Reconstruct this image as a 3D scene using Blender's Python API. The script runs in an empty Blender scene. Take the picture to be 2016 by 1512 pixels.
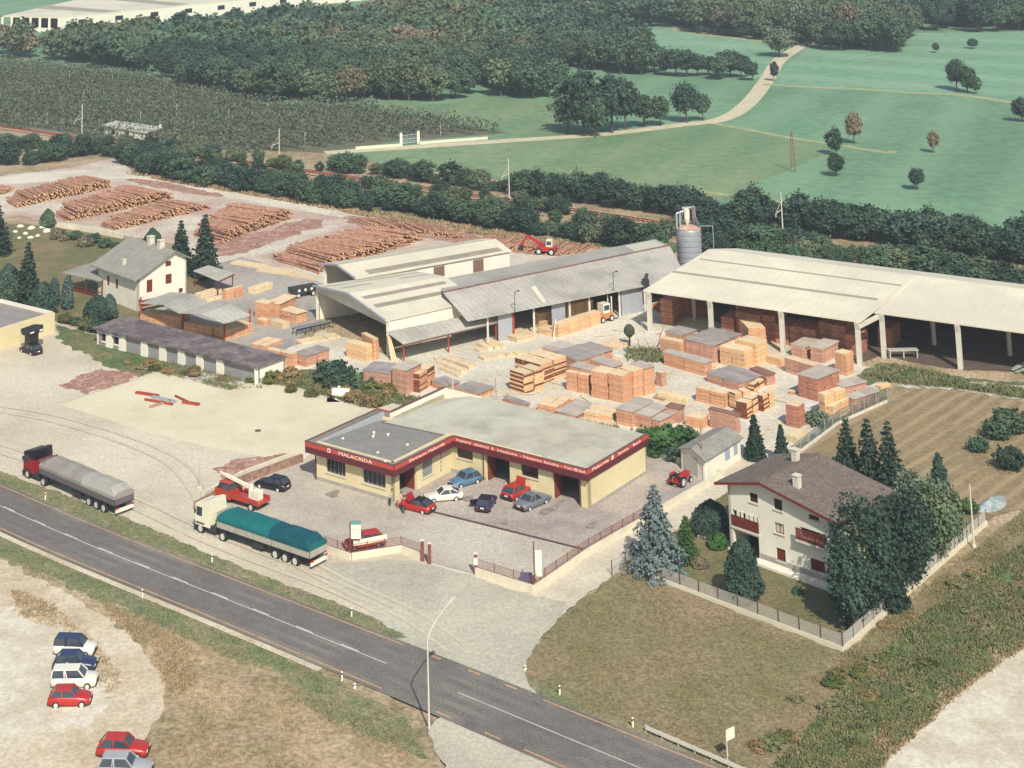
import bpy, bmesh, math, random
import numpy as np
from mathutils import Vector, Matrix
from mathutils.geometry import tessellate_polygon

# ------------------------------------------------------------------ camera
S = bpy.context.scene
C = S.collection
CAM_H, CAM_F, CAM_CX, CAM_CY = 67.131, 3136.32, 758.38, -826.82   # height in m, focal length and principal point in photo pixels
PITCH, ROLL = 0.172628, -0.017666
cp, sp, cr, sr = math.cos(PITCH), math.sin(PITCH), math.cos(ROLL), math.sin(ROLL)
_R = Vector((1, 0, 0)); _U = Vector((0, -sp, cp)); _F = Vector((0, cp, sp))
_X = _R * cr + _U * sr
_Y = -_R * sr + _U * cr
cam_d = bpy.data.cameras.new('camera')
cam = bpy.data.objects.new('camera', cam_d); C.objects.link(cam)
M4 = Matrix.Identity(4)
for i in range(3):
    M4[i][0] = _X[i]; M4[i][1] = _Y[i]; M4[i][2] = -_F[i]
M4[2][3] = CAM_H
cam.matrix_world = M4
cam_d.sensor_fit = 'HORIZONTAL'; cam_d.sensor_width = 36
cam_d.lens = CAM_F / 2016 * 36
cam_d.shift_x = (1008 - CAM_CX) / 2016
cam_d.shift_y = (CAM_CY - 756) / 2016
cam_d.clip_start = 1; cam_d.clip_end = 6000
S.camera = cam

# ------------------------------------------------------------------ sky, sun, exposure
SUN_EL, SUN_AZ = math.radians(43), (0.2, -0.98)          # direction towards the sun on the ground plane
w = bpy.data.worlds.new('World'); S.world = w; w.use_nodes = True
nt = w.node_tree; bg = nt.nodes['Background']
sky = nt.nodes.new('ShaderNodeTexSky'); sky.sky_type = 'NISHITA'; sky.sun_disc = False
sky.sun_elevation = SUN_EL
sky.sun_rotation = math.atan2(SUN_AZ[0], SUN_AZ[1])
sky.air_density = 1.2; sky.dust_density = 1.5
nt.links.new(sky.outputs[0], bg.inputs[0]); bg.inputs[1].default_value = 0.1
sd = bpy.data.lights.new('sun', 'SUN'); sd.energy = 4.0; sd.angle = math.radians(0.6); sd.color = (1.0, 0.95, 0.86)
so = bpy.data.objects.new('sun', sd); C.objects.link(so)
n_ = math.hypot(*SUN_AZ)
sdir = Vector((SUN_AZ[0] / n_ * math.cos(SUN_EL), SUN_AZ[1] / n_ * math.cos(SUN_EL), math.sin(SUN_EL)))
so.rotation_euler = sdir.to_track_quat('Z', 'Y').to_euler()
S.view_settings.view_transform = 'Standard'; S.view_settings.look = 'None'
S.view_settings.exposure = 0.22; S.view_settings.gamma = 1.0
S.cycles.max_bounces = 5; S.cycles.diffuse_bounces = 2; S.cycles.glossy_bounces = 2
S.cycles.transmission_bounces = 2; S.cycles.transparent_max_bounces = 6
S.cycles.volume_bounces = 0
S.cycles.volume_step_rate = 4.0

# ------------------------------------------------------------------ placing helpers
def G(u, v, z=0.0):
    "ground point (or point at height z) seen at photo pixel u,v"
    x = (u - CAM_CX) / CAM_F; y = -(v - CAM_CY) / CAM_F
    d = _F + _X * x + _Y * y
    t = (z - CAM_H) / d.z
    return Vector((d.x * t, d.y * t, z))
def height(b, v):
    "height above ground point b whose image lies on photo row v"
    d0 = Vector((b[0], b[1], -CAM_H))
    k = (CAM_CY - v) / CAM_F
    # (d0+z*Z).Y = k * (d0+z*Z).F
    return (k * d0.dot(_F) - d0.dot(_Y)) / (_Y.z - k * _F.z)

R0 = random.Random(7)
NR = np.random.RandomState(11)

# ------------------------------------------------------------------ materials
MATS = {}
def srgb(c):
    return tuple(((x / 255) / 12.92 if x <= 10 else ((x / 255 + .055) / 1.055) ** 2.4) for x in c)
def mat(name, col, rough=0.85, var=0.12, scale=1.5, detail=3.0, col2=None, bump=0.0, bscale=8.0, metal=0.0,
        objvar=0.0, stripes=None, spec=0.3, world=True, col3=None, scale3=.15, lo=.42, hi=.62, fine=0.0, fscale=20.):
    """procedural surface: colour noise between two tints, a broad third tint, optional stripes, optional bump"""
    if name in MATS: return MATS[name]
    m = bpy.data.materials.new(name); m.use_nodes = True
    t = m.node_tree; n = t.nodes; l = t.links
    b = n['Principled BSDF']; b.inputs['Roughness'].default_value = rough
    b.inputs['Metallic'].default_value = metal
    b.inputs['Specular IOR Level'].default_value = spec
    if world:
        g = n.new('ShaderNodeNewGeometry'); co = g.outputs['Position']
    else:
        g = n.new('ShaderNodeTexCoord'); co = g.outputs['Object']
    def noise(sc, det=detail, rg=.6):
        x = n.new('ShaderNodeTexNoise'); x.inputs['Scale'].default_value = sc; x.inputs['Detail'].default_value = det
        x.inputs['Roughness'].default_value = rg
        l.new(co, x.inputs['Vector']); return x.outputs[0]
    def ramp(src, a, c):
        x = n.new('ShaderNodeMapRange'); x.inputs[1].default_value = a; x.inputs[2].default_value = c
        l.new(src, x.inputs[0]); return x.outputs[0]
    def mix(f, a, c, mode='MIX'):
        x = n.new('ShaderNodeMix'); x.data_type = 'RGBA'; x.blend_type = mode
        if isinstance(f, (int, float)): x.inputs[0].default_value = f
        else: l.new(f, x.inputs[0])
        for s_, q in ((6, a), (7, c)):
            if isinstance(q, tuple): x.inputs[s_].default_value = (*q[:3], 1)
            else: l.new(q, x.inputs[s_])
        return x.outputs[2]
    c2 = col2 if col2 else tuple(max(0, x * (1 - 2 * var)) for x in col)
    out = mix(ramp(noise(scale), lo - .06, hi + .06), col, c2)
    if col3: out = mix(ramp(noise(scale3, 3.), lo, hi), out, col3)
    if fine:
        out = mix(fine, out, mix(ramp(noise(fscale, 2.), .3, .7), (0.25, .25, .25), (1.75, 1.75, 1.75)), 'MULTIPLY')
    if stripes:
        ax, per, amt, scol = stripes[:4]
        wv = n.new('ShaderNodeTexWave'); wv.wave_type = 'BANDS'; wv.bands_direction = ax
        wv.inputs['Scale'].default_value = 0.314 / per; wv.inputs['Distortion'].default_value = stripes[4] if len(stripes) > 4 else 0.5
        wv.inputs['Detail'].default_value = 2.
        if len(stripes) > 5:
            mp = n.new('ShaderNodeMapping'); mp.inputs['Rotation'].default_value = (0, 0, -stripes[5]); l.new(co, mp.inputs['Vector']); l.new(mp.outputs[0], wv.inputs['Vector'])
        else: l.new(co, wv.inputs['Vector'])
        out = mix(ramp(wv.outputs[1], stripes[6] if len(stripes) > 6 else .75, 1.0), out, mix(amt, out, scol))
    if objvar:
        oi = n.new('ShaderNodeObjectInfo')
        mr = n.new('ShaderNodeMapRange'); mr.inputs[3].default_value = 1 - objvar; mr.inputs[4].default_value = 1 + objvar
        l.new(oi.outputs['Random'], mr.inputs[0])
        hs = n.new('ShaderNodeHueSaturation'); l.new(mr.outputs[0], hs.inputs['Value']); l.new(out, hs.inputs['Color'])
        mh = n.new('ShaderNodeMapRange'); mh.inputs[3].default_value = .5 - objvar * .06; mh.inputs[4].default_value = .5 + objvar * .06
        ml = n.new('ShaderNodeMath'); ml.operation = 'MULTIPLY'; ml.inputs[1].default_value = 7.31; l.new(oi.outputs['Random'], ml.inputs[0])
        mf = n.new('ShaderNodeMath'); mf.operation = 'FRACT'; l.new(ml.outputs[0], mf.inputs[0])
        l.new(mf.outputs[0], mh.inputs[0]); l.new(mh.outputs[0], hs.inputs['Hue'])
        out = hs.outputs[0]
    l.new(out, b.inputs['Base Color'])
    if bump:
        bn = n.new('ShaderNodeBump'); bn.inputs['Strength'].default_value = bump; bn.inputs['Distance'].default_value = .1
        l.new(noise(bscale), bn.inputs['Height']); l.new(bn.outputs[0], b.inputs['Normal'])
    MATS[name] = m
    return m
def plain(name, col, rough=.6, spec=.4, metal=0., var=.04):
    return mat(name, col, rough, var=var, scale=3., metal=metal, spec=spec, world=False)

# ------------------------------------------------------------------ object helpers
def obj(name, me, material=None, parent=None):
    o = bpy.data.objects.new(name, me); C.objects.link(o)
    if material is not None and me is not None and not me.materials: me.materials.append(material)
    if parent is not None: o.parent = parent
    return o
def tag(o, label, cat, group=None):
    o['label'] = label; o['category'] = cat
    if group: o['group'] = group
    return o
def thing(name, label, cat, loc=(0, 0, 0), rz=0.0, group=None):
    o = bpy.data.objects.new(name, None); C.objects.link(o)
    o.location = loc; o.rotation_euler = (0, 0, rz); o.empty_display_size = .3
    return tag(o, label, cat, group)
def structure(o): o['kind'] = 'structure'; return o
def stuff(o): o['kind'] = 'stuff'; return o

class MB:
    "collects faces; build() links them as one mesh object"
    def __init__(s): s.v = []; s.f = []; s.mi = []
    def add(s, vs, fs, mi=0):
        b = len(s.v); s.v.extend([tuple(x) for x in vs])
        for f in fs: s.f.append(tuple(b + i for i in f)); s.mi.append(mi)
        return s
    def box(s, x0, x1, y0, y1, z0, z1, mi=0):
        s.add([(x0, y0, z0), (x1, y0, z0), (x1, y1, z0), (x0, y1, z0), (x0, y0, z1), (x1, y0, z1), (x1, y1, z1), (x0, y1, z1)],
              [(0, 3, 2, 1), (4, 5, 6, 7), (0, 1, 5, 4), (1, 2, 6, 5), (2, 3, 7, 6), (3, 0, 4, 7)], mi); return s
    def quad(s, a, b, c, d, mi=0): s.add([a, b, c, d], [(0, 1, 2, 3)], mi); return s
    def prism(s, pts, z0, z1, mi=0):
        n = len(pts)
        zz0 = z0 if isinstance(z0, (list, tuple)) else [z0] * n
        zz1 = z1 if isinstance(z1, (list, tuple)) else [z1] * n
        s.add([(p[0], p[1], a) for p, a in zip(pts, zz0)] + [(p[0], p[1], a) for p, a in zip(pts, zz1)],
              [tuple(range(n - 1, -1, -1)), tuple(range(n, 2 * n))] + [(i, (i + 1) % n, n + (i + 1) % n, n + i) for i in range(n)], mi); return s
    def bar(s, a, b, wd, ht=None, mi=0):
        "square bar from a to b"
        a = Vector(a); b = Vector(b); d = (b - a)
        if d.length < 1e-6: return s
        d.normalize(); up = Vector((0, 0, 1)) if abs(d.z) < .95 else Vector((1, 0, 0))
        sd_ = d.cross(up).normalized() * wd / 2; u2 = sd_.cross(d).normalized() * (ht or wd) / 2
        vs = [a - sd_ - u2, a + sd_ - u2, a + sd_ + u2, a - sd_ + u2, b - sd_ - u2, b + sd_ - u2, b + sd_ + u2, b - sd_ + u2]
        s.add(vs, [(0, 1, 2, 3), (7, 6, 5, 4), (0, 4, 5, 1), (1, 5, 6, 2), (2, 6, 7, 3), (3, 7, 4, 0)], mi); return s
    def tube(s, a, b, r0, r1=None, n=8, mi=0, cap=True, capmi=None):
        a = Vector(a); b = Vector(b); d = (b - a).normalized(); r1 = r0 if r1 is None else r1
        up = Vector((0, 0, 1)) if abs(d.z) < .9 else Vector((1, 0, 0))
        e = d.cross(up).normalized(); f = e.cross(d)
        vs = []
        for c_, r in ((a, r0), (b, r1)):
            for i in range(n):
                t = 2 * math.pi * i / n; vs.append(c_ + e * math.cos(t) * r + f * math.sin(t) * r)
        s.add(vs, [(i, (i + 1) % n, n + (i + 1) % n, n + i) for i in range(n)], mi)
        if cap: s.add(vs, [tuple(range(n - 1, -1, -1)), tuple(range(n, 2 * n))], mi if capmi is None else capmi)
        return s
    def lathe(s, prof, n=16, c=(0, 0, 0), mi=0):
        vs = []
        for r, z in prof:
            for i in range(n):
                t = 2 * math.pi * i / n; vs.append((c[0] + r * math.cos(t), c[1] + r * math.sin(t), c[2] + z))
        fs = []
        for k in range(len(prof) - 1):
            for i in range(n): fs.append((k * n + i, k * n + (i + 1) % n, (k + 1) * n + (i + 1) % n, (k + 1) * n + i))
        fs.append(tuple(range(n - 1, -1, -1))); fs.append(tuple(range((len(prof) - 1) * n, len(prof) * n)))
        s.add(vs, fs, mi); return s
    def mesh(s, name, mats=None, smooth=False):
        me = bpy.data.meshes.new(name); me.from_pydata(s.v, [], s.f); me.update()
        if mats:
            for m in (mats if isinstance(mats, (list, tuple)) else [mats]): me.materials.append(m)
            if isinstance(mats, (list, tuple)) and len(mats) > 1: me.polygons.foreach_set('material_index', s.mi)
        if smooth: me.polygons.foreach_set('use_smooth', [True] * len(me.polygons))
        return me
    def build(s, name, mats, parent=None, smooth=False):
        return obj(name, s.mesh(name, mats, smooth), None, parent)

def rough_outline(pts, step, jit, rnd, smooth=False):
    if smooth:
        q = []
        n = len(pts)
        for i in range(n):
            p0, p1, p2, p3 = (pts[(i + k - 1) % n] for k in range(4))
            for t in (0, .25, .5, .75):
                q.append(tuple(.5 * ((2 * p1[k]) + (-p0[k] + p2[k]) * t + (2 * p0[k] - 5 * p1[k] + 4 * p2[k] - p3[k]) * t * t
                                     + (-p0[k] + 3 * p1[k] - 3 * p2[k] + p3[k]) * t ** 3) for k in (0, 1)))
        pts = q
    out = []
    n = len(pts)
    for i in range(n):
        a = Vector(pts[i][:2]); b = Vector(pts[(i + 1) % n][:2]); L = (b - a).length
        k = max(1, int(L / step)); nr = Vector((-(b - a).y, (b - a).x)); nr = nr / max(L, 1e-6)
        ph = rnd.random() * 6
        for j in range(k):
            t = j / k; p = a.lerp(b, t)
            if jit: p += nr * jit * (.5 * math.sin(t * L * .55 + ph) + .4 * math.sin(t * L * 1.7 + 2 * ph) + rnd.uniform(-.6, .6))
            out.append((p.x, p.y))
    return out
def patch(name, px, material, z, jit=.25, step=.6, smooth=False, ground=False):
    "flat sheet of ground with an uneven outline"
    rnd = random.Random(len(px) * 31 + int(z * 1e4))
    pts = px if ground else [G(u, v) for u, v in px]
    pts = rough_outline([(p[0], p[1]) for p in pts], step, jit, rnd, smooth)
    tri = tessellate_polygon([[Vector((p[0], p[1], 0)) for p in pts]])
    me = bpy.data.meshes.new(name)
    fs = []
    for a, b, c in tri:
        pa, pb, pc = pts[a], pts[b], pts[c]
        if (pb[0] - pa[0]) * (pc[1] - pa[1]) - (pb[1] - pa[1]) * (pc[0] - pa[0]) < 0: b, c = c, b
        fs.append((a, b, c))
    me.from_pydata([(p[0], p[1], z) for p in pts], [], fs); me.update()
    return structure(obj(name, me, material))
def ribbon(name, pts, wd, material, z, parent=None):
    m = MB(); n = len(pts); L = []
    for i in range(n):
        a = Vector(pts[max(0, i - 1)][:2]); b = Vector(pts[min(n - 1, i + 1)][:2]); d = (b - a).normalized(); nr = Vector((-d.y, d.x))
        p = Vector(pts[i][:2]); wdi = wd[i] if isinstance(wd, (list, tuple)) else wd
        L.append((p + nr * wdi / 2, p - nr * wdi / 2))
    for i in range(n - 1):
        a, b = L[i]; c, d = L[i + 1]
        m.quad((a.x, a.y, z), (b.x, b.y, z), (d.x, d.y, z), (c.x, c.y, z))
    return m.build(name, material, parent)
def inpoly(x, y, P):
    c = False; j = len(P) - 1
    for i in range(len(P)):
        if (P[i][1] > y) != (P[j][1] > y) and x < (P[j][0] - P[i][0]) * (y - P[i][1]) / (P[j][1] - P[i][1]) + P[i][0]: c = not c
        j = i
    return c
def curve_pts(px, n=8):
    P = [G(u, v) for u, v in px]; out = []
    for i in range(len(P) - 1):
        p0 = P[max(0, i - 1)]; p1 = P[i]; p2 = P[i + 1]; p3 = P[min(len(P) - 1, i + 2)]
        for k in range(n):
            t = k / n
            out.append(.5 * ((2 * p1) + (p2 - p0) * t + (2 * p0 - 5 * p1 + 4 * p2 - p3) * t * t + (3 * p1 - p0 - 3 * p2 + p3) * t ** 3))
    out.append(P[-1]); return out
# ================================================================== GROUND, ROADS, RAILWAY
m_dry = mat('dry_grass', srgb((162, 144, 112)), col2=srgb((128, 116, 82)), col3=srgb((178, 156, 126)), scale=.6, scale3=.12, bump=.5, bscale=3., fine=.5, fscale=2.2)
m_meadow = mat('meadow', srgb((104, 140, 106)), col2=srgb((118, 150, 116)), col3=srgb((96, 130, 98)), scale=.035, scale3=.009, fine=.25, fscale=.35, stripes=('X', 22., .35, srgb((134, 164, 128)), 3., -.45, .3))
m_meadow_far = mat('meadow_far', srgb((114, 152, 120)), col2=srgb((128, 162, 132)), col3=srgb((108, 146, 114)), scale=.03, scale3=.008, fine=.25, fscale=.3, stripes=('X', 30., .35, srgb((144, 174, 140)), 3., .9, .3))
m_meadow_olive = mat('meadow_olive', srgb((114, 140, 100)), col2=srgb((126, 142, 104)), col3=srgb((104, 132, 94)), scale=.05, scale3=.014, fine=.25, fscale=.4, stripes=('X', 16., .3, srgb((140, 152, 112)), 3., -.5, .3))
m_gravel = mat('gravel', srgb((198, 186, 162)), col2=srgb((184, 173, 151)), col3=srgb((208, 197, 173)), scale=.22, scale3=.05, bump=.2, bscale=5, fine=.18, fscale=2.5)
m_white_gravel = mat('white_gravel', srgb((216, 208, 188)), col2=srgb((204, 195, 174)), col3=srgb((194, 182, 158)), scale3=.25, scale=.8, bump=.4, bscale=4, fine=.18, fscale=3.)
m_dirt = mat('dirt', srgb((200, 185, 157)), col2=srgb((182, 164, 136)), col3=srgb((208, 196, 170)), scale=.5, scale3=.1, bump=.3, bscale=4, fine=.25, fscale=3.)
m_slab = mat('concrete_slab', srgb((212, 201, 170)), col2=srgb((202, 191, 161)), col3=srgb((218, 208, 178)), scale=.3, scale3=.07, fine=.08, fscale=3.)
m_court = mat('forecourt_asphalt', srgb((170, 158, 146)), col2=srgb((152, 140, 132)), col3=srgb((182, 170, 154)), scale=.35, scale3=.07, bump=.2, bscale=8, fine=.35, fscale=5.)
m_court2 = mat('forecourt_grey', srgb((182, 172, 154)), col2=srgb((170, 159, 144)), col3=srgb((192, 183, 164)), scale=.4, scale3=.08, fine=.3, fscale=5.)
m_apron = mat('apron', srgb((178, 172, 152)), col2=srgb((166, 160, 142)), col3=srgb((190, 184, 162)), scale=.4, scale3=.1, fine=.25, fscale=4.)
m_asphalt = mat('road_asphalt', srgb((116, 109, 102)), col2=srgb((104, 98, 92)), col3=srgb((130, 123, 114)), scale=.5, scale3=.09, rough=.9, bump=.15, bscale=12, fine=.45, fscale=6.)
m_verge = mat('verge_grass', srgb((122, 124, 88)), col2=srgb((102, 112, 78)), col3=srgb((148, 134, 104)), scale=.9, scale3=.3, bump=.5, bscale=4, fine=.5, fscale=3.)
m_brown = mat('brown_field', srgb((132, 122, 88)), col2=srgb((116, 112, 76)), col3=srgb((142, 124, 96)), scale=.35, scale3=.09, bump=.4, bscale=4, fine=.5, fscale=3.)
m_lawn = mat('lawn', srgb((116, 110, 74)), col2=srgb((98, 100, 64)), col3=srgb((132, 116, 84)), scale=.5, scale3=.12, bump=.4, bscale=4, fine=.4, fscale=3.)
m_mown = mat('mown_field', srgb((148, 128, 96)), col2=srgb((130, 114, 82)), scale=.4, bump=.3, bscale=3, fine=.3, fscale=2., stripes=('X', 1.9, .6, srgb((172, 150, 116)), 1.2, -.74, .35))
m_mown2 = mat('mown_swath', srgb((136, 122, 84)), col2=srgb((150, 130, 98)), scale=.7, fine=.3, fscale=2.)
m_weeds = mat('weedy_bank', srgb((100, 108, 68)), col2=srgb((128, 118, 84)), col3=srgb((82, 102, 60)), scale=.5, scale3=.15, bump=.6, bscale=3, fine=.5, fscale=2.)
m_yard = mat('yard_ground', srgb((204, 195, 174)), col2=srgb((190, 180, 160)), col3=srgb((214, 206, 186)), scale=.3, scale3=.08, fine=.22, fscale=1.8)
m_logyard = mat('log_yard_ground', srgb((196, 185, 166)), col2=srgb((208, 198, 178)), col3=srgb((180, 154, 138)), scale=.25, scale3=.07, fine=.25, fscale=1.5)
m_bark = mat('bark_litter', srgb((156, 114, 98)), col2=srgb((188, 160, 140)), scale=.5, lo=.5, hi=.7, fine=.5, fscale=2.)
m_paved = mat('paved_grey', srgb((158, 150, 140)), col2=srgb((146, 138, 130)), col3=srgb((172, 164, 152)), scale=.2, scale3=.05, fine=.2, fscale=1.)
m_ballast = mat('ballast', srgb((188, 168, 140)), col2=srgb((164, 130, 108)), scale=.6, fine=.4, fscale=3.)
m_rust = mat('rusty_rail', srgb((138, 84, 62)), var=.1)
m_track = mat('field_track', srgb((204, 194, 164)), col2=srgb((188, 178, 146)), scale=.3, fine=.15, fscale=1.)
m_path = mat('grass_path', srgb((168, 166, 124)), col2=srgb((140, 150, 106)), scale=.3)
m_line = mat('road_paint_white', srgb((196, 186, 180)), col2=srgb((160, 150, 146)), scale=1.2, lo=.5, hi=.75)
m_yline = mat('road_paint_yellow', srgb((196, 160, 110)), col2=srgb((168, 134, 96)), scale=1.2)
m_orch = mat('orchard_floor', srgb((96, 100, 80)), col2=srgb((112, 106, 84)), scale=.3, fine=.4, fscale=1.)
m_rubble = mat('rubble', srgb((196, 190, 176)), col2=srgb((140, 132, 108)), scale=.7, lo=.45, hi=.6, bump=.8, bscale=2., fine=.4, fscale=2.)

gm = MB(); gm.quad((-2500, 20, -.02), (2500, 20, -.02), (2500, 5000, -.02), (-2500, 5000, -.02))
structure(gm.build('ground', m_dry))
Z = [0.0]
def nz():
    Z[0] += .0025; return Z[0]
# far fields
patch('meadow', [(640, 305), (1340, 405), (2300, 560), (2600, 300), (2600, -60), (1800, -150), (200, -150), (-400, -40), (-400, 115), (300, 150), (560, 205)], m_meadow, nz(), .8, 4)
patch('meadow_olive', [(705, 300), (1180, 268), (1405, 244), (1480, 258), (1560, 273), (1660, 288), (1420, 390), (1400, 405), (1340, 402), (760, 318)], m_meadow_olive, nz(), .8, 2)
patch('meadow_left', [(660, 206), (870, 205), (950, 192), (1100, 207), (1120, 240), (1190, 262), (1000, 275), (1005, 262), (840, 228)], m_meadow_olive, nz(), .6, 3, True)
patch('meadow_right', [(1590, 92), (1800, 65), (2500, 60), (2600, 300), (2012, 207), (1890, 189), (1800, 185), (1600, 173), (1506, 166)], m_meadow_far, nz(), .3, 3)
patch('meadow_upper', [(1215, 60), (1330, 55), (1500, 85), (1520, 130), (1490, 160), (1420, 128), (1270, 105)], m_meadow_far, nz(), .8, 3, True)
patch('hay_strip', [(1330, 50), (1500, 76), (1500, 84), (1380, 68), (1320, 60)], m_path, nz(), .5, 3)
patch('orchard_ground', [(-500, 60), (0, 118), (300, 152), (345, 172), (560, 206), (680, 207), (1005, 262), (780, 278), (640, 300), (300, 290), (0, 250), (-400, 220)], m_orch, nz(), .5, 3)
dp = curve_pts([(640, 301), (700, 297), (790, 291), (1000, 277), (1180, 265), (1340, 246), (1420, 235), (1470, 206), (1510, 157), (1535, 118), (1585, 88), (1640, 70)])
structure(ribbon('dirt_road', dp, 4.6, m_track, nz()))
structure(ribbon('field_path', curve_pts([(1502, 166), (1600, 172), (1700, 176), (1800, 183), (1890, 187), (2010, 206), (2150, 240)]), 3.2, m_path, nz()))
structure(ribbon('grass_trail', curve_pts([(1405, 243), (1480, 257), (1560, 272), (1660, 287), (1740, 300), (1760, 297)]), 2.2, m_path, nz()))
structure(ribbon('mown_strip', curve_pts([(1330, 370), (1400, 380), (1490, 392), (1560, 400)]), 2.4, m_path, nz()))
# railway
mast_dir = Vector((math.cos(-.68449), math.sin(-.68449), 0)); mast0 = Vector((-78.16, 415.94, 0))
mast_n = Vector((-mast_dir.y, mast_dir.x, 0))
RAIL = lambda s, off=0.: mast0 + mast_dir * s + mast_n * (off - 3.0)
structure(ribbon('railway_ballast', [RAIL(s) for s in range(-150, 360, 30)], 4.6, m_ballast, nz() + .12))
tr = thing('railway_track', 'rusty single railway track between the two hedges', 'railway track', RAIL(0))
for off in (-.75, .75):
    a = RAIL(-150, off); b = RAIL(350, off); mm = MB(); mm.bar(a + Vector((0, 0, .3)) - tr.location, b + Vector((0, 0, .3)) - tr.location, .09, .16); mm.build('rail', m_rust, tr)
mm = MB()
for k in range(-150, 350):
    a = RAIL(k, -1.2) - tr.location; b = RAIL(k, 1.2) - tr.location; mm.bar(a + Vector((0, 0, .2)), b + Vector((0, 0, .2)), .24, .1)
stuff(mm.build('sleepers', m_rust, tr))
patch('bank', [(-400, 250), (0, 280), (240, 300), (330, 345), (560, 390), (800, 430), (1120, 480), (1330, 500), (1340, 480), (1000, 425), (640, 365), (300, 310), (0, 262), (-400, 215)], m_weeds, nz(), .4, 2)
# log yard, sawmill yard
patch('log_yard', [(-300, 420), (-80, 368), (0, 347), (140, 330), (225, 312), (245, 322), (262, 342), (330, 354), (560, 388), (760, 432), (1120, 482), (1300, 510), (1200, 560), (640, 600), (430, 570), (425, 520), (330, 478), (110, 442), (40, 425), (-80, 440), (-300, 500)], m_logyard, nz(), .5, 1.2)
patch('log_yard_lane', [(-300, 395), (0, 350), (200, 335), (330, 358), (560, 394), (700, 424), (700, 434), (540, 404), (320, 368), (230, 352), (0, 366), (-300, 415)], m_yard, nz(), .4, 1.2, True)
patch('bark_patch', [(425, 478), (520, 455), (600, 432), (640, 442), (560, 470), (470, 500), (430, 500)], m_bark, nz(), .8, .8, True)
patch('bark_strip', [(255, 352), (330, 360), (400, 375), (440, 384), (420, 388), (330, 374), (270, 362)], m_bark, nz(), .5, .8, True)
patch('bark_strip_rear', [(690, 425), (800, 440), (930, 462), (1110, 492), (1100, 504), (960, 490), (800, 462), (690, 440)], m_bark, nz(), .6, .8, True)
patch('paved_yard', [(425, 520), (480, 505), (560, 535), (640, 560), (620, 640), (560, 700), (500, 720), (330, 660), (300, 600), (420, 560)], m_paved, nz(), .4, 1.)
patch('sawmill_yard', [(500, 700), (560, 690), (640, 650), (760, 700), (1000, 620), (1280, 580), (1420, 640), (1700, 720), (1760, 745), (1690, 795), (1560, 885), (1480, 915), (1330, 880), (1270, 860), (900, 800), (760, 775), (560, 745)], m_yard, nz(), .5, 1.)
patch('shed_floor', [(1270, 560), (1390, 520), (2300, 640), (2300, 745), (1879, 728), (1733, 700), (1700, 712), (1555, 682), (1412, 636)], mat('shed_earth_shaded', srgb((104, 88, 76)), col2=srgb((86, 74, 66)), scale=.5, fine=.3, fscale=2.), nz(), .4, 1.)  # earth colour darkened to put the shed's inside shade into the floor
patch('rubble_strip', [(1700, 735), (1760, 728), (1880, 742), (2016, 755), (2300, 790), (2300, 815), (2016, 790), (1880, 770), (1780, 762)], m_rubble, nz(), .7, .6)
patch('weed_strip', [(1690, 735), (1740, 715), (1900, 745), (2300, 775), (2300, 790), (2000, 760), (1880, 750), (1770, 752), (1700, 760)], m_weeds, nz(), .5, .6)
# gardens and small fields
patch('house_garden_left', [(-300, 520), (-80, 452), (40, 440), (110, 448), (260, 472), (430, 535), (420, 570), (300, 600), (250, 650), (110, 636), (-300, 660)], m_lawn, nz(), .3, .8)
patch('mown_field', [(1555, 905), (1640, 842), (1725, 790), (1815, 764), (1930, 775), (2000, 790), (2300, 830), (2300, 960), (2100, 985), (1960, 1015), (1800, 980), (1640, 960)], m_mown, nz(), .2, .8)
for k in range(9):
    u0 = 1600 + k * 38; v0 = 900 + k * 6
    a = G(u0, v0); b = G(u0 + 150 + k * 4, v0 - 92 + k * 3)
    structure(ribbon('hay_swath', [a, a.lerp(b, .3) + Vector((.15, 0, 0)), a.lerp(b, .7), b], .9, m_mown2, nz()))
patch('garden', [(1232, 1118), (1410, 985), (1440, 960), (1560, 905), (1640, 960), (1800, 980), (1960, 1015), (1945, 1030), (1660, 1283)], m_lawn, nz(), .05, 1.)
# big gravel lot with truck parking, road junction and side drive
patch('gravel_lot', [(-300, 640), (-80, 640), (108, 634), (190, 660), (500, 765), (760, 790), (1060, 900), (1400, 880), (1560, 890), (1440, 962), (1244, 1108), (1200, 1140), (1110, 1210), (1062, 1262), (1040, 1300), (1033, 1330), (1045, 1352), (1078, 1376), (1073, 1384), (900, 1314), (786, 1270), (800, 1257), (730, 1219), (560, 1154), (420, 1099), (260, 1029), (100, 969), (0, 933), (-100, 898), (-300, 840)], m_gravel, nz(), .22, .6)
patch('garden_bank', [(110, 640), (190, 660), (250, 690), (330, 712), (300, 735), (270, 745), (210, 720), (150, 690), (112, 668)], m_weeds, nz(), .5, .5)
patch('demolition_strip', [(118, 762), (160, 742), (200, 728), (275, 736), (235, 758), (170, 778)], m_bark, nz(), .5, .4)
patch('rubbish_ground', [(270, 725), (300, 712), (420, 732), (500, 755), (530, 752), (520, 765), (455, 770), (330, 742)], m_rubble, nz(), .4, .4)
patch('concrete_slab', [(118, 798), (322, 733), (448, 772), (500, 752), (540, 748), (718, 808), (600, 905), (560, 908), (420, 885), (280, 850)], m_slab, nz(), .06, .8)
patch('thicket_ground', [(500, 752), (566, 735), (660, 720), (780, 760), (800, 790), (730, 806), (610, 772), (540, 752)], m_weeds, nz(), .4, .5)
patch('wall_bed', [(480, 946), (585, 905), (575, 895), (470, 905), (420, 925), (440, 945)], m_bark, nz(), .4, .4)
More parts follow.
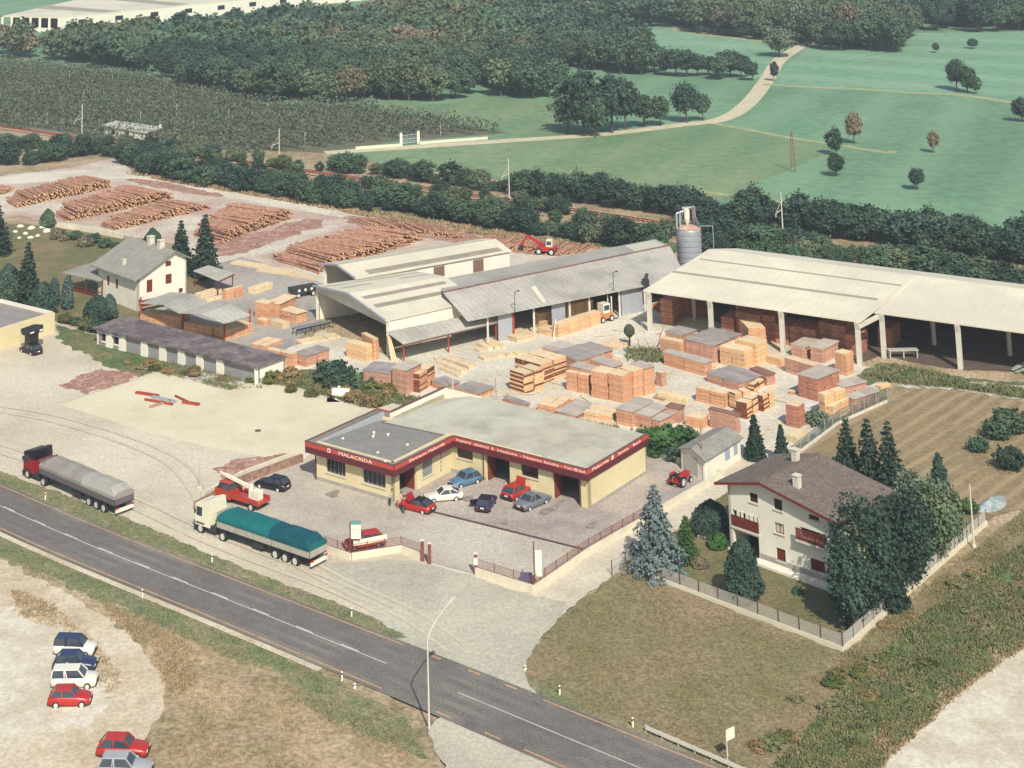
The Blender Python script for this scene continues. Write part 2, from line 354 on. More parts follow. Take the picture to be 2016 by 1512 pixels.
patch('forecourt', [(386, 1003), (480, 953), (590, 912), (618, 940), (900, 850), (1280, 900), (1422, 938), (1160, 1088), (1052, 1166), (936, 1133), (830, 1104), (795, 1086), (690, 1101), (560, 1060), (420, 1030)], m_court, nz(), 0, 3)
patch('forecourt_front', [(480, 958), (600, 925), (700, 962), (790, 990), (858, 1012), (1160, 1087), (1052, 1165), (936, 1132), (830, 1103), (795, 1085), (690, 1099), (500, 1040), (420, 1020)], m_court2, nz(), .15, .7)
dr = G(853, 1010).lerp(G(1162, 1087), 0), G(1162, 1087)
structure(ribbon('drain_channel', [dr[0], dr[1]], .42, mat('drain_dark', srgb((96, 72, 68)), var=.15), nz()))
patch('junction_apron', [(640, 1112), (800, 1106), (936, 1140), (1050, 1176), (1110, 1190), (1090, 1230), (1040, 1310), (1060, 1372), (900, 1312), (790, 1266), (720, 1205), (660, 1160)], m_apron, nz(), .35, .6, True)
# front: road with verges
patch('verge', [(-300, 832), (-100, 893), (0, 930), (100, 966), (260, 1026), (420, 1096), (560, 1151), (730, 1216), (802, 1257), (770, 1262), (740, 1252), (580, 1190), (400, 1120), (200, 1045), (100, 1002), (0, 957), (-100, 915), (-300, 850)], m_verge, nz(), .22, .4)
patch('front_verge', [(-300, 905), (-100, 985), (0, 1046), (200, 1133), (400, 1216), (573, 1290), (740, 1360), (800, 1392), (842, 1440), (872, 1512), (900, 1700), (-300, 1700)], m_dry, nz(), .1, .6)
patch('green_edge', [(-300, 920), (-100, 1000), (0, 1056), (200, 1143), (400, 1226), (573, 1302), (700, 1362), (800, 1420), (845, 1500), (700, 1440), (560, 1330), (400, 1260), (200, 1185), (0, 1095), (-100, 1040), (-300, 960)], m_verge, nz(), .5, .5)
patch('dirt_lot', [(-300, 1050), (-100, 1080), (0, 1106), (70, 1140), (190, 1205), (262, 1262), (315, 1330), (318, 1400), (270, 1470), (290, 1512), (330, 1700), (-300, 1700)], m_dirt, nz(), .4, .5, True)
patch('white_gravel_patch', [(-300, 1120), (-60, 1170), (40, 1205), (110, 1250), (200, 1290), (228, 1335), (195, 1405), (120, 1435), (0, 1448), (-300, 1460)], m_white_gravel, nz(), 1.0, .3, True)
patch('brown_field', [(1033, 1330), (1040, 1302), (1062, 1264), (1110, 1212), (1200, 1142), (1232, 1122), (1660, 1288), (2016, 1006), (2300, 800), (2300, 1100), (1730, 1516), (1560, 1700), (1600, 1720), (1393, 1514), (1073, 1380), (1045, 1354)], m_brown, nz(), .2, .5)
patch('field_edge_grass', [(1040, 1335), (1080, 1360), (1250, 1430), (1400, 1495), (1480, 1560), (1440, 1560), (1380, 1506), (1073, 1380), (1045, 1354)], m_verge, nz(), .3, .5)
patch('weedy_bank', [(1470, 1700), (1530, 1512), (1640, 1390), (1800, 1230), (2016, 1070), (2300, 880), (2300, 1090), (2016, 1272), (1900, 1354), (1800, 1444), (1730, 1516), (1600, 1700)], m_weeds, nz(), .8, .5)
patch('white_gravel_lot', [(1600, 1712), (1735, 1514), (1800, 1442), (1900, 1352), (2016, 1266), (2300, 1080), (2300, 1712)], m_white_gravel, nz(), .5, .5)
m_ruts = mat('wheel_ruts', srgb((193, 181, 157)), col2=srgb((199, 187, 163)), scale=.35, lo=.4, hi=.52, fine=.15, fscale=2.5)
for px_ in ([(-60, 800), (120, 830), (330, 905), (430, 1010), (640, 1135), (800, 1210), (900, 1280)], [(-60, 868), (100, 920), (300, 1010), (440, 1075), (640, 1150), (760, 1205)]):
    cp_ = curve_pts(px_)
    for s_ in (-.9, .9):
        q_ = []
        for i_, p_ in enumerate(cp_):
            d_ = (cp_[min(len(cp_) - 1, i_ + 1)] - cp_[max(0, i_ - 1)]).normalized(); q_.append(p_ + Vector((-d_.y, d_.x, 0)) * s_)
        structure(ribbon('wheel_rut', q_, .42, m_ruts, nz()))
m_oil = mat('oil_stain', srgb((128, 118, 110)), col2=srgb((164, 152, 140)), scale=1.4, lo=.4, hi=.6)
for px_ in ([(1060, 1010), (1085, 1000), (1110, 985), (1100, 1000), (1075, 1016)], [(905, 985), (930, 978), (926, 990)], [(985, 1030), (1000, 1026), (996, 1036)], [(640, 975), (668, 968), (660, 982)], [(1150, 1040), (1175, 1028), (1168, 1042)]):
    patch('oil_stain', px_, m_oil, nz(), .15, .25, True)
# the road itself
U = [G(*p) for p in ((-300, 850), (-100, 918), (0, 958), (99, 1002), (198, 1045), (400, 1122), (581, 1191), (747, 1256), (900, 1314), (1073, 1384), (1233, 1449), (1393, 1512), (1700, 1630))]
D = [G(*p) for p in ((-300, 915), (-100, 995), (0, 1044), (100, 1088), (198, 1130), (400, 1212), (574, 1286), (772, 1369), (1019, 1475), (1100, 1510), (1250, 1575), (1400, 1640), (1700, 1765))]
def resample(P, n):
    ds = [0]
    for a, b in zip(P, P[1:]): ds.append(ds[-1] + (b - a).length)
    out = []
    for i in range(n):
        s = ds[-1] * i / (n - 1); k = max(j for j in range(len(P) - 1) if ds[j] <= s + 1e-9); t = (s - ds[k]) / (ds[k + 1] - ds[k])
        out.append(P[k].lerp(P[k + 1], min(1, t)))
    return out
def straighten(P, k=3):
    for _ in range(k): P = [P[0]] + [(a + b * 2 + c) / 4 for a, b, c in zip(P, P[1:], P[2:])] + [P[-1]]
    return P
U = straighten(resample(U, 40), 6)
# far edge of the carriageway follows the near one: take the foot of the perpendicular on D
D2 = []
for i, p in enumerate(U):
    d = (U[min(39, i + 1)] - U[max(0, i - 1)]).normalized(); nr = Vector((d.y, -d.x, 0))
    best = 7.1
    for a, b in zip(D, D[1:]):
        e = b - a; den = nr.x * (-e.y) + e.x * nr.y
        if abs(den) < 1e-9: continue
        q = a - p; t = (q.x * (-e.y) + e.x * q.y) / den; s = (nr.x * q.y - nr.y * q.x) / den
        if 0 <= s <= 1 and 4 < t < 12: best = t
    D2.append((best, nr))
ww = [b for b, _ in D2]
for _ in range(6): ww = [ww[0]] + [(a + 2 * b + c) / 4 for a, b, c in zip(ww, ww[1:], ww[2:])] + [ww[-1]]
zr = nz() + .02
m = MB()
for i in range(39):
    a0 = U[i] - D2[i][1] * .45; a1 = U[i] + D2[i][1] * (ww[i] + .45); b0 = U[i + 1] - D2[i + 1][1] * .45; b1 = U[i + 1] + D2[i + 1][1] * (ww[i + 1] + .45)
    m.quad((a0.x, a0.y, zr), (a1.x, a1.y, zr), (b1.x, b1.y, zr), (b0.x, b0.y, zr))
road = structure(m.build('road', m_asphalt))
m_wheelpath = mat('worn_asphalt', srgb((108, 101, 95)), col2=srgb((120, 113, 106)), scale=.8, lo=.4, hi=.6, fine=.4, fscale=6.)
def roadpt(i, t):  # i float index, t fraction across
    k = min(38, int(i)); f = i - k
    a = U[k] + D2[k][1] * ww[k] * t; b = U[k + 1] + D2[k + 1][1] * ww[k + 1] * t
    return a.lerp(b, f)
def rindex(u, v):
    p = G(u, v); return min((x * .05 for x in range(0, 780)), key=lambda i: (roadpt(i, .5) - p).length)
patch('side_apron', [(842, 1436), (880, 1412), (930, 1428), (1019, 1470), (1110, 1512), (1200, 1700), (900, 1700), (872, 1512)], m_apron, zr - .006, .25, .5)
for t_ in (.15, .35, .65, .85):
    ribbon('worn_wheel_path', [roadpt(i * .5 + .2, t_) for i in range(0, 77)], .75, m_wheelpath, zr + .003, road)
zl = zr + .007
def marking(i0, i1, t, wd, material, name='lane_line'):
    n = max(2, int((i1 - i0) * 3)); ribbon(name, [roadpt(i0 + (i1 - i0) * k / n, t) for k in range(n + 1)], wd, material, zl, road)
ia = rindex(765, 1310); ib = rindex(905, 1365)
marking(0.2, ia, .5, .13, m_line); marking(ib, 38.8, .5, .12, m_line)
for k in range(12):
    i1 = ia - 1.0 - k * 1.62; marking(i1 - .62, i1, .479, .16, m_line, 'dashed_line')
marking(.2, rindex(740, 1310), .0, .15, m_yline, 'edge_line'); marking(rindex(1000, 1430), 38.8, .0, .16, m_yline, 'edge_line')
marking(.2, rindex(800, 1330), 1.0, .16, m_yline, 'edge_line'); marking(rindex(1075, 1450), 38.8, 1., .16, m_yline, 'edge_line')
for k in range(3):
    i1 = rindex(790 + k * 75, 1330 + k * 30); marking(i1, i1 + .35, .0, .2, m_yline, 'edge_dash')
for k in range(2):
    i1 = rindex(900 + k * 100, 1378 + k * 40); marking(i1, i1 + .45, 1., .18, m_yline, 'edge_dash')
structure(ribbon('road_shoulder', [roadpt(i * .5, 1.0) + D2[min(39, int(i * .5))][1] * .85 for i in range(0, 52)], .7, m_dirt, zr - .008))
# ================================================================== BUILDINGS
m_cream = mat('cream_render', srgb((222, 208, 164)), col2=srgb((212, 197, 152)), scale=.6, world=False)
m_white = mat('white_render', srgb((234, 228, 208)), col2=srgb((224, 217, 197)), scale=.6, world=False)
m_redband = mat('red_fascia', srgb((190, 78, 70)), var=.06, scale=1.5, rough=.5, world=False)
m_maroon = mat('maroon_sheet', srgb((104, 44, 50)), col2=srgb((88, 38, 46)), scale=1.5, rough=.6, world=False, stripes=('X', .35, .35, (.05, .02, .025), 0.))
m_plinth = mat('grey_plinth', srgb((168, 162, 152)), var=.1, scale=1.)
m_slate = mat('roof_felt_grey', srgb((142, 138, 130)), col2=srgb((130, 126, 118)), scale=.8, fine=.25, fscale=5.)
m_rooflight = mat('roof_felt_light', srgb((188, 182, 160)), col2=srgb((164, 158, 138)), col3=srgb((196, 192, 172)), scale=.35, scale3=.12, fine=.12, fscale=4.)
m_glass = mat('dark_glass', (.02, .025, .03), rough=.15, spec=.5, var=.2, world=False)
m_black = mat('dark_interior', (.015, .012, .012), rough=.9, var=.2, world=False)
m_brownwood = mat('brown_woodwork', srgb((118, 48, 36)), var=.12, scale=2., world=False)
m_doorred = mat('door_brown', srgb((128, 58, 42)), var=.1, scale=2., world=False)
m_coping = mat('coping_brown', srgb((112, 84, 78)), var=.1, world=False)
m_greysheet = mat('corrugated_grey', srgb((174, 168, 154)), col2=srgb((152, 147, 136)), col3=srgb((186, 181, 168)), scale=.25, scale3=.09, fine=.15, fscale=2.5, stripes=('X', 1.0, .25, srgb((120, 114, 104)), .6, .62, .84))
m_whitesheet = mat('roof_sheet_cream', srgb((222, 214, 188)), col2=srgb((212, 203, 178)), col3=srgb((204, 196, 174)), scale3=.07, scale=.2, fine=.06, fscale=2., rough=.7, stripes=('X', 1.1, .14, srgb((176, 168, 146)), .6, -.59, .86))
m_whitesheet2 = mat('roof_sheet_cream_cross', srgb((222, 214, 188)), col2=srgb((212, 203, 178)), col3=srgb((204, 196, 174)), scale3=.09, scale=.25, fine=.06, fscale=2., rough=.7, stripes=('X', 1.1, .16, srgb((176, 168, 146)), .6, .62, .86))
m_skylight = mat('roof_light_panel', srgb((156, 146, 130)), col2=srgb((142, 132, 118)), scale=.5)
m_skylight2 = mat('roof_light_grey', srgb((160, 154, 134)), var=.05, scale=.5)
m_conc = mat('concrete', srgb((214, 208, 190)), col2=srgb((198, 192, 174)), scale=.7, world=False)
m_timberdark = mat('weathered_boards', srgb((116, 104, 104)), col2=srgb((98, 88, 90)), scale=1.2, col3=srgb((136, 126, 122)), scale3=.5, fine=.3, fscale=4.)
m_tile = mat('roof_tile_brown', srgb((120, 107, 96)), col2=srgb((106, 94, 85)), scale=.9, fine=.55, fscale=5.)
m_tilegrey = mat('roof_tile_grey', srgb((152, 147, 136)), col2=srgb((138, 134, 124)), scale=.8, fine=.3, fscale=4.)
m_bluewhite = mat('blue_white_sheet', srgb((160, 172, 186)), var=.1, scale=1., world=False)
m_greywall = mat('grey_wall', srgb((150, 148, 146)), var=.1, scale=.8)
m_redpost = mat('red_oxide_steel', srgb((172, 72, 52)), var=.12, scale=2., world=False)
m_chim = mat('chimney_render', srgb((214, 206, 186)), var=.08, scale=2., world=False)
m_curtain = mat('curtain', srgb((210, 200, 180)), var=.08, world=False)
m_steel = mat('galvanised_steel', srgb((186, 190, 190)), col2=srgb((168, 173, 176)), scale=.8, rough=.45, metal=.3, world=False)
m_rustcap = mat('rusty_cap', srgb((166, 124, 110)), col2=srgb((196, 172, 140)), scale=1.2, world=False)
m_sign = mat('sign_white', srgb((230, 224, 200)), var=.03, world=False)
m_text = mat('lettering', srgb((238, 220, 200)), var=.02, world=False)
m_textdark = mat('lettering_dark', srgb((112, 100, 92)), var=.04, world=False)

def text_mesh(body, size, depth=.012):
    cu = bpy.data.curves.new('lettering', 'FONT'); cu.body = body; cu.size = size; cu.extrude = depth; cu.resolution_u = 2
    o = bpy.data.objects.new('tmp_text', cu); C.objects.link(o)
    dg = bpy.context.evaluated_depsgraph_get()
    me = bpy.data.meshes.new_from_object(o.evaluated_get(dg))
    bpy.data.objects.remove(o); bpy.data.curves.remove(cu)
    return me
def put_text(body, size, parent, origin, rz, width=None, material=None, vertical=True, centre=False):
    me = text_mesh(body, size)
    xs = [v.co.x for v in me.vertices]; wd = max(xs) - min(xs); x0 = min(xs)
    k = (width / wd) if width else 1.0
    for v in me.vertices:
        v.co.x = (v.co.x - x0) * k
    me.materials.clear(); me.materials.append(material or m_text)
    o = obj('lettering', me, None, parent); o.location = origin
    o.rotation_euler = (math.pi / 2, 0, rz)
    return o

# ------------------------------------------------------------------ car repair workshop
WA = -.66172
ws = thing('repair_workshop', 'flat roofed cream car repair workshop with red lettered fascia', 'workshop', (-10.508, 188.867, 0), WA)
L1, D1, L2, D2_, D3, HT, HB = 12.44, 10.7, 17.08, 23.71, 12.86, 4.1, 2.95
XR = L1 + L2; OV = .9
def wall_run(a, b, zt, openings, material, th=.28, parent=None, inner=None, z0=0.0):
    """wall from a to b (local x,y) with rectangular openings (s0,s1,z0,z1); reveals are left open"""
    a = Vector((a[0], a[1], 0)); b = Vector((b[0], b[1], 0)); d = (b - a); L = d.length; d.normalize(); nr = Vector((-d.y, d.x, 0))
    m = MB()
    ops = sorted(openings); cuts = [0.0] + [x for o in ops for x in (o[0], o[1])] + [L]
    def blk(s0, s1, za, zb):
        if s1 - s0 < 1e-4 or zb - za < 1e-4: return
        p = [a + d * s0, a + d * s1, a + d * s1 + nr * th, a + d * s0 + nr * th]
        m.prism([(q.x, q.y) for q in p], za, zb)
    for i in range(0, len(cuts), 2): blk(cuts[i], cuts[i + 1], z0, zt)
    for s0, s1, za, zb in ops: blk(s0, s1, z0, za); blk(s0, s1, zb, zt)
    return m.build('wall', material, parent)
def on_wall(a, b, s, off, z=0.):
    a = Vector((a[0], a[1], 0)); b = Vector((b[0], b[1], 0)); d = (b - a).normalized(); nr = Vector((-d.y, d.x, 0))
    p = a + d * s + nr * off; return Vector((p.x, p.y, z))
def window(parent, a, b, s0, s1, z0, z1, off=.14, bars=3, frame=None, glass=None, sill=True, name='window'):
    d = (Vector(b) - Vector(a)); rz = math.atan2(d[1], d[0])
    o = on_wall(a, b, s0, off, z0); wd = s1 - s0; h = z1 - z0
    m = MB(); m.box(0, wd, .0, .03, 0, h); wn = m.build(name, glass or m_glass, parent); wn.location = o; wn.rotation_euler = (0, 0, rz)
    f = MB(); t = .07
    f.box(0, wd, -.05, -.003, 0, t); f.box(0, wd, -.05, -.003, h - t, h); f.box(0, t, -.05, -.003, t, h - t); f.box(wd - t, wd, -.05, -.003, t, h - t)
    for k in range(bars):
        x = wd * (k + 1) / (bars + 1); f.box(x - .025, x + .025, -.045, -.003, t, h - t)
    f.build('frame', frame or m_greywall, wn)
    if sill: MB().box(-.1, wd + .1, -off - .1, -.055, -.1, -.003).build('sill', m_conc, wn)
    return wn
# office front, office right side, hall front, hall right, hall back, left sides
o1 = ((OV, OV), (L1 - .9, OV)); o2 = ((L1 - .9, OV), (L1 - .9, D1 + .6)); o3 = ((L1 - .9, D1 + .6), (XR - .15, D1 + .6)); o4 = ((XR - .15, D1 + .6), (XR - .15, D2_ - .3))
W1 = (1.35, 4.1, 1.15, 2.55); W2 = (6.5, 9.6, 1.15, 2.55)
wall_run(*o1, HT - .12, [W1, W2], m_cream, parent=ws)
for q in (W1, W2):
    window(ws, *o1, q[0], q[1], q[2], q[3], .2, 4)
DOOR = (1.1, 4.1, .05, 2.75)
wall_run(*o2, HT - .12, [DOOR, (5.2, 7.0, .9, 2.5)], m_cream, parent=ws)
window(ws, *o2, 5.2, 7.0, .9, 2.5, .12, 2, glass=mat('pale_glass', srgb((150, 150, 142)), rough=.2, var=.1, world=False))
md = MB(); p = on_wall(*o2, 1.1, 1.6); q = on_wall(*o2, 4.1, 1.6); md.prism([(p.x, p.y), (q.x, q.y), (q.x - .05, q.y), (p.x - .05, p.y)], .05, 2.75); md.build('entrance_glazing', m_glass, ws)
md = MB(); p = on_wall(*o2, 4.0, .0); md.box(p.x - 1.6, p.x - .3, p.y, p.y + .08, 0.05, 2.75); md.build('entrance_side_wall', m_doorred, ws)
mf = MB(); p = on_wall(*o2, 1.1, 0); mf.box(p.x - 2.2, p.x, p.y, p.y + 3.0, .0, .05); mf.build('entrance_floor', m_plinth, ws)
G1 = (4.75, 7.85, .03, 2.85); G2_ = (13.3, 16.6, .03, 2.85); K1 = (.9, 3.0, 1.75, 2.8); K2 = (9.35, 11.5, 1.6, 2.75)
wall_run(*o3, HT - .12, [K1, G1, K2, G2_], m_cream, parent=ws)
for q in (K1, K2): window(ws, *o3, q[0], q[1], q[2], q[3], .2, 0, frame=m_brownwood)
for q in (G1, G2_):
    p = on_wall(*o3, q[0], .3); e = on_wall(*o3, q[1], .3)
    mdr = MB(); mdr.box(p.x, p.x + .12, p.y, p.y + 1.4, .03, 2.85); mdr.build('garage_door_leaf', m_doorred, ws)
    mdr = MB(); mdr.box(e.x - .12, e.x, e.y, e.y + 1.4, .03, 2.85); mdr.build('garage_door_leaf', m_doorred, ws)
    mdr = MB(); mdr.box(p.x, e.x, p.y - .2, p.y + 3, .004, .02); mdr.build('garage_threshold', m_doorred, ws)
wall_run(*o4, HT - .12, [], m_cream, parent=ws)
bk = ((XR - .15, D2_ - .3), (1.85, D2_ - .3)); wall_run(*bk, HT - .6, [], m_cream, parent=ws)
wall_run((1.85, D2_ - .3), (1.85, D3 - .2), HT - .6, [], m_cream, parent=ws); wall_run((1.85, D3 - .2), (OV, D3 - .2), HT - .6, [], m_cream, parent=ws)
wall_run((OV, D3 - .2), (OV, OV + .28), HT - .12, [], mat('side_wall_blue', srgb((168, 170, 172)), var=.06, world=False), parent=ws)
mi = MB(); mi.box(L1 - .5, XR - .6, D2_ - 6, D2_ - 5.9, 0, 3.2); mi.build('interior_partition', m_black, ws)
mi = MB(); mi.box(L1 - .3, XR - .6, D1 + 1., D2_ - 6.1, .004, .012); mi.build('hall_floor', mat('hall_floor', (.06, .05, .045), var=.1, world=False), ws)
for a_, b_ in ((o1[0], o1[1]), (o3[0], (o3[0][0] + 4.7, o3[0][1])), ((o3[0][0] + 7.9, o3[0][1]), (o3[0][0] + 13.25, o3[0][1]))):
    m = MB(); m.box(a_[0], b_[0], a_[1] - .04, a_[1] - .004, 0, .45); m.build('plinth', m_plinth, ws)
m = MB(); m.box(XR - .146, XR - .11, D1 + .7, D2_ - .3, 0, .4); m.build('plinth', m_plinth, ws)
# fascia: red band over maroon sheeting, one box per side, with soffits
FA = [(0, 0), (L1, 0), (L1, D1), (XR, D1), (XR, D2_)]
def fascia(a, b, inset=.12):
    d = (Vector(b) - Vector(a)); L = d.length; rz = math.atan2(d.y, d.x)
    r = MB(); r.box(0, L, 0, inset, HT - .52, HT - .05); o = r.build('fascia_red_band', m_redband, ws); o.location = (a[0], a[1], 0); o.rotation_euler.z = rz
    r = MB(); r.box(0, L, .02, inset + .02, HB, HT - .523); o = r.build('fascia_lower_sheet', m_maroon, ws); o.location = (a[0], a[1], 0); o.rotation_euler.z = rz
    r = MB(); r.box(-.02, L, -.03, inset + .06, HT - .047, HT + .03); o = r.build('fascia_coping', m_coping, ws); o.location = (a[0], a[1], 0); o.rotation_euler.z = rz
for a, b in zip(FA, FA[1:]): fascia(Vector(a), Vector(b))
fascia(Vector((0, D3)), Vector((0, 0)))
sf = MB(); sf.box(.14, L1 - .14, .14, OV, HB + .1, HB + .14); sf.box(L1 - .9, L1 - .14, OV + .3, D1 + .6, HB + .1, HB + .14); sf.box(L1 - .12, XR - .15, D1 + .14, D1 + .6, HB + .1, HB + .14); sf.build('soffit', m_maroon, ws)
# roofs
YO = D1 + .35
r = MB(); r.quad((.12, .12, HT - .2), (L1 - .12, .12, HT - .2), (L1 - .12, YO, HT - .3), (.12, YO, HT - .75))
r.quad((.12, YO, HT - .75), (xp_ := 1.86, YO, HT - .69), (xp_, D3 - .1, HT - .9), (.12, D3 - .1, HT - .95)); r.build('roof', m_slate, ws)
r = MB(); r.box(.122, .17, .2, D3 - .13, HT - 1.0, HT - .03); r.build('parapet_lining', m_slate, ws)
r = MB(); r.add([(1.87, YO + .01, HT - .66), (L1 - .13, YO + .01, HT - .27), (L1 - .13, YO + .16, HT - .27), (1.87, YO + .16, HT - .66), (1.87, YO + .01, HT - .74), (L1 - .13, YO + .01, HT - .34), (L1 - .13, YO + .16, HT - .34), (1.87, YO + .16, HT - .74)], [(0, 1, 2, 3), (0, 4, 5, 1), (1, 5, 6, 2), (2, 6, 7, 3), (3, 7, 4, 0)]); r.build('roof_joint', m_coping, ws)
r = MB(); r.prism([(.0, D3 - .12), (1.9, D3 - .12), (1.9, D3), (0, D3)], HT - 1.2, HT - .03); r.build('parapet', mat('parapet_grey', srgb((140, 134, 134)), var=.08), ws)
r = MB(); r.box(-.02, 1.95, D3 - .16, D3 + .05, HT - .027, HT + .04); r.build('parapet_coping', m_redband, ws)
xp = 1.85
r = MB(); r.quad((xp + .05, YO + .17, HT - .78), (6.2, YO + .17, HT - .5), (6.2, D2_ - .35, HT - .2), (xp + .05, D2_ - .35, HT - 1.25))
r.quad((6.2, YO + .17, HT - .5), (L1 + .1, YO + .17, HT - .3), (L1 + 1.2, D2_ - .35, HT - .05), (6.2, D2_ - .35, HT - .2)); r.quad((L1 + .1, YO + .17, HT - .3), (L1 + .1, D1 + .14, HT - .04), (XR - .14, D1 + .14, HT - .04), (L1 + 1.2, D2_ - .35, HT - .05)); r.add([(XR - .14, D1 + .14, HT - .04), (XR - .14, D2_ - .35, HT - .04), (L1 + 1.2, D2_ - .35, HT - .05)], [(0, 1, 2)])
r.build('roof', m_rooflight, ws)
r = MB(); r.box(xp, xp + .28, D3 - .1, D2_ - .32, HT - 2.2, HT - .02); r.build('parapet', m_white, ws)
r = MB(); r.box(xp - .05, xp + .33, D3 - .14, D2_ - .3, HT - .018, HT + .05); r.build('parapet_coping', m_coping, ws)
r = MB(); r.add([(xp + .29, D2_ - .6, HT - 1.6), (7.4, D2_ - .6, HT - .25), (7.4, D2_ - .6, HT - .12), (xp + .29, D2_ - .6, HT - .03), (xp + .29, D2_ - .36, HT - 1.6), (7.4, D2_ - .36, HT - .25), (7.4, D2_ - .36, HT - .12), (xp + .29, D2_ - .36, HT - .03)],
      [(0, 1, 2, 3), (7, 6, 5, 4), (3, 2, 6, 7), (1, 5, 6, 2), (0, 3, 7, 4), (0, 4, 5, 1)]); r.build('parapet', m_white, ws)
for x, y in ((2.6, 3.4), (4.2, 6.9), (5.9, 7.3), (4.9, 5.9), (8.4, 2.3), (10.6, .8), (9.6, 6.0)):
    r = MB(); r.lathe([(.12, 0), (.12, .3), (.18, .31), (.17, .4), (.02, .45)], 8, (x, y, HT - .5)); r.build('roof_vent', m_sign, ws)
for q in ((4.45, o3), (16.75, o3)):
    p = on_wall(*q[1], q[0], -.08); r = MB(); r.tube((p.x, p.y, .05), (p.x, p.y, HB + .05), .055, n=6); r.build('downpipe', m_brownwood, ws)
r = MB(); r.tube((OV - .1, OV - .05, .02), (OV - .1, OV - .05, HB + .05), .07, n=6); r.build('downpipe', m_brownwood, ws)
# lettering on the fascia
m = MB(); m.box(0, .42, -.02, 0, 0, .42); m.box(.1, .32, -.03, -.02, .1, .32, 1); e = m.build('emblem', [m_text, m_redband], ws); e.location = (3.25, -.005, HT - .5)
put_text('MALACRIDA', .5, ws, (4.85, -.008, HT - .46), 0, 4.6)
put_text('Elettrauto', .42, ws, (L1 + .008, 2.6, HT - .44), math.pi / 2, 3.1); put_text('Malacrida', .42, ws, (L1 + .008, 6.0, HT - .44), math.pi / 2, 3.0)
for s, wd, t in ((.35, 2.0, 'Impianti'), (2.75, 2.0, 'elettrici'), (5.1, .3, '&'), (5.85, 2.6, 'iniezione'), (8.75, .22, '-'), (9.25, 2.35, 'Iniezione'), (11.85, 1.85, 'benzina'), (13.95, .22, '-'), (14.4, .9, 'Freni'), (15.45, .65, 'ABS'), (16.25, .7, 'Bosch')):
    put_text(t, .4, ws, (L1 + s * .995, D1 - .008, HT - .43), 0, wd * .98)
put_text('Malacrida', .42, ws, (XR + .008, D1 + 1.0, HT - .44), math.pi / 2, 3.4)
m = MB(); m.box(0, .4, -.02, 0, 0, .42); e = m.build('emblem', [m_text], ws); e.location = (XR + .005, D1 + 5.0, HT - .5); e.rotation_euler.z = math.pi / 2
put_text('Service', .42, ws, (XR + .008, D1 + 6.4, HT - .44), math.pi / 2, 2.2); put_text('Bosch', .42, ws, (XR + .008, D1 + 9.6, HT - .44), math.pi / 2, 1.7)
for k, ch in enumerate('BOSCH'):
    put_text(ch, .42, ws, (L1 - .89, D1 - 1.35, 2.3 - k * .42), math.pi / 2, .3, m_textdark)

# ------------------------------------------------------------------ generic quadrilateral roofs and walls
def rel(o, P): return [Vector(p) - Vector(o.location) for p in P]
def slab(parent, name, pts, th, material):
    "roof plate through the given points, th thick"
    m = MB(); n = len(pts); a = [Vector(p) for p in pts]; b = [p - Vector((0, 0, th)) for p in a]
    m.add(a + b, [tuple(range(n)), tuple(range(2 * n - 1, n - 1, -1))] + [(i, n + i, n + (i + 1) % n, (i + 1) % n) for i in range(n)])
    return m.build(name, material, parent)
def strip_on(parent, name, pts, s0, s1, t0, t1, material, lift=.025):
    "rectangle in the bilinear coordinates of a roof quad a,b,c,d (s along a-b, t along a-d)"
    a, b, c, d = [Vector(p) for p in pts]
    f = lambda s, t: a.lerp(b, s).lerp(d.lerp(c, s), t) + Vector((0, 0, lift))
    m = MB(); q = [f(s0, t0), f(s1, t0), f(s1, t1), f(s0, t1)]; qq = [p - Vector((0, 0, lift - .004)) for p in q]
    m.add(q + qq, [(0, 1, 2, 3), (0, 4, 5, 1), (1, 5, 6, 2), (2, 6, 7, 3), (3, 7, 4, 0)]); return m.build(name, material, parent)
def wallq(parent, a, b, z0, za, zb, material, th=.25, name='wall'):
    a = Vector((a[0], a[1], 0)); b = Vector((b[0], b[1], 0)); d = (b - a).normalized(); nr = Vector((-d.y, d.x, 0)) * th
    m = MB(); m.prism([(a.x, a.y), (b.x, b.y), (b.x + nr.x, b.y + nr.y), (a.x + nr.x, a.y + nr.y)], [z0] * 4, [za, zb, zb, za]); return m.build(name, material, parent)
def post(parent, p, z, wd, material, name='column', z0=0):
    m = MB(); m.box(p[0] - wd / 2, p[0] + wd / 2, p[1] - wd / 2, p[1] + wd / 2, z0, z); return m.build(name, material, parent)

# ---- open storage shed on the right (two bays, concrete columns)
bs = thing('storage_shed', 'long open storage shed with cream roof on white concrete columns', 'shed', (45, 235, 0))
E0 = G(1265, 572, 5.4); E1 = G(1694, 634, 5.4); E2 = G(1717, 614.5, 5.62); E3 = G(2016, 655, 5.62); E3 = E3 + (E3 - E2).normalized() * 16
K0 = G(1396, 490, 7.6); K1_ = G(2016, 569, 7.6); kd = (K1_ - K0).normalized(); K1_ = K1_ + kd * 18
ed = (E1 - E0).normalized(); KM = K0 + kd * (E1 - E0).length * 1.0
KM.z = 7.6
f1 = rel(bs, [E0, E1, KM, K0]); f2 = rel(bs, [E2, E3, K1_, KM + kd * .02])
slab(bs, 'roof', f1, .14, m_whitesheet); slab(bs, 'roof', f2, .14, m_whitesheet)
strip_on(bs, 'roof_light', f1, .03, .985, .75, .775, m_skylight2); strip_on(bs, 'roof_light', f1, .0, .96, .42, .46, m_skylight2)
nrm = Vector((-kd.y, kd.x, 0)); back = nrm * 11
B0 = K0 + back; B1 = K1_ + back; B0.z = B1.z = 5.5
slab(bs, 'roof', rel(bs, [K0, K1_, B1, B0]), .14, m_whitesheet)
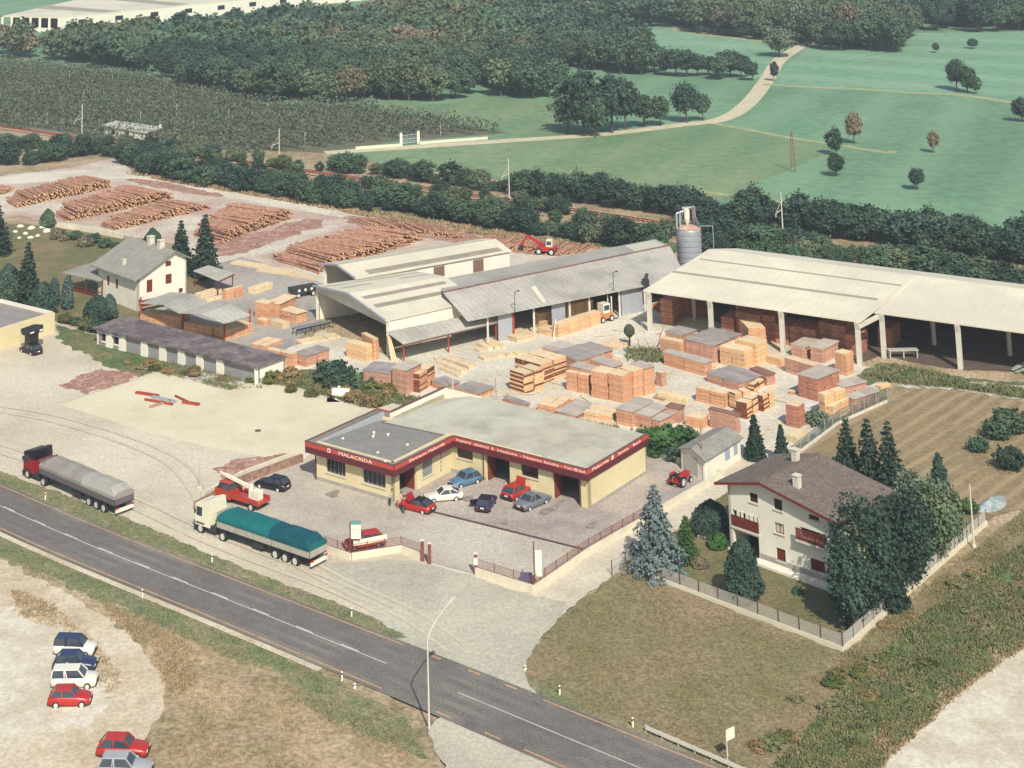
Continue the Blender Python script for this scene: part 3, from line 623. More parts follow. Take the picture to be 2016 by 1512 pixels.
b0, b1 = rel(bs, [B0, B1]); wallq(bs, b0 - nrm * .6, b1 - nrm * .6, 0, 5.3, 5.3, m_greywall)
g0, g1, g2 = rel(bs, [E0, K0, B0])
e_in = kd * .4
wallq(bs, g1 + e_in + (g0 - g1) * .12, g1 + e_in, 0, 6.8, 7.2, m_greywall); wallq(bs, g1 + e_in, g2 + e_in, 0, 7.2, 5.2, m_greywall)
wallq(bs, rel(bs, [E3])[0] - kd * .3, rel(bs, [K1_])[0] - kd * .3, 0, 5.4, 7.3, m_greywall)
for (u, v), zt in (((1279, 652), 5.25), ((1412, 660), 5.3), ((1555, 697), 5.3), ((1705, 727), 5.3), ((1733, 709), 5.45), ((1880, 737), 5.45)):
    p = G(u, v)
    if u < 1300 or u == 1412: p = rel(bs, [E0 + ed * (.9 if u < 1300 else (E1 - E0).length * .325)])[0] + nrm * .1
    elif u == 1733 or u == 1880: p = rel(bs, [E2 + (E3 - E2).normalized() * (1.2 if u == 1733 else 11.1)])[0] + nrm * .15
    else: p = rel(bs, [E0 + ed * (E1 - E0).length * (.652 if u == 1555 else .985)])[0] + nrm * .1
    m = MB(); m.box(-.28, .28, -.3, .3, 0, zt - .9); m.add([(-.28, -.3, zt - .9), (.28, -.3, zt - .9), (.28, .3, zt - .9), (-.28, .3, zt - .9), (-.28, -.55, zt), (.28, -.55, zt), (.28, .3, zt), (-.28, .3, zt)], [(0, 1, 5, 4), (1, 2, 6, 5), (2, 3, 7, 6), (3, 0, 4, 7), (4, 5, 6, 7)])
    c = m.build('column', m_conc, bs); c.location = (p.x, p.y, 0); c.rotation_euler.z = math.atan2(ed.y, ed.x)
pa = rel(bs, [E1])[0]; pb = rel(bs, [E2])[0]
m = MB(); m.bar(pa + Vector((0, 0, -.6)) - ed * .3 , pb + Vector((0, 0, -.45)) + ed * .8, .4, .5); m.build('tie_beam', m_conc, bs)
# inner column row
for k in range(5):
    p = f1[0].lerp(f1[1], .12 + k * .22) + nrm * 9; post(bs, (p.x, p.y), 6.4, .5, m_conc)
for k in range(3):
    p = f2[0].lerp(f2[1], .15 + k * .28) + nrm * 9; post(bs, (p.x, p.y), 6.4, .5, m_conc)

# ---- long grey sawmill hall
lh = thing('sawmill_hall', 'long low sawmill hall with pale grey corrugated roof', 'sawmill', (25, 245, 0))
e0, e1, r1, r0 = G(920, 631.5, 3.9), G(1352, 546, 3.9), G(1318, 483, 5.9), G(872, 576, 5.9)
k0, k1 = G(860, 551, 4.4), G(1290, 471, 4.4)
A_ = rel(lh, [e0, e1, r1, r0]); B_ = rel(lh, [r0, r1, k1, k0])
slab(lh, 'roof', A_, .12, m_greysheet); slab(lh, 'roof', B_, .12, m_greysheet)
strip_on(lh, 'roof_light', A_, .33, .35, .1, .62, m_whitesheet); strip_on(lh, 'roof_light', B_, .84, .985, .1, .9, m_whitesheet)
m = MB(); m.bar(A_[3] + Vector((0, 0, .05)), A_[2] + Vector((0, 0, .05)), .3, .12); m.build('ridge_cap', mat('ridge_rust', srgb((140, 104, 92)), var=.2), lh)
ax = (A_[1] - A_[0]).normalized(); an = Vector((-ax.y, ax.x, 0))
fl = lambda s: A_[0].lerp(A_[1], s) + an * .9
wallq(lh, A_[3] + an * 3.5 + ax * .6, A_[2] + an * 3.5 - ax * .6, 0, 4.2, 4.2, m_greywall)          # rear inside wall
wallq(lh, A_[1] - ax * .5 + an * .7, A_[2] - ax * .5, 0, 3.7, 5.6, m_greywall)
wallq(lh, A_[2] - ax * .5, B_[2] - ax * .5 - an * .4, 0, 5.6, 4.2, m_greywall)
wallq(lh, B_[3] - an * .5, B_[2] - an * .5, 0, 4.2, 4.2, m_greywall)
for s0, s1 in ((.145, .205), (.38, .44), (.7, .8)):
    a = fl(s0); b = fl(s1); wallq(lh, a, b, 0, 3.6, 3.6, mat('grey_door', srgb((166, 168, 172)), var=.06, world=False), .1, 'sliding_door')
for s in (.1, .21, .3, .46, .55, .69, .81):
    p = fl(s); post(lh, (p.x, p.y), 3.7, .28, m_redpost if s == .21 else m_conc)

# ---- front white gabled shed
def gable_shed(name, label, loc, corners, ez, rz_, strips, material, ov=0):
    t = thing(name, label, 'shed', loc)
    fl_, fr_, br_, bl_ = rel(t, corners)
    fm = (fl_ + fr_) / 2; bm = (bl_ + br_) / 2; fm.z = bm.z = rz_
    left = [fl_, fm, bm, bl_]; right = [fr_, br_, bm, fm]
    slab(t, 'roof', [fl_, fm, bm, bl_], .12, material); slab(t, 'roof', [fm, fr_, br_, bm], .12, material)
    m = MB()
    for a, b in ((fl_, fm), (fm, fr_)): m.bar(a + Vector((0, 0, .04)), b + Vector((0, 0, .04)), .22, .26)
    m.build('verge_trim', mat('lilac_trim', srgb((172, 168, 176)), var=.06), t)
    for side, s0, s1, t0, t1, mt in strips:
        q = [fl_, fm, bm, bl_] if side == 'l' else [fr_, fm, bm, br_]
        strip_on(t, 'roof_light', q, s0, s1, t0, t1, mt)
    return t, fl_, fr_, br_, bl_, fm, bm
ez = 4.7
t, a, b, c, d, fm, bm = gable_shed('front_shed', 'cream roofed open gabled shed with wide dark front opening', (0, 240, 0),
    [G(616, 563, ez), G(759, 632, ez), G(942, 591, ez), G(817, 533, ez)], ez, 5.9,
    [('l', .2, .26, .02, .97, m_skylight2), ('l', .5, .57, .1, .97, m_skylight2), ('r', .74, .84, .08, .93, m_skylight), ('r', .42, .53, .08, .93, m_skylight)], m_whitesheet2)
ax2 = (c - b).normalized(); an2 = Vector((-ax2.y, ax2.x, 0))
m = MB(); m.add([a + ax2 * .5 - Vector((0, 0, .12)), b + ax2 * .5 - Vector((0, 0, .12)), fm + ax2 * .5 - Vector((0, 0, .12)), a + ax2 * .5 - Vector((0, 0, .75)), b + ax2 * .5 - Vector((0, 0, .75))], [(0, 3, 4, 1, 2)]); 
m2 = MB(); v_ = m.v; w_ = [tuple(Vector(x) + ax2 * .25) for x in v_]; m2.add(v_ + w_, [(3, 4, 1, 2, 0), (8, 5, 7, 6, 9), (3, 8, 9, 4), (0, 5, 8, 3), (1, 4, 9, 6)]); m2.build('gable_beam', m_conc, t)
post(t, b + ax2 * .6 + an2 * .3, ez - .2, .45, m_conc); post(t, a + ax2 * .6 - an2 * .3, ez - .2, .45, m_conc)
wallq(t, b + ax2 * 3 + an2 * .2, c - ax2 * .4 + an2 * .2, 3.0, ez - .15, ez - .15, m_white); wallq(t, b + ax2 * .7 + an2 * .2, b + ax2 * 3 + an2 * .2, 3.0, ez - .15, ez - .15, m_white)
wallq(t, a + ax2 * .9 - an2 * .5, d - ax2 * .4 - an2 * .5, 0, ez - .15, ez - .15, m_white)
wallq(t, d - ax2 * .6 - an2 * .3, c - ax2 * .6 + an2 * .3, 0, ez, ez, m_greywall)
# lean-to along its right side
ln = thing('lean_to', 'grey sheeted lean-to roof on red posts beside the front shed', 'lean-to', (8, 233, 0))
q = rel(ln, [G(793, 677, 2.6), G(984, 632.5, 2.6), G(968, 612, 3.5), G(761, 653, 3.5)])
slab(ln, 'roof', q, .1, m_greysheet)
for s in (.02, .47, .97):
    p = q[0].lerp(q[1], s) + an2 * .3; m = MB(); m.tube((p.x, p.y, 0), (p.x, p.y, 2.55), .12, n=8); m.build('post', m_redpost, ln)
m = MB(); m.bar(q[0] - Vector((0, 0, .18)), q[1] - Vector((0, 0, .18)), .12, .18); m.build('eaves_beam', m_coping, ln)
# ---- rear white shed
ez = 5.0
t, a, b, c, d, fm, bm = gable_shed('rear_shed', 'cream roofed shed behind, white side wall with two brown windows', (5, 262, 0),
    [G(627, 520, ez), G(700, 549, ez), G(1008, 494, ez), G(946, 470, ez)], ez, 5.9,
    [('l', .3, .4, .02, .97, m_skylight2), ('l', .75, .86, .03, .95, m_skylight2), ('r', .12, .4, .1, .95, m_skylight)], m_whitesheet2)
ax3 = (c - b).normalized(); an3 = Vector((-ax3.y, ax3.x, 0))
wallq(t, b + ax3 * .5 + an3 * .3, c - ax3 * .3 + an3 * .3, 0, ez - .13, ez - .13, m_white)
wallq(t, c - ax3 * .3 + an3 * .3, d - ax3 * .3 - an3 * .3, 0, ez - .13, ez - .13, m_white); wallq(t, d - an3 * .3 - ax3 * .3, a + ax3 * .8 - an3 * .3, 0, ez - .13, ez - .13, m_white)
L_ = (c - b).length
for s in (.49, .745):
    p = b + ax3 * (L_ * s) + an3 * .3
    m = MB(); m.box(0, 2.0, -.05, -.003, 2.75, 4.55); wn = m.build('window', mat('brown_shutter', srgb((138, 110, 92)), var=.1, world=False), t); wn.location = (p.x, p.y, 0); wn.rotation_euler.z = math.atan2(ax3.y, ax3.x)
    m = MB()
    for k in range(4): m.box(.1 + k * .5, .16 + k * .5, -.08, -.054, 2.75, 4.55)
    m.build('slat', m_coping, wn)
post(t, a + ax3 * .5 + (b - a).normalized() * 1.2, ez - .2, .5, m_conc); post(t, b + ax3 * .5 - (b - a).normalized() * .6, ez - .2, .5, m_conc)

# ---- sawdust silo
sp_ = G(1360, 545); sp_.z = 0
sl = thing('sawdust_silo', 'ribbed grey sawdust silo with cyclone and pipes on top', 'silo', sp_)
ht = height(sp_, 449)
r_ = 1.95
prof = [(r_, 0)]
nb = 9
for k in range(nb):
    z0 = ht * k / nb; z1 = ht * (k + 1) / nb; prof += [(r_ * .985, z0 + .03), (r_ * 1.0, z0 + .25), (r_, z1 - .25), (r_ * .985, z1 - .03)]
m = MB(); m.lathe(prof, 28); m.build('tank', m_steel, sl, True)
m = MB()
for k in range(1, nb): m.lathe([(r_ * 1.02, -.05), (r_ * 1.03, 0), (r_ * 1.02, .05)], 28, (0, 0, ht * k / nb))
m.build('hoop', mat('silo_hoop', srgb((150, 154, 156)), var=.05, world=False), sl)
m = MB(); m.lathe([(r_ * 1.03, 0), (r_ * .6, .42), (.2, .62)], 28, (0, 0, ht)); m.build('cap', m_rustcap, sl)
m = MB(); m.lathe([(.12, 0), (.3, .5), (.46, 1.0), (.46, 2.3), (.5, 2.4), (.1, 2.6)], 12, (-.25, -.4, ht + .5)); m.build('cyclone', m_sign, sl)
m = MB(); m.lathe([(.12, 0), (.36, .9), (.36, 2.6), (.1, 2.8)], 12, (.95, .1, ht + .6)); m.build('cyclone', mat('cyclone_grey', srgb((130, 116, 120)), var=.08, world=False), sl)
for x, y, h in ((-1.35, -.3, 2.5), (-1.8, .3, 2.2)):
    m = MB(); m.tube((x, y, 0), (x, y, ht + h), .17, n=8); m.tube((x, y, ht + h), (x + .9, y, ht + h + .25), .17, n=8); m.build('duct', m_steel, sl)
m = MB(); m.bar((-.9, 0, ht + 3.1), (1.2, .1, ht + 3.2), .35, .25); m.build('cross_duct', m_steel, sl)
m = MB()
for a_ in ((-1.7, -1.2), (1.8, -1.0), (1.7, 1.2)): m.bar((a_[0], a_[1], ht + .05), (a_[0] * .5, a_[1] * .3, ht + 2.6), .06)
m.bar((1.9, 0, ht + .3), (4., .4, ht + .2), .08); m.bar((4., .4, 0), (4., .4, ht + .3), .09); m.build('brace', m_steel, sl)

# ---- low shed with weathered roof (left)
ls = thing('low_shed', 'long low shed with weathered grey board roof and white pillars', 'shed', (-28, 218, 0))
e0, e1, r1, r0 = G(183, 645.5, 2.3), G(505, 724, 2.3), G(566, 702, 2.75), G(247, 622, 2.75)
q = rel(ls, [e0, e1, r1, r0]); dx = (q[1] - q[0]).normalized(); dn = Vector((-dx.y, dx.x, 0)); Ls = (q[1] - q[0]).length
slab(ls, 'roof_deck', [p - Vector((0, 0, .06)) for p in q], .1, m_timberdark)
nbd = 17
me_cache = None
for k in range(nbd):       # lapped boards running the length of the roof
    t0 = k / nbd; t1 = (k + 1.08) / nbd
    a = q[0].lerp(q[3], t0); b = q[1].lerp(q[2], t0); c = q[1].lerp(q[2], min(1, t1)); d = q[0].lerp(q[3], min(1, t1)); j = R0.uniform(-.01, .02)
    for s0, s1 in ((0, .34), (.343, .67), (.673, 1)):
        A = a.lerp(b, s0) + Vector((0, 0, .06 + j)); B = a.lerp(b, s1) + Vector((0, 0, .06 + j)); Cc = d.lerp(c, s1) + Vector((0, 0, .015 + j)); Dd = d.lerp(c, s0) + Vector((0, 0, .015 + j))
        slab(ls, 'roof_board', [A, B, Cc, Dd], .035, m_timberdark); j = R0.uniform(-.01, .025)
wallq(ls, q[0] + dn * .55 + dx * .3, q[1] + dn * .55 - dx * .15, 0, 2.12, 2.12, m_greywall)
w1 = q[1] + dn * .1 - dx * .35; w2 = q[2] - dn * .1 - dx * .35
wallq(ls, w1, w2, 0, 2.16, 2.55, m_white); wallq(ls, q[3] - dn * .3 + dx * .3, q[0] + dn * .5 + dx * .3, 0, 2.5, 2.1, m_white); wallq(ls, w2, q[3] - dn * .3 + dx * .3, 0, 2.5, 2.5, m_greywall)
for k, s in enumerate((.075, .16, .30, .415, .53, .64, .76)):
    p = q[0].lerp(q[1], s) + dn * .3; m = MB(); m.box(0, 1.25, 0, .24, 0, 2.0); o = m.build('pillar', m_white, ls); o.location = (p.x, p.y, 0); o.rotation_euler.z = math.atan2(dx.y, dx.x)
for s in (.045, .125):
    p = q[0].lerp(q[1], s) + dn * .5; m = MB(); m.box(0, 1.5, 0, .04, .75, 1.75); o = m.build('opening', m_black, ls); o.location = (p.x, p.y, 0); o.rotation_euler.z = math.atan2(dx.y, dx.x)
    m = MB(); m.box(-.15, 1.65, -.4, .0, 1.86, 1.92); m.build('awning', m_bluewhite, o); m = MB(); m.box(-.1, 1.6, -.06, -.004, .5, .74); m.build('sill', m_white, o)

# ---- timber store under corrugated canopies
cn = thing('timber_canopy', 'twin pitched grey sheet canopy on red posts over stacked boards', 'canopy', (-27, 245, 0))
def canopy(px, z):
    a, b, c, d, e, f = rel(cn, [G(u, v, zz) for (u, v), zz in zip(px, z)])   # left eave front, ridge front, right eave front, right eave back, ridge back, left eave back
    slab(cn, 'roof', [a, b, e, f], .07, m_greysheet); slab(cn, 'roof', [b, c, d, e], .07, m_greysheet)
canopy([(274, 597), (322, 599.5), (352, 617), (412, 596), (378, 578), (335, 575)], (3.2, 3.9, 3.3, 3.3, 3.9, 3.2))
canopy([(353, 616.5), (397, 618), (440, 636.5), (493, 620), (455, 598), (413, 596)], (3.25, 3.95, 3.3, 3.3, 3.95, 3.25))
for u, v in ((277, 630), (361, 650), (442, 672), (492, 655)):
    p = rel(cn, [G(u, v)])[0]; m = MB(); m.tube((p.x, p.y, 0), (p.x, p.y, 3.2), .13, n=8); m.build('post', m_redpost, cn)

# ---- small garage by the drive
gg = thing('garden_garage', 'small white garage with brown-grey pitched roof behind the house', 'garage', (35, 191, 0))
q = rel(gg, [G(1334, 882, 2.3), G(1388, 908, 2.3), G(1463, 861, 2.3), G(1405, 843, 2.3)])
fm = (q[0] + q[1]) / 2; bm = (q[3] + q[2]) / 2; fm.z = bm.z = 3.0
slab(gg, 'roof', [q[1], q[2], bm, fm], .12, m_tilegrey); slab(gg, 'roof', [fm, bm, q[3], q[0]], .12, m_tilegrey)
u_ = (q[2] - q[1]).normalized(); v_ = (q[0] - q[1]).normalized(); ins = lambda p, a, b: p + u_ * a + v_ * b
c4 = [ins(q[1], .3, .3), ins(q[2], -.3, .3), ins(q[3], -.3, -.3), ins(q[0], .3, -.3)]
for i in range(4): wallq(gg, c4[i], c4[(i + 1) % 4], 0, 2.2, 2.2, m_white)
m = MB(); mid = (c4[0] + c4[3]) / 2; m.add([(c4[0].x, c4[0].y, 2.2), (c4[3].x, c4[3].y, 2.2), (mid.x, mid.y, 2.85)], [(0, 1, 2)]); m.build('gable', m_white, gg)
p = c4[3].lerp(c4[0], .1) - u_ * .03; m = MB(); m.box(0, 2.4, -.02, .02, .05, 2.0); o = m.build('garage_door', mat('door_grey', srgb((186, 182, 170)), var=.05, world=False), gg); o.location = (p.x, p.y, 0); o.rotation_euler.z = math.atan2((c4[0] - c4[3]).y, (c4[0] - c4[3]).x)
for s, wd in ((.55, 1.1), (.8, .8)):
    p = c4[0].lerp(c4[1], s) - v_ * .05; m = MB(); m.box(0, wd, -.03, .02, .9, 1.9); o = m.build('window', m_bluewhite, gg); o.location = (p.x, p.y, 0); o.rotation_euler.z = math.atan2(u_.y, u_.x)

# ---- flat roofed building at the left edge
fb = thing('flat_building', 'flat roofed cream building at the left edge with grey roof', 'building', (-45, 232, 0))
q = rel(fb, [G(-140, 690, 2.9), G(108, 614, 2.9), G(0, 588, 2.9), G(-200, 640, 2.9)])
c4 = q
for i in range(4):
    a, b = c4[i], c4[(i + 1) % 4]; wallq(fb, a, b, 0, 2.9, 2.9, m_cream if i in (0,) else m_white, .3)
slab(fb, 'roof', [p - Vector((0, 0, .45)) + ((sum(c4, Vector()) / 4) - p).normalized() * .25 for p in c4], .15, mat('roof_grey_flat', srgb((150, 142, 136)), var=.08, scale=.5))
d_ = (c4[1] - c4[0]).normalized()
p = c4[0].lerp(c4[1], .86) - Vector((-d_.y, d_.x, 0)) * .0
# dark canopy over the side entrance
ay = thing('entrance_awning', 'black curved awning over the side entrance of the flat building', 'awning', G(66, 690))
rzz = math.atan2(d_.y, d_.x)
ay.rotation_euler.z = rzz
m_awn = mat('black_awning', (.03, .028, .03), rough=.5, var=.2, world=False)
zt_ = height(ay.location, 655)
m = MB(); m.prism([(-1.4, -.6), (1.2, -.6), (2.2, .6), (1.6, 1.8), (-1.0, 1.6), (-1.7, .4)], zt_, zt_ + .5); m.build('hood', m_awn, ay)
m = MB(); m.prism([(-.9, -.2), (.7, -.2), (1.0, 1.2), (-.6, 1.2)], .0, zt_ - .003); m.build('porch', m_awn, ay)
m = MB(); m.box(-1.2, -.5, -.66, -.604, zt_ + .2, zt_ + .38); m.box(.5, 1.1, -.66, -.604, zt_ + .15, zt_ + .38); m.build('highlight_strip', m_sign, ay)
# ================================================================== HOUSES
def on_plane(P0, P1, u, v):
    "where the sight line through pixel u,v meets the vertical plane P0-P1: distance along it and height"
    x = (u - CAM_CX) / CAM_F; y = -(v - CAM_CY) / CAM_F
    r = _F + _X * x + _Y * y; d = (P1 - P0).normalized(); n = Vector((-d.y, d.x, 0)); o = Vector((0, 0, CAM_H))
    t = (P0 - o).dot(n) / r.dot(n); p = o + r * t
    return (p - P0).dot(d), p.z
# ---- big house on the right
P0 = G(1438.6, 1084); P1 = G(1640, 1160)
hs = thing('family_house', 'tall cream house with brown tiled roof and two brown balconies', 'house', P0, math.atan2((P1 - P0).y, (P1 - P0).x) + .03)
HW = (P1 - P0).length; HD = 9.2
_, zl_ = on_plane(P0, P1, 1432, 953); _, zr_ = on_plane(P0, P1, 1636, 1040)
fo = .75                                                # eaves overhang in front
dfr = (P1 - P0).normalized(); nfr = Vector((-dfr.y, dfr.x, 0))
Q0 = P0 - nfr * fo; Q1 = P1 - nfr * fo
sl_, ztl = on_plane(Q0, Q1, 1406, 949); sa_, za_ = on_plane(Q0, Q1, 1492, 950); sr_, ztr = on_plane(Q0, Q1, 1643, 1031.5)
def opening(u0, v0, u1, v1, pad=0):
    s0, z1 = on_plane(P0, P1, u0, v0); s1, z0 = on_plane(P0, P1, u1, v1); return [min(s0, s1), max(s0, s1), min(z0, z1), max(z0, z1)]
OPS = dict(w1=opening(1474, 969, 1491, 993), w2=opening(1521, 981, 1538, 1008), w3=opening(1523, 1028, 1542, 1055), w4=opening(1526, 1078, 1545, 1109), w5=opening(1592, 1099, 1621, 1133), w6=opening(1589, 1013, 1609, 1029))
lg = opening(1443, 1003, 1493, 1052); lg = [.45, 3.35, lg[2], lg[3]]
cpk = [.45, 3.35, .05, lg[2] - .35]
b2 = opening(1572, 1038, 1632, 1080); b2 = [b2[0], HW - .55, b2[2], b2[3]]
ftop = min(zl_, zr_) - .1
# front wall cut into columns so that no opening overlaps another above it
def wall_cols(a, b, zt, ops, material, parent, th=.3):
    """wall with openings that may stand above one another"""
    d = Vector((b[0] - a[0], b[1] - a[1], 0)); L = d.length; d.normalize(); nr = Vector((-d.y, d.x, 0)); a = Vector((a[0], a[1], 0))
    xs = sorted(set([0.0, L] + [x for o in ops for x in o[:2]])); m = MB()
    for x0, x1 in zip(xs, xs[1:]):
        if x1 - x0 < 1e-4: continue
        xm = (x0 + x1) / 2; oo = sorted([o for o in ops if o[0] <= xm <= o[1]], key=lambda o: o[2]); z = 0.
        zz = []
        for o in oo: zz.append((z, o[2])); z = o[3]
        zz.append((z, None))
        z0a = zt(x0); z0b = zt(x1)
        for lo_, hi_ in zz:
            p = [a + d * x0, a + d * x1, a + d * x1 + nr * th, a + d * x0 + nr * th]
            if hi_ is None: m.prism([(q.x, q.y) for q in p], [lo_] * 4, [z0a, z0b, z0b, z0a])
            elif hi_ > lo_: m.prism([(q.x, q.y) for q in p], lo_, hi_)
    return m.build('wall', material, parent)
apx = sa_
ztop = lambda s: (ztl + (za_ - ztl) * (s - sl_) / (sa_ - sl_) if s < sa_ else za_ + (ztr - za_) * (s - sa_) / (sr_ - sa_)) - .18
opl = list(OPS.values()) + [lg, cpk, b2]
class _F2:  # piecewise gable needs a cut at the apex
    pass
opl2 = opl + [[apx, apx, 0, 0]]
wall_cols((0, 0), (HW, 0), ztop, opl2, m_white, hs)
wall_cols((HW, 0), (HW, HD), lambda s: ztop(HW), [[3.2, 4.0, 3.2, 4.6], [6.6, 7.6, 3.2, 4.6]], m_cream, hs)
wall_cols((HW, HD), (0, HD), lambda s: ztop(HW - s), [[HW - apx, HW - apx, 0, 0]], m_white, hs)
wall_cols((0, HD), (0, 0), lambda s: ztop(0), [], m_white, hs)
for k, o in OPS.items():
    window(hs, (0, 0), (HW, 0), o[0], o[1], o[2], o[3], .16, 1, frame=m_brownwood, glass=(m_glass if k != 'w3' else m_curtain) if k in ('w1', 'w2', 'w3') else m_brownwood)
for s0, s1, z0, z1 in ((3.2, 4.0, 3.2, 4.6), (6.6, 7.6, 3.2, 4.6)): window(hs, (HW, 0), (HW, HD), s0, s1, z0, z1, .16, 1, frame=m_brownwood, glass=m_brownwood)
def loggia(o, name, dep=1.6, back=m_greywall, rail=True, prow=.0):
    m = MB(); m.box(o[0], o[1], dep, dep + .1, o[2] - .05, o[3] + .1); bw = m.build(name, back, hs)
    m = MB(); m.box(o[0] + .2, o[0] + 1.1, dep - .05, dep - .003, o[2], o[2] + 2.0); m.build('door', m_glass, bw)
    m = MB(); m.box(o[0] + 1.5, o[1] - .3, dep - .05, dep - .003, o[2] + .6, o[2] + 1.9); m.build('window', m_glass, bw)
    m = MB(); m.box(o[0] - .15, o[1] + .15, -prow - .12, dep, o[2] - .2, o[2] - .003); m.build('balcony_slab', m_conc, bw)
    if rail:
        r = MB(); r.box(o[0] - .1, o[1] + .1, -prow - .1, -prow - .02, o[2] + .9, o[2] + 1.0); r.build('handrail', m_brownwood, bw)
        n = int((o[1] - o[0]) / .16); r0 = MB(); r0.box(-.065, .065, -.02, .02, .02, .88); pm = r0.mesh('railing_board', m_brownwood)
        for k in range(n + 1):
            x = obj('railing_board', pm, None, bw); x.location = (o[0] - .03 + (o[1] - o[0] + .06) * k / n, -prow - .06, o[2])
loggia(lg, 'loggia')
loggia(b2, 'balcony', 1.5, m_white, True, .55)
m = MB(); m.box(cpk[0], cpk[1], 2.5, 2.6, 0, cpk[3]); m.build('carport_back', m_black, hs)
for k in range(5):
    m = MB(); x = lg[0] + .5 + k * .5; m.box(x, x + R0.uniform(.25, .42), -.02 - .05 * (k % 2), .0, lg[2] + 1.0 - R0.uniform(0, .3), lg[2] + 1.5); o = m.build('hanging_laundry', m_sign, hs)
m = MB(); m.box(3.5, HW + .1, -.05, -.004, .35, .75); m.build('plinth', m_plinth, hs)
m = MB(); m.box(3.3, HW + .4, -1.2, -.05, .01, .3); m.build('terrace_edge', m_white, hs)
RO = .9
a = Vector((sl_, -fo, ztl)); b = Vector((sa_, -fo, za_)); c = Vector((sr_, -fo, ztr)); yb = HD + .6
bk_ = lambda p: Vector((p.x, yb, p.z))
rf = slab(hs, 'roof', [b, c, bk_(c), bk_(b)], .16, m_tile); slab(hs, 'roof', [a, b, bk_(b), bk_(a)], .16, m_tile)
m = MB(); m.bar(b + Vector((0, 0, .04)), bk_(b) + Vector((0, 0, .04)), .24, .14); m.build('ridge_tiles', m_tile, hs)
for p, q in ((a, b), (b, c)):
    m = MB(); m.bar(p - Vector((0, .03, .12)), q - Vector((0, .03, .12)), .06, .22); m.build('barge_board', m_brownwood, hs)
m = MB(); m.bar(c - Vector((-.06, 0, .1)), bk_(c) - Vector((-.06, 0, .1)), .12, .12); m.build('gutter', m_brownwood, hs)
def roofz(x): return ztop(x) + .2
def chimney(x, y, wd, h):
    m = MB(); z = roofz(x); m.box(x - wd / 2, x + wd / 2, y - wd / 2, y + wd / 2, z - .4, z + h); ch = m.build('chimney', m_chim, hs)
    m = MB(); m.box(x - wd * .62, x + wd * .62, y - wd * .62, y + wd * .62, z + h + .003, z + h + .1); m.build('chimney_cap', m_chim, ch)
chimney(sa_ - .9, 7.0, .6, 1.0); chimney(sa_ + 2.6, 1.8, .6, 1.0)
m = MB(); x = sr_ - 2.3; m.box(x - .15, x + .15, 4.2, 4.5, roofz(x) - .1, roofz(x) + .25); m.build('roof_vent', m_coping, hs)

# ---- house on the left with grey roof
q0 = G(205, 583); q1 = G(271, 614); q2 = G(369, 578)
hl = thing('white_house', 'white house with grey tiled roof beside two dark spruces', 'house', q1)
d1 = (q0 - q1); d2 = (q2 - q1); W_ = d1.length * 1.08; D_ = 10.5
ang = math.atan2(d2.y, d2.x)
# local x runs along the gable wall (towards the right), local y along the eaves wall (towards the left/back)
hl.rotation_euler.z = math.radians(40)
lx = Vector((math.cos(math.radians(40)), math.sin(math.radians(40)), 0)); ly = Vector((-lx.y, lx.x, 0))
s_a, z_a = on_plane(q1, q1 + lx, 341, 492); s_r, z_r = on_plane(q1, q1 + lx, 367, 503); _, z_l = on_plane(q1, q1 + lx, 270, 544)
GW = s_r; EL = 12.0
gz = lambda s: (z_l + (z_a - z_l) * s / s_a if s < s_a else z_a + (z_r - z_a) * (s - s_a) / (s_r - s_a)) - .2
def op2(u0, v0, u1, v1):
    a_, zz1 = on_plane(q1, q1 + lx, u0, v0); b_, zz0 = on_plane(q1, q1 + lx, u1, v1); return [min(a_, b_), max(a_, b_), min(zz0, zz1), max(zz0, zz1)]
o_ = [op2(289, 552, 300, 574), op2(326, 541, 338, 557), op2(326, 515, 337, 523), op2(352, 568, 360, 575)]
wall_cols((0, 0), (GW, 0), gz, o_ + [[s_a, s_a, 0, 0]], m_white, hl)
for o in o_: window(hl, (0, 0), (GW, 0), *o, .12, 1, frame=m_brownwood, glass=m_brownwood, sill=False)
wall_cols((GW, 0), (GW, EL), lambda s: gz(GW), [], m_white, hl); wall_cols((GW, EL), (0, EL), lambda s: gz(GW - s), [[GW - s_a, GW - s_a, 0, 0]], m_white, hl)
wall_cols((0, EL), (0, 0), lambda s: gz(0), [[2.8, 3.5, 2.2, 3.6], [5.4, 6.1, 2.2, 3.6]], m_white, hl)
for s in (2.8, 5.4): window(hl, (0, EL), (0, 0), s, s + .7, 2.2, 3.6, .1, 0, frame=m_brownwood, glass=m_brownwood, sill=False)
ov_ = .9
A = Vector((-ov_, -.7, z_l - ov_ * (z_a - z_l) / s_a)); B = Vector((s_a, -.7, z_a)); Cc = Vector((GW + .5, -.7, z_r - .3)); bk2 = lambda p: Vector((p.x, EL + .9, p.z))
slab(hl, 'roof', [A, B, bk2(B), bk2(A)], .16, m_tilegrey); slab(hl, 'roof', [B, Cc, bk2(Cc), bk2(B)], .16, m_tilegrey)
for x, y, wd, h in ((s_a - .2, 3.2, .9, 1.0), (s_a - .1, 6.4, .9, 1.0), (1.1, 6.0, .5, .7)):
    m = MB(); z = gz(x); m.box(x - wd / 2, x + wd / 2, y - wd / 2, y + wd / 2, z - .2, z + h + .2); ch = m.build('chimney', m_chim, hl); m = MB(); m.box(x - wd * .6, x + wd * .6, y - wd * .6, y + wd * .6, z + h + .203, z + h + .3); m.build('chimney_cap', m_chim, ch)
o = op2(274, 575, 327, 590); m = MB(); m.box(o[0], o[1], -1.0, -.01, o[2] - .15, o[2]); bl = m.build('balcony', m_conc, hl)
m = MB(); m.box(-.035, .035, -.03, .03, .003, .95)
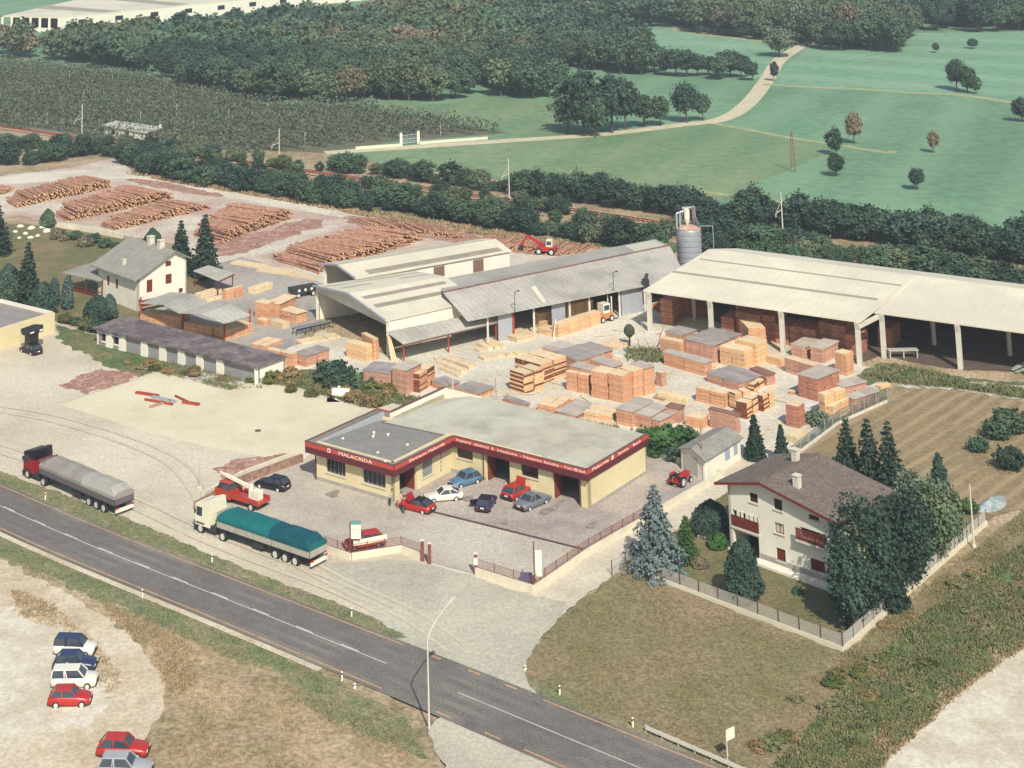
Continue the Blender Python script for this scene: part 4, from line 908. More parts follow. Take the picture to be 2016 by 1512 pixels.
m = MB(); m.box(o[0], o[1], -1.04, -.98, o[2] + .003, o[2] + .95); m.build('railing', m_brownwood, bl); m = MB(); m.box(o[0] - .04, o[0], -1.0, -.02, o[2] + .003, o[2] + .95); m.build('railing', m_brownwood, bl)
m = MB(); m.box(.02, GW, -.06, -.004, 0, .9); m.build('plinth', m_plinth, hl)
# porch on its left
pr = rel(hl, [G(121, 536, 2.7), G(199, 553.5, 2.7), G(212, 538, 3.5), G(183, 516, 3.5)])
inv = Matrix.Rotation(-math.radians(40), 3, 'Z')
pr = [inv @ p for p in pr]
slab(hl, 'porch_roof', pr, .12, m_tilegrey)
for s in (.15, .55, .95):
    p = pr[0].lerp(pr[1], s) + (pr[3] - pr[0]) * .1; post(hl, p, 2.6, .15, m_brownwood, 'porch_post')
p0_, p1_ = pr[0].lerp(pr[3], .15), pr[1].lerp(pr[2], .15); m = MB(); m.bar(Vector((p0_.x, p0_.y, .9)), Vector((p1_.x, p1_.y, .9)), .08, .12); m.bar(Vector((p0_.x, p0_.y, .3)), Vector((p1_.x, p1_.y, .3)), .06, .5); m.build('porch_railing', m_brownwood, hl)
# open shelter right of the white house
sh = thing('garden_shelter', 'small grey roofed open shelter at the right of the white house', 'shelter', G(410, 575))
q = rel(sh, [G(380, 533, 2.4), G(430, 553, 2.4), G(462, 538, 2.6), G(410, 522, 2.6)])
slab(sh, 'roof', q, .1, m_greysheet)
for p in (q[0], q[1], q[2]): post(sh, p + ((q[0] + q[2]) / 2 - p) * .1, 2.3, .16, m_brownwood, 'post')
m = MB(); m.bar(q[1] - Vector((0, 0, .15)), q[2] - Vector((0, 0, .15)), .08, .2); m.build('beam', m_brownwood, sh)

# ---- little house by the railway
sm = thing('railway_cottage', 'small white cottage with flat pale roof beside the orchard', 'cottage', G(262, 288))
q = rel(sm, [G(200, 246, 2.6), G(288, 261.5, 2.6), G(322, 250, 2.6), G(228, 237, 2.6)]); slab(sm, 'roof', q, .22, mat('cottage_roof', srgb((186, 184, 168)), var=.06, scale=.5))
cen = sum(q, Vector()) / 4; cc = [p + (cen - p) * .1 for p in q]
for i in range(4): wallq(sm, cc[i], cc[(i + 1) % 4], 0, 2.4, 2.4, m_white)
for e_, s in ((0, .2), (0, .55), (1, .25), (1, .65)):
    a, b = cc[e_], cc[(e_ + 1) % 4]; d = (b - a).normalized(); p = a.lerp(b, s) - Vector((-d.y, d.x, 0)) * .04; m = MB(); m.box(0, 1.1, -.03, .03, .8, 1.9); o = m.build('window', m_brownwood, sm); o.location = (p.x, p.y, 0); o.rotation_euler.z = math.atan2(d.y, d.x)
post(sm, cc[2], 3.2, .5, m_chim, 'chimney', 2.42)

# ---- far factory with white roof along the wood
ff = thing('far_factory', 'long white roofed factory beyond the wood with pillared end', 'factory', G(110, 60))
A = [G(6, 31, 6), G(117, 34, 6), G(745, -28, 6), G(420, -60, 6)]; q = rel(ff, A)
slab(ff, 'roof', q, .5, m_whitesheet)
wallq(ff, q[1], q[2], 0, 5.5, 5.5, m_white); wallq(ff, q[0] + (q[3] - q[0]) * .03, q[1] + (q[2] - q[1]) * .03, 0, 5.5, 5.5, m_glass)
d = (q[1] - q[0]).normalized(); L = (q[1] - q[0]).length; nn = Vector((d.y, -d.x, 0))
for k in range(7):
    p = q[0] + d * (L * k / 6) + nn * .2; post(ff, p, 5.5, .9, m_sign, 'pillar')
m = MB(); m.bar(q[0] + nn * .3 + Vector((0, 0, -5.0)), q[1] + nn * .3 + Vector((0, 0, -5.0)), .6, 1.4); m.build('base_wall', m_sign, ff)
for k in range(9):
    s = .05 + k * .1; p = q[1].lerp(q[2], s); d2_ = (q[2] - q[1]).normalized(); m = MB(); m.box(0, 4, -.1, -.01, 2.5, 4.3); o = m.build('window', m_glass, ff); o.location = (p.x, p.y, 0); o.rotation_euler.z = math.atan2(d2_.y, d2_.x)
for k in range(4): strip_on(ff, 'roof_light', q, .02, .98, .12 + k * .2, .17 + k * .2, m_skylight2, .06)
# ================================================================== TIMBER STACKS
# top-left, top-front, top-right and foot of each stack as seen in the photograph; wood tint; cover; bundles along, across, high; label
STACKS = [
    ([(1003.3, 727.1), (1030.6, 736.5), (1070.8, 722.7), (1030.6, 777.7)], 'p', '0', (1, 2, 5), "pale board stack with ragged red end, nearest the workshop roof's middle"),
    ([(1012.7, 703.8), (1064.3, 718.2), (1115.9, 699.8), (1064.3, 758.4)], 'p', '0', (3, 2, 4), 'pale triple stack right behind the ragged ended pale stack'),
    ([(1113.4, 731.1), (1158.6, 739.5), (1167.0, 735.1), (1158.6, 777.7)], 'o', '0', (2, 1, 4), 'orange stack at the left end of the tall dark gapped row'),
    ([(1125.8, 719.7), (1164.5, 731.6), (1180.0, 723.7), (1164.5, 769.3)], 'o', 'g', (2, 1, 4), "orange stack with greyed top behind the tall row's left end"),
    ([(1163.0, 728.6), (1194.7, 735.6), (1212.6, 724.6), (1196.7, 789.1)], 'o', '0', (1, 1, 4), 'second tall orange stack of the row with two dark gaps'),
    ([(1196.7, 734.1), (1224.5, 740.5), (1242.3, 730.6), (1228.5, 795.6)], 'o', '0', (1, 1, 5), 'tallest orange stack at the front corner of the gapped row'),
    ([(1219.5, 722.7), (1246.3, 731.6), (1266.2, 724.6), (1248.3, 787.1)], 'o', '0', (1, 1, 5), 'orange stack just right of the tallest corner stack'),
    ([(1244.3, 716.7), (1268.1, 726.6), (1287.0, 719.7), (1269.1, 780.2)], 'o', 'g', (1, 1, 5), 'orange stack with pale grey top ending the gapped row'),
    ([(1072.6, 683.8), (1102.2, 694.1), (1129.3, 678.6), (1102.2, 721.2)], 'o', 'g', (1, 3, 3), 'low stack with pale grey cover left of the dark grey covers'),
    ([(1103.5, 690.9), (1140.9, 710.9), (1159.0, 702.5), (1140.9, 740.6)], 'b', 'd', (1, 1, 3), 'front one of three dark grey covered stacks mid yard'),
    ([(1122.9, 685.1), (1161.5, 703.2), (1182.2, 694.1), (1161.5, 734.1)], 'b', 'd', (1, 1, 3), 'middle one of three dark grey covered stacks mid yard'),
    ([(1137.0, 681.2), (1179.6, 696.7), (1206.7, 689.0), (1179.6, 727.7)], 'b', 'd', (1, 1, 3), 'rear one of three dark grey covered stacks mid yard'),
    ([(1160.0, 706.8), (1204.6, 723.7), (1225.5, 716.7), (1204.6, 749.4)], 'o', 'g', (2, 1, 3), 'greyed stack lying in front of the dark covered trio'),
    ([(1176.9, 698.8), (1215.6, 708.8), (1224.5, 705.8), (1215.6, 724.6)], 'o', '0', (1, 1, 2), 'cream topped low stack beside the white sheet pile'),
    ([(943.3, 699.8), (952.9, 706.9), (1000.5, 696.2), (952.9, 711.1)], 'c', '0', (2, 2, 1), 'long low heap of cream boards in the middle of the yard'),
    ([(938.6, 674.2), (960.0, 684.3), (971.9, 681.9), (960.0, 691.4)], 'c', '0', (1, 1, 1), "small cream bundle under the lean-to's right end"),
    ([(961.2, 670.0), (974.3, 684.3), (994.5, 679.5), (974.3, 689.0)], 'c', '0', (1, 1, 1), 'tilted cream bundle right of the small lean-to bundle'),
    ([(986.2, 655.1), (1016.0, 664.6), (1055.2, 653.9), (1016.0, 676.0)], 'c', '0', (2, 1, 2), 'wide pale topped stack in front of the sawmill hall door'),
    ([(870.7, 721.2), (901.7, 740.8), (911.2, 737.9), (901.7, 742.6)], 'c', '0', (1, 1, 1), 'nearest of the three cream beams lying side by side'),
    ([(877.9, 709.3), (907.6, 730.7), (919.5, 726.0), (907.6, 734.9)], 'c', '0', (1, 1, 1), 'middle of the three cream beams lying side by side'),
    ([(889.8, 698.6), (923.1, 721.2), (935.0, 715.2), (923.1, 729.5)], 'c', '0', (2, 1, 1), 'broad low cream stack behind the three beams'),
    ([(993.3, 697.4), (999.3, 702.1), (1029.0, 691.4), (999.3, 705.1)], 'c', '0', (1, 2, 1), 'second low heap of cream boards right of the long heap'),
    ([(933.8, 686.7), (943.3, 691.4), (962.4, 686.7), (943.3, 694.4)], 'c', '0', (1, 1, 1), 'flat cream bundle between the beams and the lean-to'),
    ([(777.2, 712.2), (785.6, 717.8), (818.9, 709.4), (785.6, 721.9)], 'c', '0', (1, 2, 1), 'cream boards laid out before the lean-to posts'),
    ([(1097.1, 780.2), (1126.8, 788.1), (1134.8, 783.2), (1126.8, 794.1)], 'o', '0', (1, 1, 2), "short orange stack before the gapped row's left end"),
    ([(1288.0, 780.2), (1306.8, 785.2), (1314.8, 781.2), (1306.8, 791.1)], 'o', 'g', (1, 1, 2), 'small greyed stack before the clean cream stack'),
    ([(894.5, 765.2), (941.0, 776.0), (975.5, 762.9), (941.0, 786.7)], 'o', 'd', (2, 2, 2), 'grey covered stack with orange end behind the workshop parapet'),
    ([(988.6, 783.1), (1035.0, 797.4), (1043.3, 795.0), (1035.0, 806.9)], 'b', 'd', (1, 1, 2), "small grey covered stack at the workshop roof's rear edge"),
    ([(1056.7, 794.5), (1096.0, 801.7), (1125.7, 783.8), (1094.8, 818.3)], 'o', '0', (2, 3, 2), 'orange stack with stepped top behind the workshop roof'),
    ([(1096.0, 808.8), (1132.9, 819.5), (1168.6, 795.7), (1135.2, 830.2)], 'b', 'g', (2, 3, 2), 'purple grey topped stack right of the stepped orange stack'),
    ([(1150.7, 807.6), (1203.1, 818.3), (1216.2, 801.7), (1203.1, 831.4)], 'p', '0', (1, 2, 2), "cream topped stack behind the workshop roof's centre right"),
    ([(1146.0, 824.3), (1199.5, 836.2), (1206.7, 831.4), (1199.5, 844.5)], 'p', '0', (1, 1, 1), 'low cream stack touching the workshop roof line'),
    ([(1210.5, 805.5), (1243.2, 812.9), (1287.1, 790.6), (1245.5, 842.7)], 'o', 'g', (1, 2, 4), 'orange stack at the left of the front trio by the bush'),
    ([(1247.7, 813.7), (1279.7, 821.1), (1312.4, 801.0), (1281.2, 847.1)], 'b', 'g', (1, 2, 4), 'brown stack in the middle of the front trio by the bush'),
    ([(1282.7, 824.8), (1297.6, 829.3), (1333.3, 805.5), (1299.0, 850.1)], 'b', 'g', (1, 2, 4), 'brown stack at the right of the front trio by the bush'),
    ([(1311.0, 801.0), (1336.2, 807.0), (1346.7, 799.5), (1337.7, 835.2)], 'b', 'r', (1, 1, 4), 'narrow stack with reddish top behind the front trio'),
    ([(1293.8, 769.8), (1349.6, 783.2), (1356.3, 778.7), (1351.1, 799.5)], 'c', '0', (1, 1, 2), 'clean cream stack in front of the big orange stacks'),
    ([(1349.6, 817.4), (1383.9, 824.8), (1394.3, 815.9), (1383.9, 847.1)], 'o', '0', (1, 1, 3), "orange stack directly above the garage's left roof slope"),
    ([(1397.3, 805.5), (1449.3, 820.4), (1456.8, 815.9), (1450.8, 856.1)], 'b', 'r', (1, 1, 3), 'brown stack with lifted planks behind the garage'),
    ([(1375.9, 759.5), (1428.5, 775.4), (1435.4, 769.4), (1427.5, 804.2)], 'o', '0', (2, 1, 4), 'wide dark orange stack with a black gap at its right'),
    ([(1439.4, 769.4), (1449.3, 775.4), (1472.1, 764.5), (1447.3, 808.1)], 'p', '0', (1, 2, 4), 'pale stack with ragged ends just right of the black gap'),
    ([(1448.3, 789.3), (1471.1, 794.2), (1491.9, 778.4), (1471.1, 827.0)], 'p', '0', (1, 2, 4), 'pale stack with very ragged ends, frontmost of the four'),
    ([(1491.9, 776.4), (1504.8, 779.4), (1523.7, 765.5), (1502.9, 812.1)], 'p', '0', (1, 2, 4), 'pale ragged stack at the right of the ragged four'),
    ([(1472.1, 756.5), (1485.0, 758.5), (1509.8, 745.6), (1484.0, 775.4)], 'p', '0', (1, 2, 2), 'pale ragged stack at the rear of the ragged four'),
    ([(1390.3, 735.7), (1454.2, 755.6), (1483.0, 746.1), (1454.2, 772.4)], 'b', 'd', (2, 1, 3), 'long brown stack under the nearer blue grey cover'),
    ([(1416.5, 728.8), (1483.0, 746.1), (1503.8, 736.7), (1483.0, 763.5)], 'b', 'd', (2, 1, 3), 'long brown stack under the farther blue grey cover'),
    ([(1488.0, 724.8), (1508.8, 739.7), (1519.7, 733.7), (1511.8, 761.5)], 'b', 'r', (1, 1, 3), 'reddish end stack right of the blue grey covers'),
    ([(1309.0, 693.0), (1387.0, 716.0), (1402.0, 710.0), (1387.0, 742.0)], 'o', 'g', (2, 1, 3), 'orange stack with grey streaked top left of the blue covers'),
    ([(1290.0, 731.0), (1302.0, 735.0), (1312.0, 731.0), (1303.0, 763.0)], 'b', '0', (1, 1, 3), 'narrow dark stack beside the open gap at the tall row'),
    ([(1349.0, 707.0), (1411.0, 722.0), (1418.0, 717.0), (1411.0, 727.0)], 'c', '0', (2, 1, 1), 'long cream beam bundle lying before the striped covers'),
    ([(1301.3, 663.7), (1341.5, 673.6), (1349.4, 668.6), (1341.5, 707.3)], 'o', '0', (1, 1, 4), 'brown orange stack at the left of the striped grey cover'),
    ([(1310.8, 653.7), (1343.5, 661.7), (1368.3, 649.8), (1343.5, 689.4)], 'o', 'd', (1, 1, 4), 'grey topped stack behind the brown orange stack'),
    ([(1350.4, 666.6), (1401.0, 681.5), (1442.7, 655.7), (1409.0, 718.2)], 'b', 's', (2, 4, 5), 'big stack under four striped dark grey covers'),
    ([(1414.0, 681.0), (1463.0, 692.0), (1491.0, 679.0), (1468.0, 729.0)], 'p', '0', (2, 1, 4), 'pale stack right of the striped grey covers'),
    ([(1449.0, 667.0), (1486.0, 677.0), (1507.0, 667.0), (1491.0, 722.0)], 'p', '0', (1, 1, 5), 'taller pale stack behind the pale stack by the covers'),
    ([(1416.0, 634.0), (1472.0, 646.0), (1505.0, 652.0), (1476.0, 690.0)], 'o', '0', (3, 1, 3), 'orange bundles stacked beside the second shed column'),
    ([(1560.5, 677.4), (1586.7, 684.5), (1606.9, 666.7), (1586.7, 708.3)], 'b', 'g', (1, 1, 3), 'left one of the pair of pink grey stacks by the third column'),
    ([(1596.2, 682.1), (1621.2, 688.1), (1645.0, 671.4), (1622.4, 716.7)], 'b', 'g', (1, 1, 4), 'right one of the pair of pink grey stacks by the third column'),
    ([(1642.6, 691.7), (1665.2, 697.6), (1680.1, 691.1), (1666.4, 741.7)], 'o', '0', (1, 1, 5), 'single tall orange stack left of the twin columns'),
    ([(1538.5, 705.4), (1602.1, 720.8), (1620.0, 716.7), (1602.1, 751.2)], 'b', '0', (2, 1, 3), 'long pink brown stack in front of the pink grey pair'),
    ([(1508.1, 695.8), (1537.9, 707.1), (1548.6, 702.4), (1537.9, 723.8)], 'p', '0', (1, 1, 2), 'short cream stack at the left end of the long pink stack'),
    ([(1570.0, 738.1), (1608.7, 747.6), (1656.9, 729.8), (1608.1, 791.7)], 'r', 'g', (2, 3, 4), 'dark red brown stack under a wide pale cover'),
    ([(1610.5, 772.6), (1623.6, 777.4), (1660.5, 763.1), (1626.0, 825.0)], 'p', '0', (1, 2, 5), 'pale stack with dark red end by the yard fence'),
    ([(1626.0, 797.6), (1640.2, 800.6), (1673.6, 782.1), (1642.6, 827.4)], 'p', '0', (1, 2, 3), 'lower pale stack nearest the yard fence corner'),
    ([(1664.0, 781.0), (1680.1, 786.9), (1723.6, 767.9), (1681.9, 809.5)], 'k', 'g', (1, 2, 3), 'pink stack with grey top along the yard fence'),
    ([(1639.0, 754.8), (1660.5, 763.1), (1705.7, 751.2), (1660.5, 781.0)], 'k', 'g', (1, 2, 3), 'pink stack with blue grey top behind the fence stacks'),
    ([(1726.0, 757.1), (1734.3, 760.7), (1751.0, 753.6), (1734.3, 767.9)], 'p', '0', (1, 1, 1), 'small cream stack at the far right fence corner'),
    ([(1551.5, 769.0), (1564.0, 771.4), (1566.4, 769.0), (1564.6, 778.6)], 'o', '0', (1, 1, 2), 'small orange stack left of the dark red brown stack'),
    ([(1544.6, 795.0), (1571.0, 800.6), (1584.9, 792.2), (1573.1, 845.0)], 'r', '0', (1, 1, 6), 'lone tall red brown stack with pale right side'),
    ([(1546.0, 853.3), (1568.2, 860.3), (1586.9, 849.2), (1568.9, 875.6)], 'c', '0', (1, 1, 2), 'cream covered crate stack at the foot of the lone tall stack'),
    ([(1585.5, 797.6), (1608.1, 804.8), (1610.5, 795.2), (1608.1, 810.7)], 'w', '0', (1, 1, 2), 'white sheets piled between the lone stack and the fence stacks'),
    ([(1051.9, 614.2), (1061.0, 618.0), (1085.5, 609.0), (1063.5, 647.7)], 'p', '0', (1, 2, 5), 'pale stack left of the grey door of the sawmill hall'),
    ([(1062.2, 642.5), (1085.5, 650.3), (1095.8, 642.5), (1086.7, 663.2)], 'p', '0', (2, 1, 2), 'low stack with red ends before the pale door stack'),
    ([(1107.4, 596.1), (1116.4, 600.0), (1166.7, 589.7), (1117.7, 632.2)], 'p', '0', (1, 3, 3), 'upper pale stack right of the grey door of the hall'),
    ([(1086.7, 634.8), (1099.6, 638.7), (1175.7, 610.3), (1099.6, 665.8)], 'p', '0', (1, 4, 3), 'long pale stack in front of the hall beside the forklift'),
    ([(1184.8, 674.8), (1210.6, 685.1), (1229.9, 669.6), (1210.6, 689.0)], 'p', '0', (1, 1, 1), 'small stack beside the round topped post'),
    ([(1210.6, 691.5), (1257.0, 704.4), (1266.0, 699.3), (1257.0, 706.4)], 'w', '0', (1, 1, 1), 'white sheet pile near the scrap frames'),
    ([(685.6, 669.9), (721.7, 681.7), (733.5, 676.1), (721.7, 713.6)], 'p', '0', (1, 1, 4), 'pale topped stack in front of the open white shed'),
    ([(702.9, 656.7), (735.6, 667.8), (748.1, 666.4), (735.6, 710.8)], 'o', '0', (1, 1, 5), "red brown stack just behind it at the white shed's column"),
    ([(720.3, 726.1), (767.5, 737.2), (775.8, 717.8), (771.7, 773.3)], 'b', 'd', (1, 2, 4), 'grey covered stack above the thicket'),
    ([(770.3, 724.7), (798.1, 730.3), (828.6, 715.0), (800.8, 780.3)], 'b', 'g', (1, 2, 4), 'pink brown stack beside the grey covered thicket stack'),
    ([(801.5, 733.1), (825.8, 737.2), (855.0, 717.8), (827.2, 774.7)], 'o', '0', (1, 2, 4), 'orange stack with splayed ends above the parapet'),
    ([(846.0, 751.1), (877.2, 760.8), (907.8, 753.9), (877.2, 773.3)], 'b', 'd', (2, 1, 2), 'low grey covered stack peeping over the white parapet'),
    ([(499.4, 594.3), (525.5, 598.0), (543.3, 592.1), (525.5, 629.3)], 'o', '0', (1, 1, 2), 'upper orange stack left of the white shed'),
    ([(525.5, 596.5), (549.3, 599.5), (583.5, 583.2), (552.3, 623.3)], 'o', 'c', (1, 2, 2), 'orange stack with cream top left of the white shed'),
    ([(552.3, 609.9), (582.0, 618.9), (602.9, 612.9), (583.5, 638.2)], 'o', 'c', (2, 1, 2), "cream topped stack touching the white shed's left side"),
    ([(534.4, 627.8), (556.7, 636.7), (569.4, 632.3), (558.2, 649.4)], 'c', '0', (1, 1, 1), 'single cream bundle on the paving'),
    ([(500.2, 627.8), (519.5, 631.5), (534.4, 627.8), (519.5, 643.4)], 'o', '0', (2, 1, 1), 'pair of orange bundles on the paving'),
    ([(439.3, 569.0), (443.1, 571.0), (475.4, 561.3), (444.4, 591.6)], 'o', '0', (1, 2, 2), 'orange stack beside the open garden shelter'),
    ([(489.8, 565.3), (501.7, 568.3), (531.4, 554.9), (501.7, 580.2)], 'c', '0', (1, 2, 1), 'single cream stack alone on the paved yard'),
    ([(497.2, 673.9), (522.5, 681.4), (549.3, 666.5), (524.0, 688.8)], 'o', '0', (2, 2, 1), 'low orange stack behind the low shed roof'),
    ([(525.5, 684.3), (573.1, 697.7), (582.0, 693.3), (579.0, 724.5)], 'o', '0', (2, 1, 3), "orange topped stack at the low shed's right end"),
    ([(582.0, 694.8), (602.9, 702.2), (644.5, 685.8), (602.9, 724.5)], 'b', 'd', (1, 2, 3), 'grey covered stack left of the thicket tree'),
    ([(583.5, 669.5), (593.9, 676.9), (665.4, 659.0), (593.9, 679.1)], 'c', '0', (1, 3, 1), 'low spread of pale boards before the white shed'),
    ([(280.0, 612.2), (319.3, 620.6), (332.2, 612.2), (321.9, 643.2)], 'o', '0', (1, 1, 3), 'leftmost orange stack under the twin canopy'),
    ([(321.9, 616.7), (356.7, 625.1), (370.9, 617.4), (358.0, 649.6)], 'o', '0', (1, 1, 3), 'second orange stack from the left under the twin canopy'),
    ([(364.5, 632.9), (417.3, 644.5), (431.5, 638.0), (417.3, 663.8)], 'o', '0', (2, 1, 3), 'third orange stack under the twin canopy'),
    ([(418.6, 643.2), (440.6, 650.9), (496.0, 635.4), (443.1, 671.5)], 'o', '0', (1, 3, 3), 'right end orange stack under the twin canopy'),
    ([(383.8, 576.1), (395.4, 580.0), (432.8, 567.1), (395.4, 589.0)], 'c', '0', (1, 2, 1), 'cream stack behind the twin canopy'),
    ([(400.6, 587.7), (408.3, 590.3), (441.8, 582.6), (408.3, 595.5)], 'c', '0', (1, 2, 1), 'low cream stack just behind the canopy roof'),
    ([(471.6, 512.5), (512.8, 526.7), (520.6, 520.3), (512.8, 529.0)], 'c', '0', (1, 1, 1), 'left one of three cream beams at the log yard edge'),
    ([(519.9, 526.7), (569.6, 539.6), (577.3, 530.6), (569.6, 542.2)], 'c', '0', (1, 1, 1), 'middle one of three cream beams at the log yard edge'),
    ([(578.6, 538.3), (616.0, 548.6), (621.2, 543.5), (616.0, 550.6)], 'c', '0', (1, 1, 1), 'right one of three cream beams at the log yard edge'),
]
def wood(name, c1, c2): return mat(name, srgb(c1), col2=srgb(c2), scale=1.1, world=False, objvar=.1, fine=.35, fscale=5., stripes=('Z', .2, .3, (.25, .12, .07), .4))
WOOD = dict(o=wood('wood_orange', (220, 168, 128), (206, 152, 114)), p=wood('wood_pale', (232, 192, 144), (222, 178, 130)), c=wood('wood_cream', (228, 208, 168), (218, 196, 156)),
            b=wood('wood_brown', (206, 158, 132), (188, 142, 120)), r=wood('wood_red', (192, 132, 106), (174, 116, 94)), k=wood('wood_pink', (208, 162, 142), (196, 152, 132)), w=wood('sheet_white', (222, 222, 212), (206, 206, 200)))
TOPW = mat('wood_top_pale', srgb((224, 200, 160)), col2=srgb((212, 186, 148)), scale=.8, world=False, objvar=.06, fine=.15, fscale=4.)
COVER = dict(d=mat('cover_slate', srgb((160, 150, 142)), col2=srgb((138, 130, 126)), scale=.7, world=False, objvar=.1), g=mat('cover_grey', srgb((188, 176, 160)), col2=srgb((170, 158, 146)), scale=.7, world=False, objvar=.1),
             r=mat('cover_red', srgb((150, 104, 92)), col2=srgb((128, 92, 86)), scale=.7, world=False, objvar=.1), c=TOPW)
COVER['s'] = COVER['d']
m_bearer = mat('bearer_dark', srgb((120, 72, 50)), var=.1, world=False)
def bundle_mesh(L, W, H, wd, rnd, ragged, top=False):
    "a strapped bundle: layers of boards of slightly unequal reach, a dark bearer below"
    m = MB(); n = max(2, int(round(H / .2))); h = H / n
    for k in range(n):
        j = lambda: rnd.uniform(0, .05 if not ragged else .14)
        m.box(-L / 2 + j(), L / 2 - j(), -W / 2 + j() * .5, W / 2 - j() * .5, k * h + .012, (k + 1) * h - .008, 0)
    if top: m.mi[-5] = 1
    m.box(-L / 2 + .05, L / 2 - .05, -W / 2 + .05, W / 2 - .05, .0, H - .02, 2)
    return m.mesh('bundle', [WOOD[wd], TOPW if wd not in 'wk' else WOOD[wd], m_bearer])
rs = random.Random(3)
for (pl, pf, pr_, pb), wd, cov, (nx, ny, nz_), lab in STACKS:
    base = G(*pb); h = max(.35, height(base, pf[1])); F_ = G(pf[0], pf[1], h)
    base = Vector((F_.x, F_.y, 0)) * .5 + base * .5
    l_ = G(pl[0], pl[1], h) - F_; r_ = G(pr_[0], pr_[1], h) - F_; l_.z = r_.z = 0
    LL, LR = max(.8, l_.length), max(.8, r_.length)
    al, ar = math.atan2(l_.y, l_.x), math.atan2(r_.y, r_.x)
    mid = ar + ((al - ar) % (2 * math.pi)) / 2
    if (al - ar) % (2 * math.pi) > math.pi: mid = ar + math.pi / 4
    ar2 = mid - math.pi / 4
    dR = Vector((math.cos(ar2), math.sin(ar2), 0)); dL = Vector((-dR.y, dR.x, 0))
    t = thing('timber_stack', lab, 'timber stack', base, ar2, 'stacked sawn timber in the yard')
    # local x along the right face, local y along the left face
    bx, by, bh = LR / ny, LL / nx, h / nz_
    ragged = 'ragged' in lab or 'splayed' in lab
    var = [bundle_mesh(bx - .05, by - .06, bh - .025, wd, rs, ragged) for _ in range(2)]; vtop = [bundle_mesh(bx - .05, by - .06, bh - .025, wd, rs, ragged, True) for _ in range(2)]
    for k in range(nz_):
        for i in range(ny):
            for j in range(nx):
                o = obj('bundle', (vtop if k == nz_ - 1 else var)[rs.randrange(2)], None, t)
                o.location = (bx * (i + .5) + rs.uniform(-.05, .05), by * (j + .5) + rs.uniform(-.05, .05), k * bh + .012)
                o.rotation_euler = (0, 0, rs.uniform(-.012, .012))
    if cov != '0':
        n = {'s': 4, 'd': max(2, int(LR / .85))}.get(cov, max(1, ny))
        for i in range(n):
            m = MB(); wdt = LR / n
            k = rs.uniform(.0, .05)
            m.prism([(wdt * i + .03, -.12), (wdt * (i + 1) - .03, -.12), (wdt * (i + 1) - .03, LL + .12), (wdt * i + .03, LL + .12)], [h + .01] * 4, [h + .05 + k, h + .12 + k, h + .12 + k, h + .05 + k])
            m.build('cover_sheet', COVER[cov], t)
# bundles kept inside the big shed
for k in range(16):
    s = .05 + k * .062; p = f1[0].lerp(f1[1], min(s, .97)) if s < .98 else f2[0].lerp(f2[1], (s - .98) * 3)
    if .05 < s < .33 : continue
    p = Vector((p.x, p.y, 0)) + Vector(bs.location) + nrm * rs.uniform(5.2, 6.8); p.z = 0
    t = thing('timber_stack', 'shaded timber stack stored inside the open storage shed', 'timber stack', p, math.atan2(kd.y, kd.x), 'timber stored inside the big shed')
    hh = rs.choice((3, 4, 4, 3)); me = bundle_mesh(1.9, 4.2, .8, 'r', rs, False)  # darker wood tint puts the shed's shade into the stored stacks
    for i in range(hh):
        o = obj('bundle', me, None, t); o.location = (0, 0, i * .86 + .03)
# ================================================================== LOG PILES
m_logbark = mat('log_bark', srgb((188, 144, 118)), col2=srgb((146, 104, 82)), scale=1.2, world=True, objvar=.05, fine=.5, fscale=3.)
m_logend = mat('log_end', srgb((222, 184, 138)), col2=srgb((200, 152, 112)), scale=3., world=True)
def log_pile(a, b, c, d, label, hmax, r=.17, gap=1.0, mess=.16):
    "a,b: left and right log ends at the near end of the row; d,c the same at the far end"
    A, B, Cc, D_ = G(*a), G(*b), G(*c), G(*d)
    t = thing('log_pile', label, 'log pile', A, 0, 'piles of round logs in the log yard'); m = MB()
    row = ((D_ - A) + (Cc - B)) / 2; n = int(row.length / (2 * r * gap)); lay = max(1, int(hmax / (1.75 * r)))
    up = Vector((0, 0, 1))
    for k in range(lay):
        for i in range(n - k):
            f = (i + .5 + k * .5) / n
            env = min(1, 4.5 * f * (1 - f) + .28 + .2 * math.sin(f * 17 + k))
            if k > lay * env or (k == lay - 1 and rs.random() < .3): continue
            p = A.lerp(D_, f) - A; q = B.lerp(Cc, f) - A
            rr = r * rs.uniform(.75, 1.2); e = rs.uniform(-.12, .12); dd = (q - p)
            p2 = p + dd * (e + rs.uniform(0, .05)); q2 = q + dd * (e * .7 - rs.uniform(0, .05)); z = r + k * 1.72 * r + rs.uniform(-.03, .03)
            jit = row.normalized() * rs.uniform(-mess, mess) * 4
            m.tube(p2 + up * z, q2 + jit + up * (z + rs.uniform(-.03, .05)), rr, rr * .85, 6, 0, True, 1)
    stuff(m.build('logs', [m_logbark, m_logend], t))
log_pile((10, 398), (34, 410), (224, 368), (176, 357), 'leftmost log pile at the back of the log yard', 2.0)
log_pile((108, 425), (134, 437), (343, 392), (268, 379), 'second log pile from the left with ragged yellow ends', 2.2)
log_pile((196, 447), (226, 455), (416, 410), (352, 398), 'third low log pile from the left before the spruces', 1.7)
log_pile((384, 466), (436, 479), (576, 429), (470, 415), 'fourth log pile behind the two tall spruces', 2.1)
log_pile((540, 514), (628, 540), (832, 472), (738, 462), 'large dark log pile behind the rear shed', 2.3, .19)
log_pile((-40, 382), (6, 384), (28, 372), (-10, 366), 'small log pile cut by the left edge', 1.0)
log_pile((690, 432), (725, 446), (800, 452), (765, 438), 'scattered thin logs at the foot of the hedge', .6, .14, 1.3, .2)
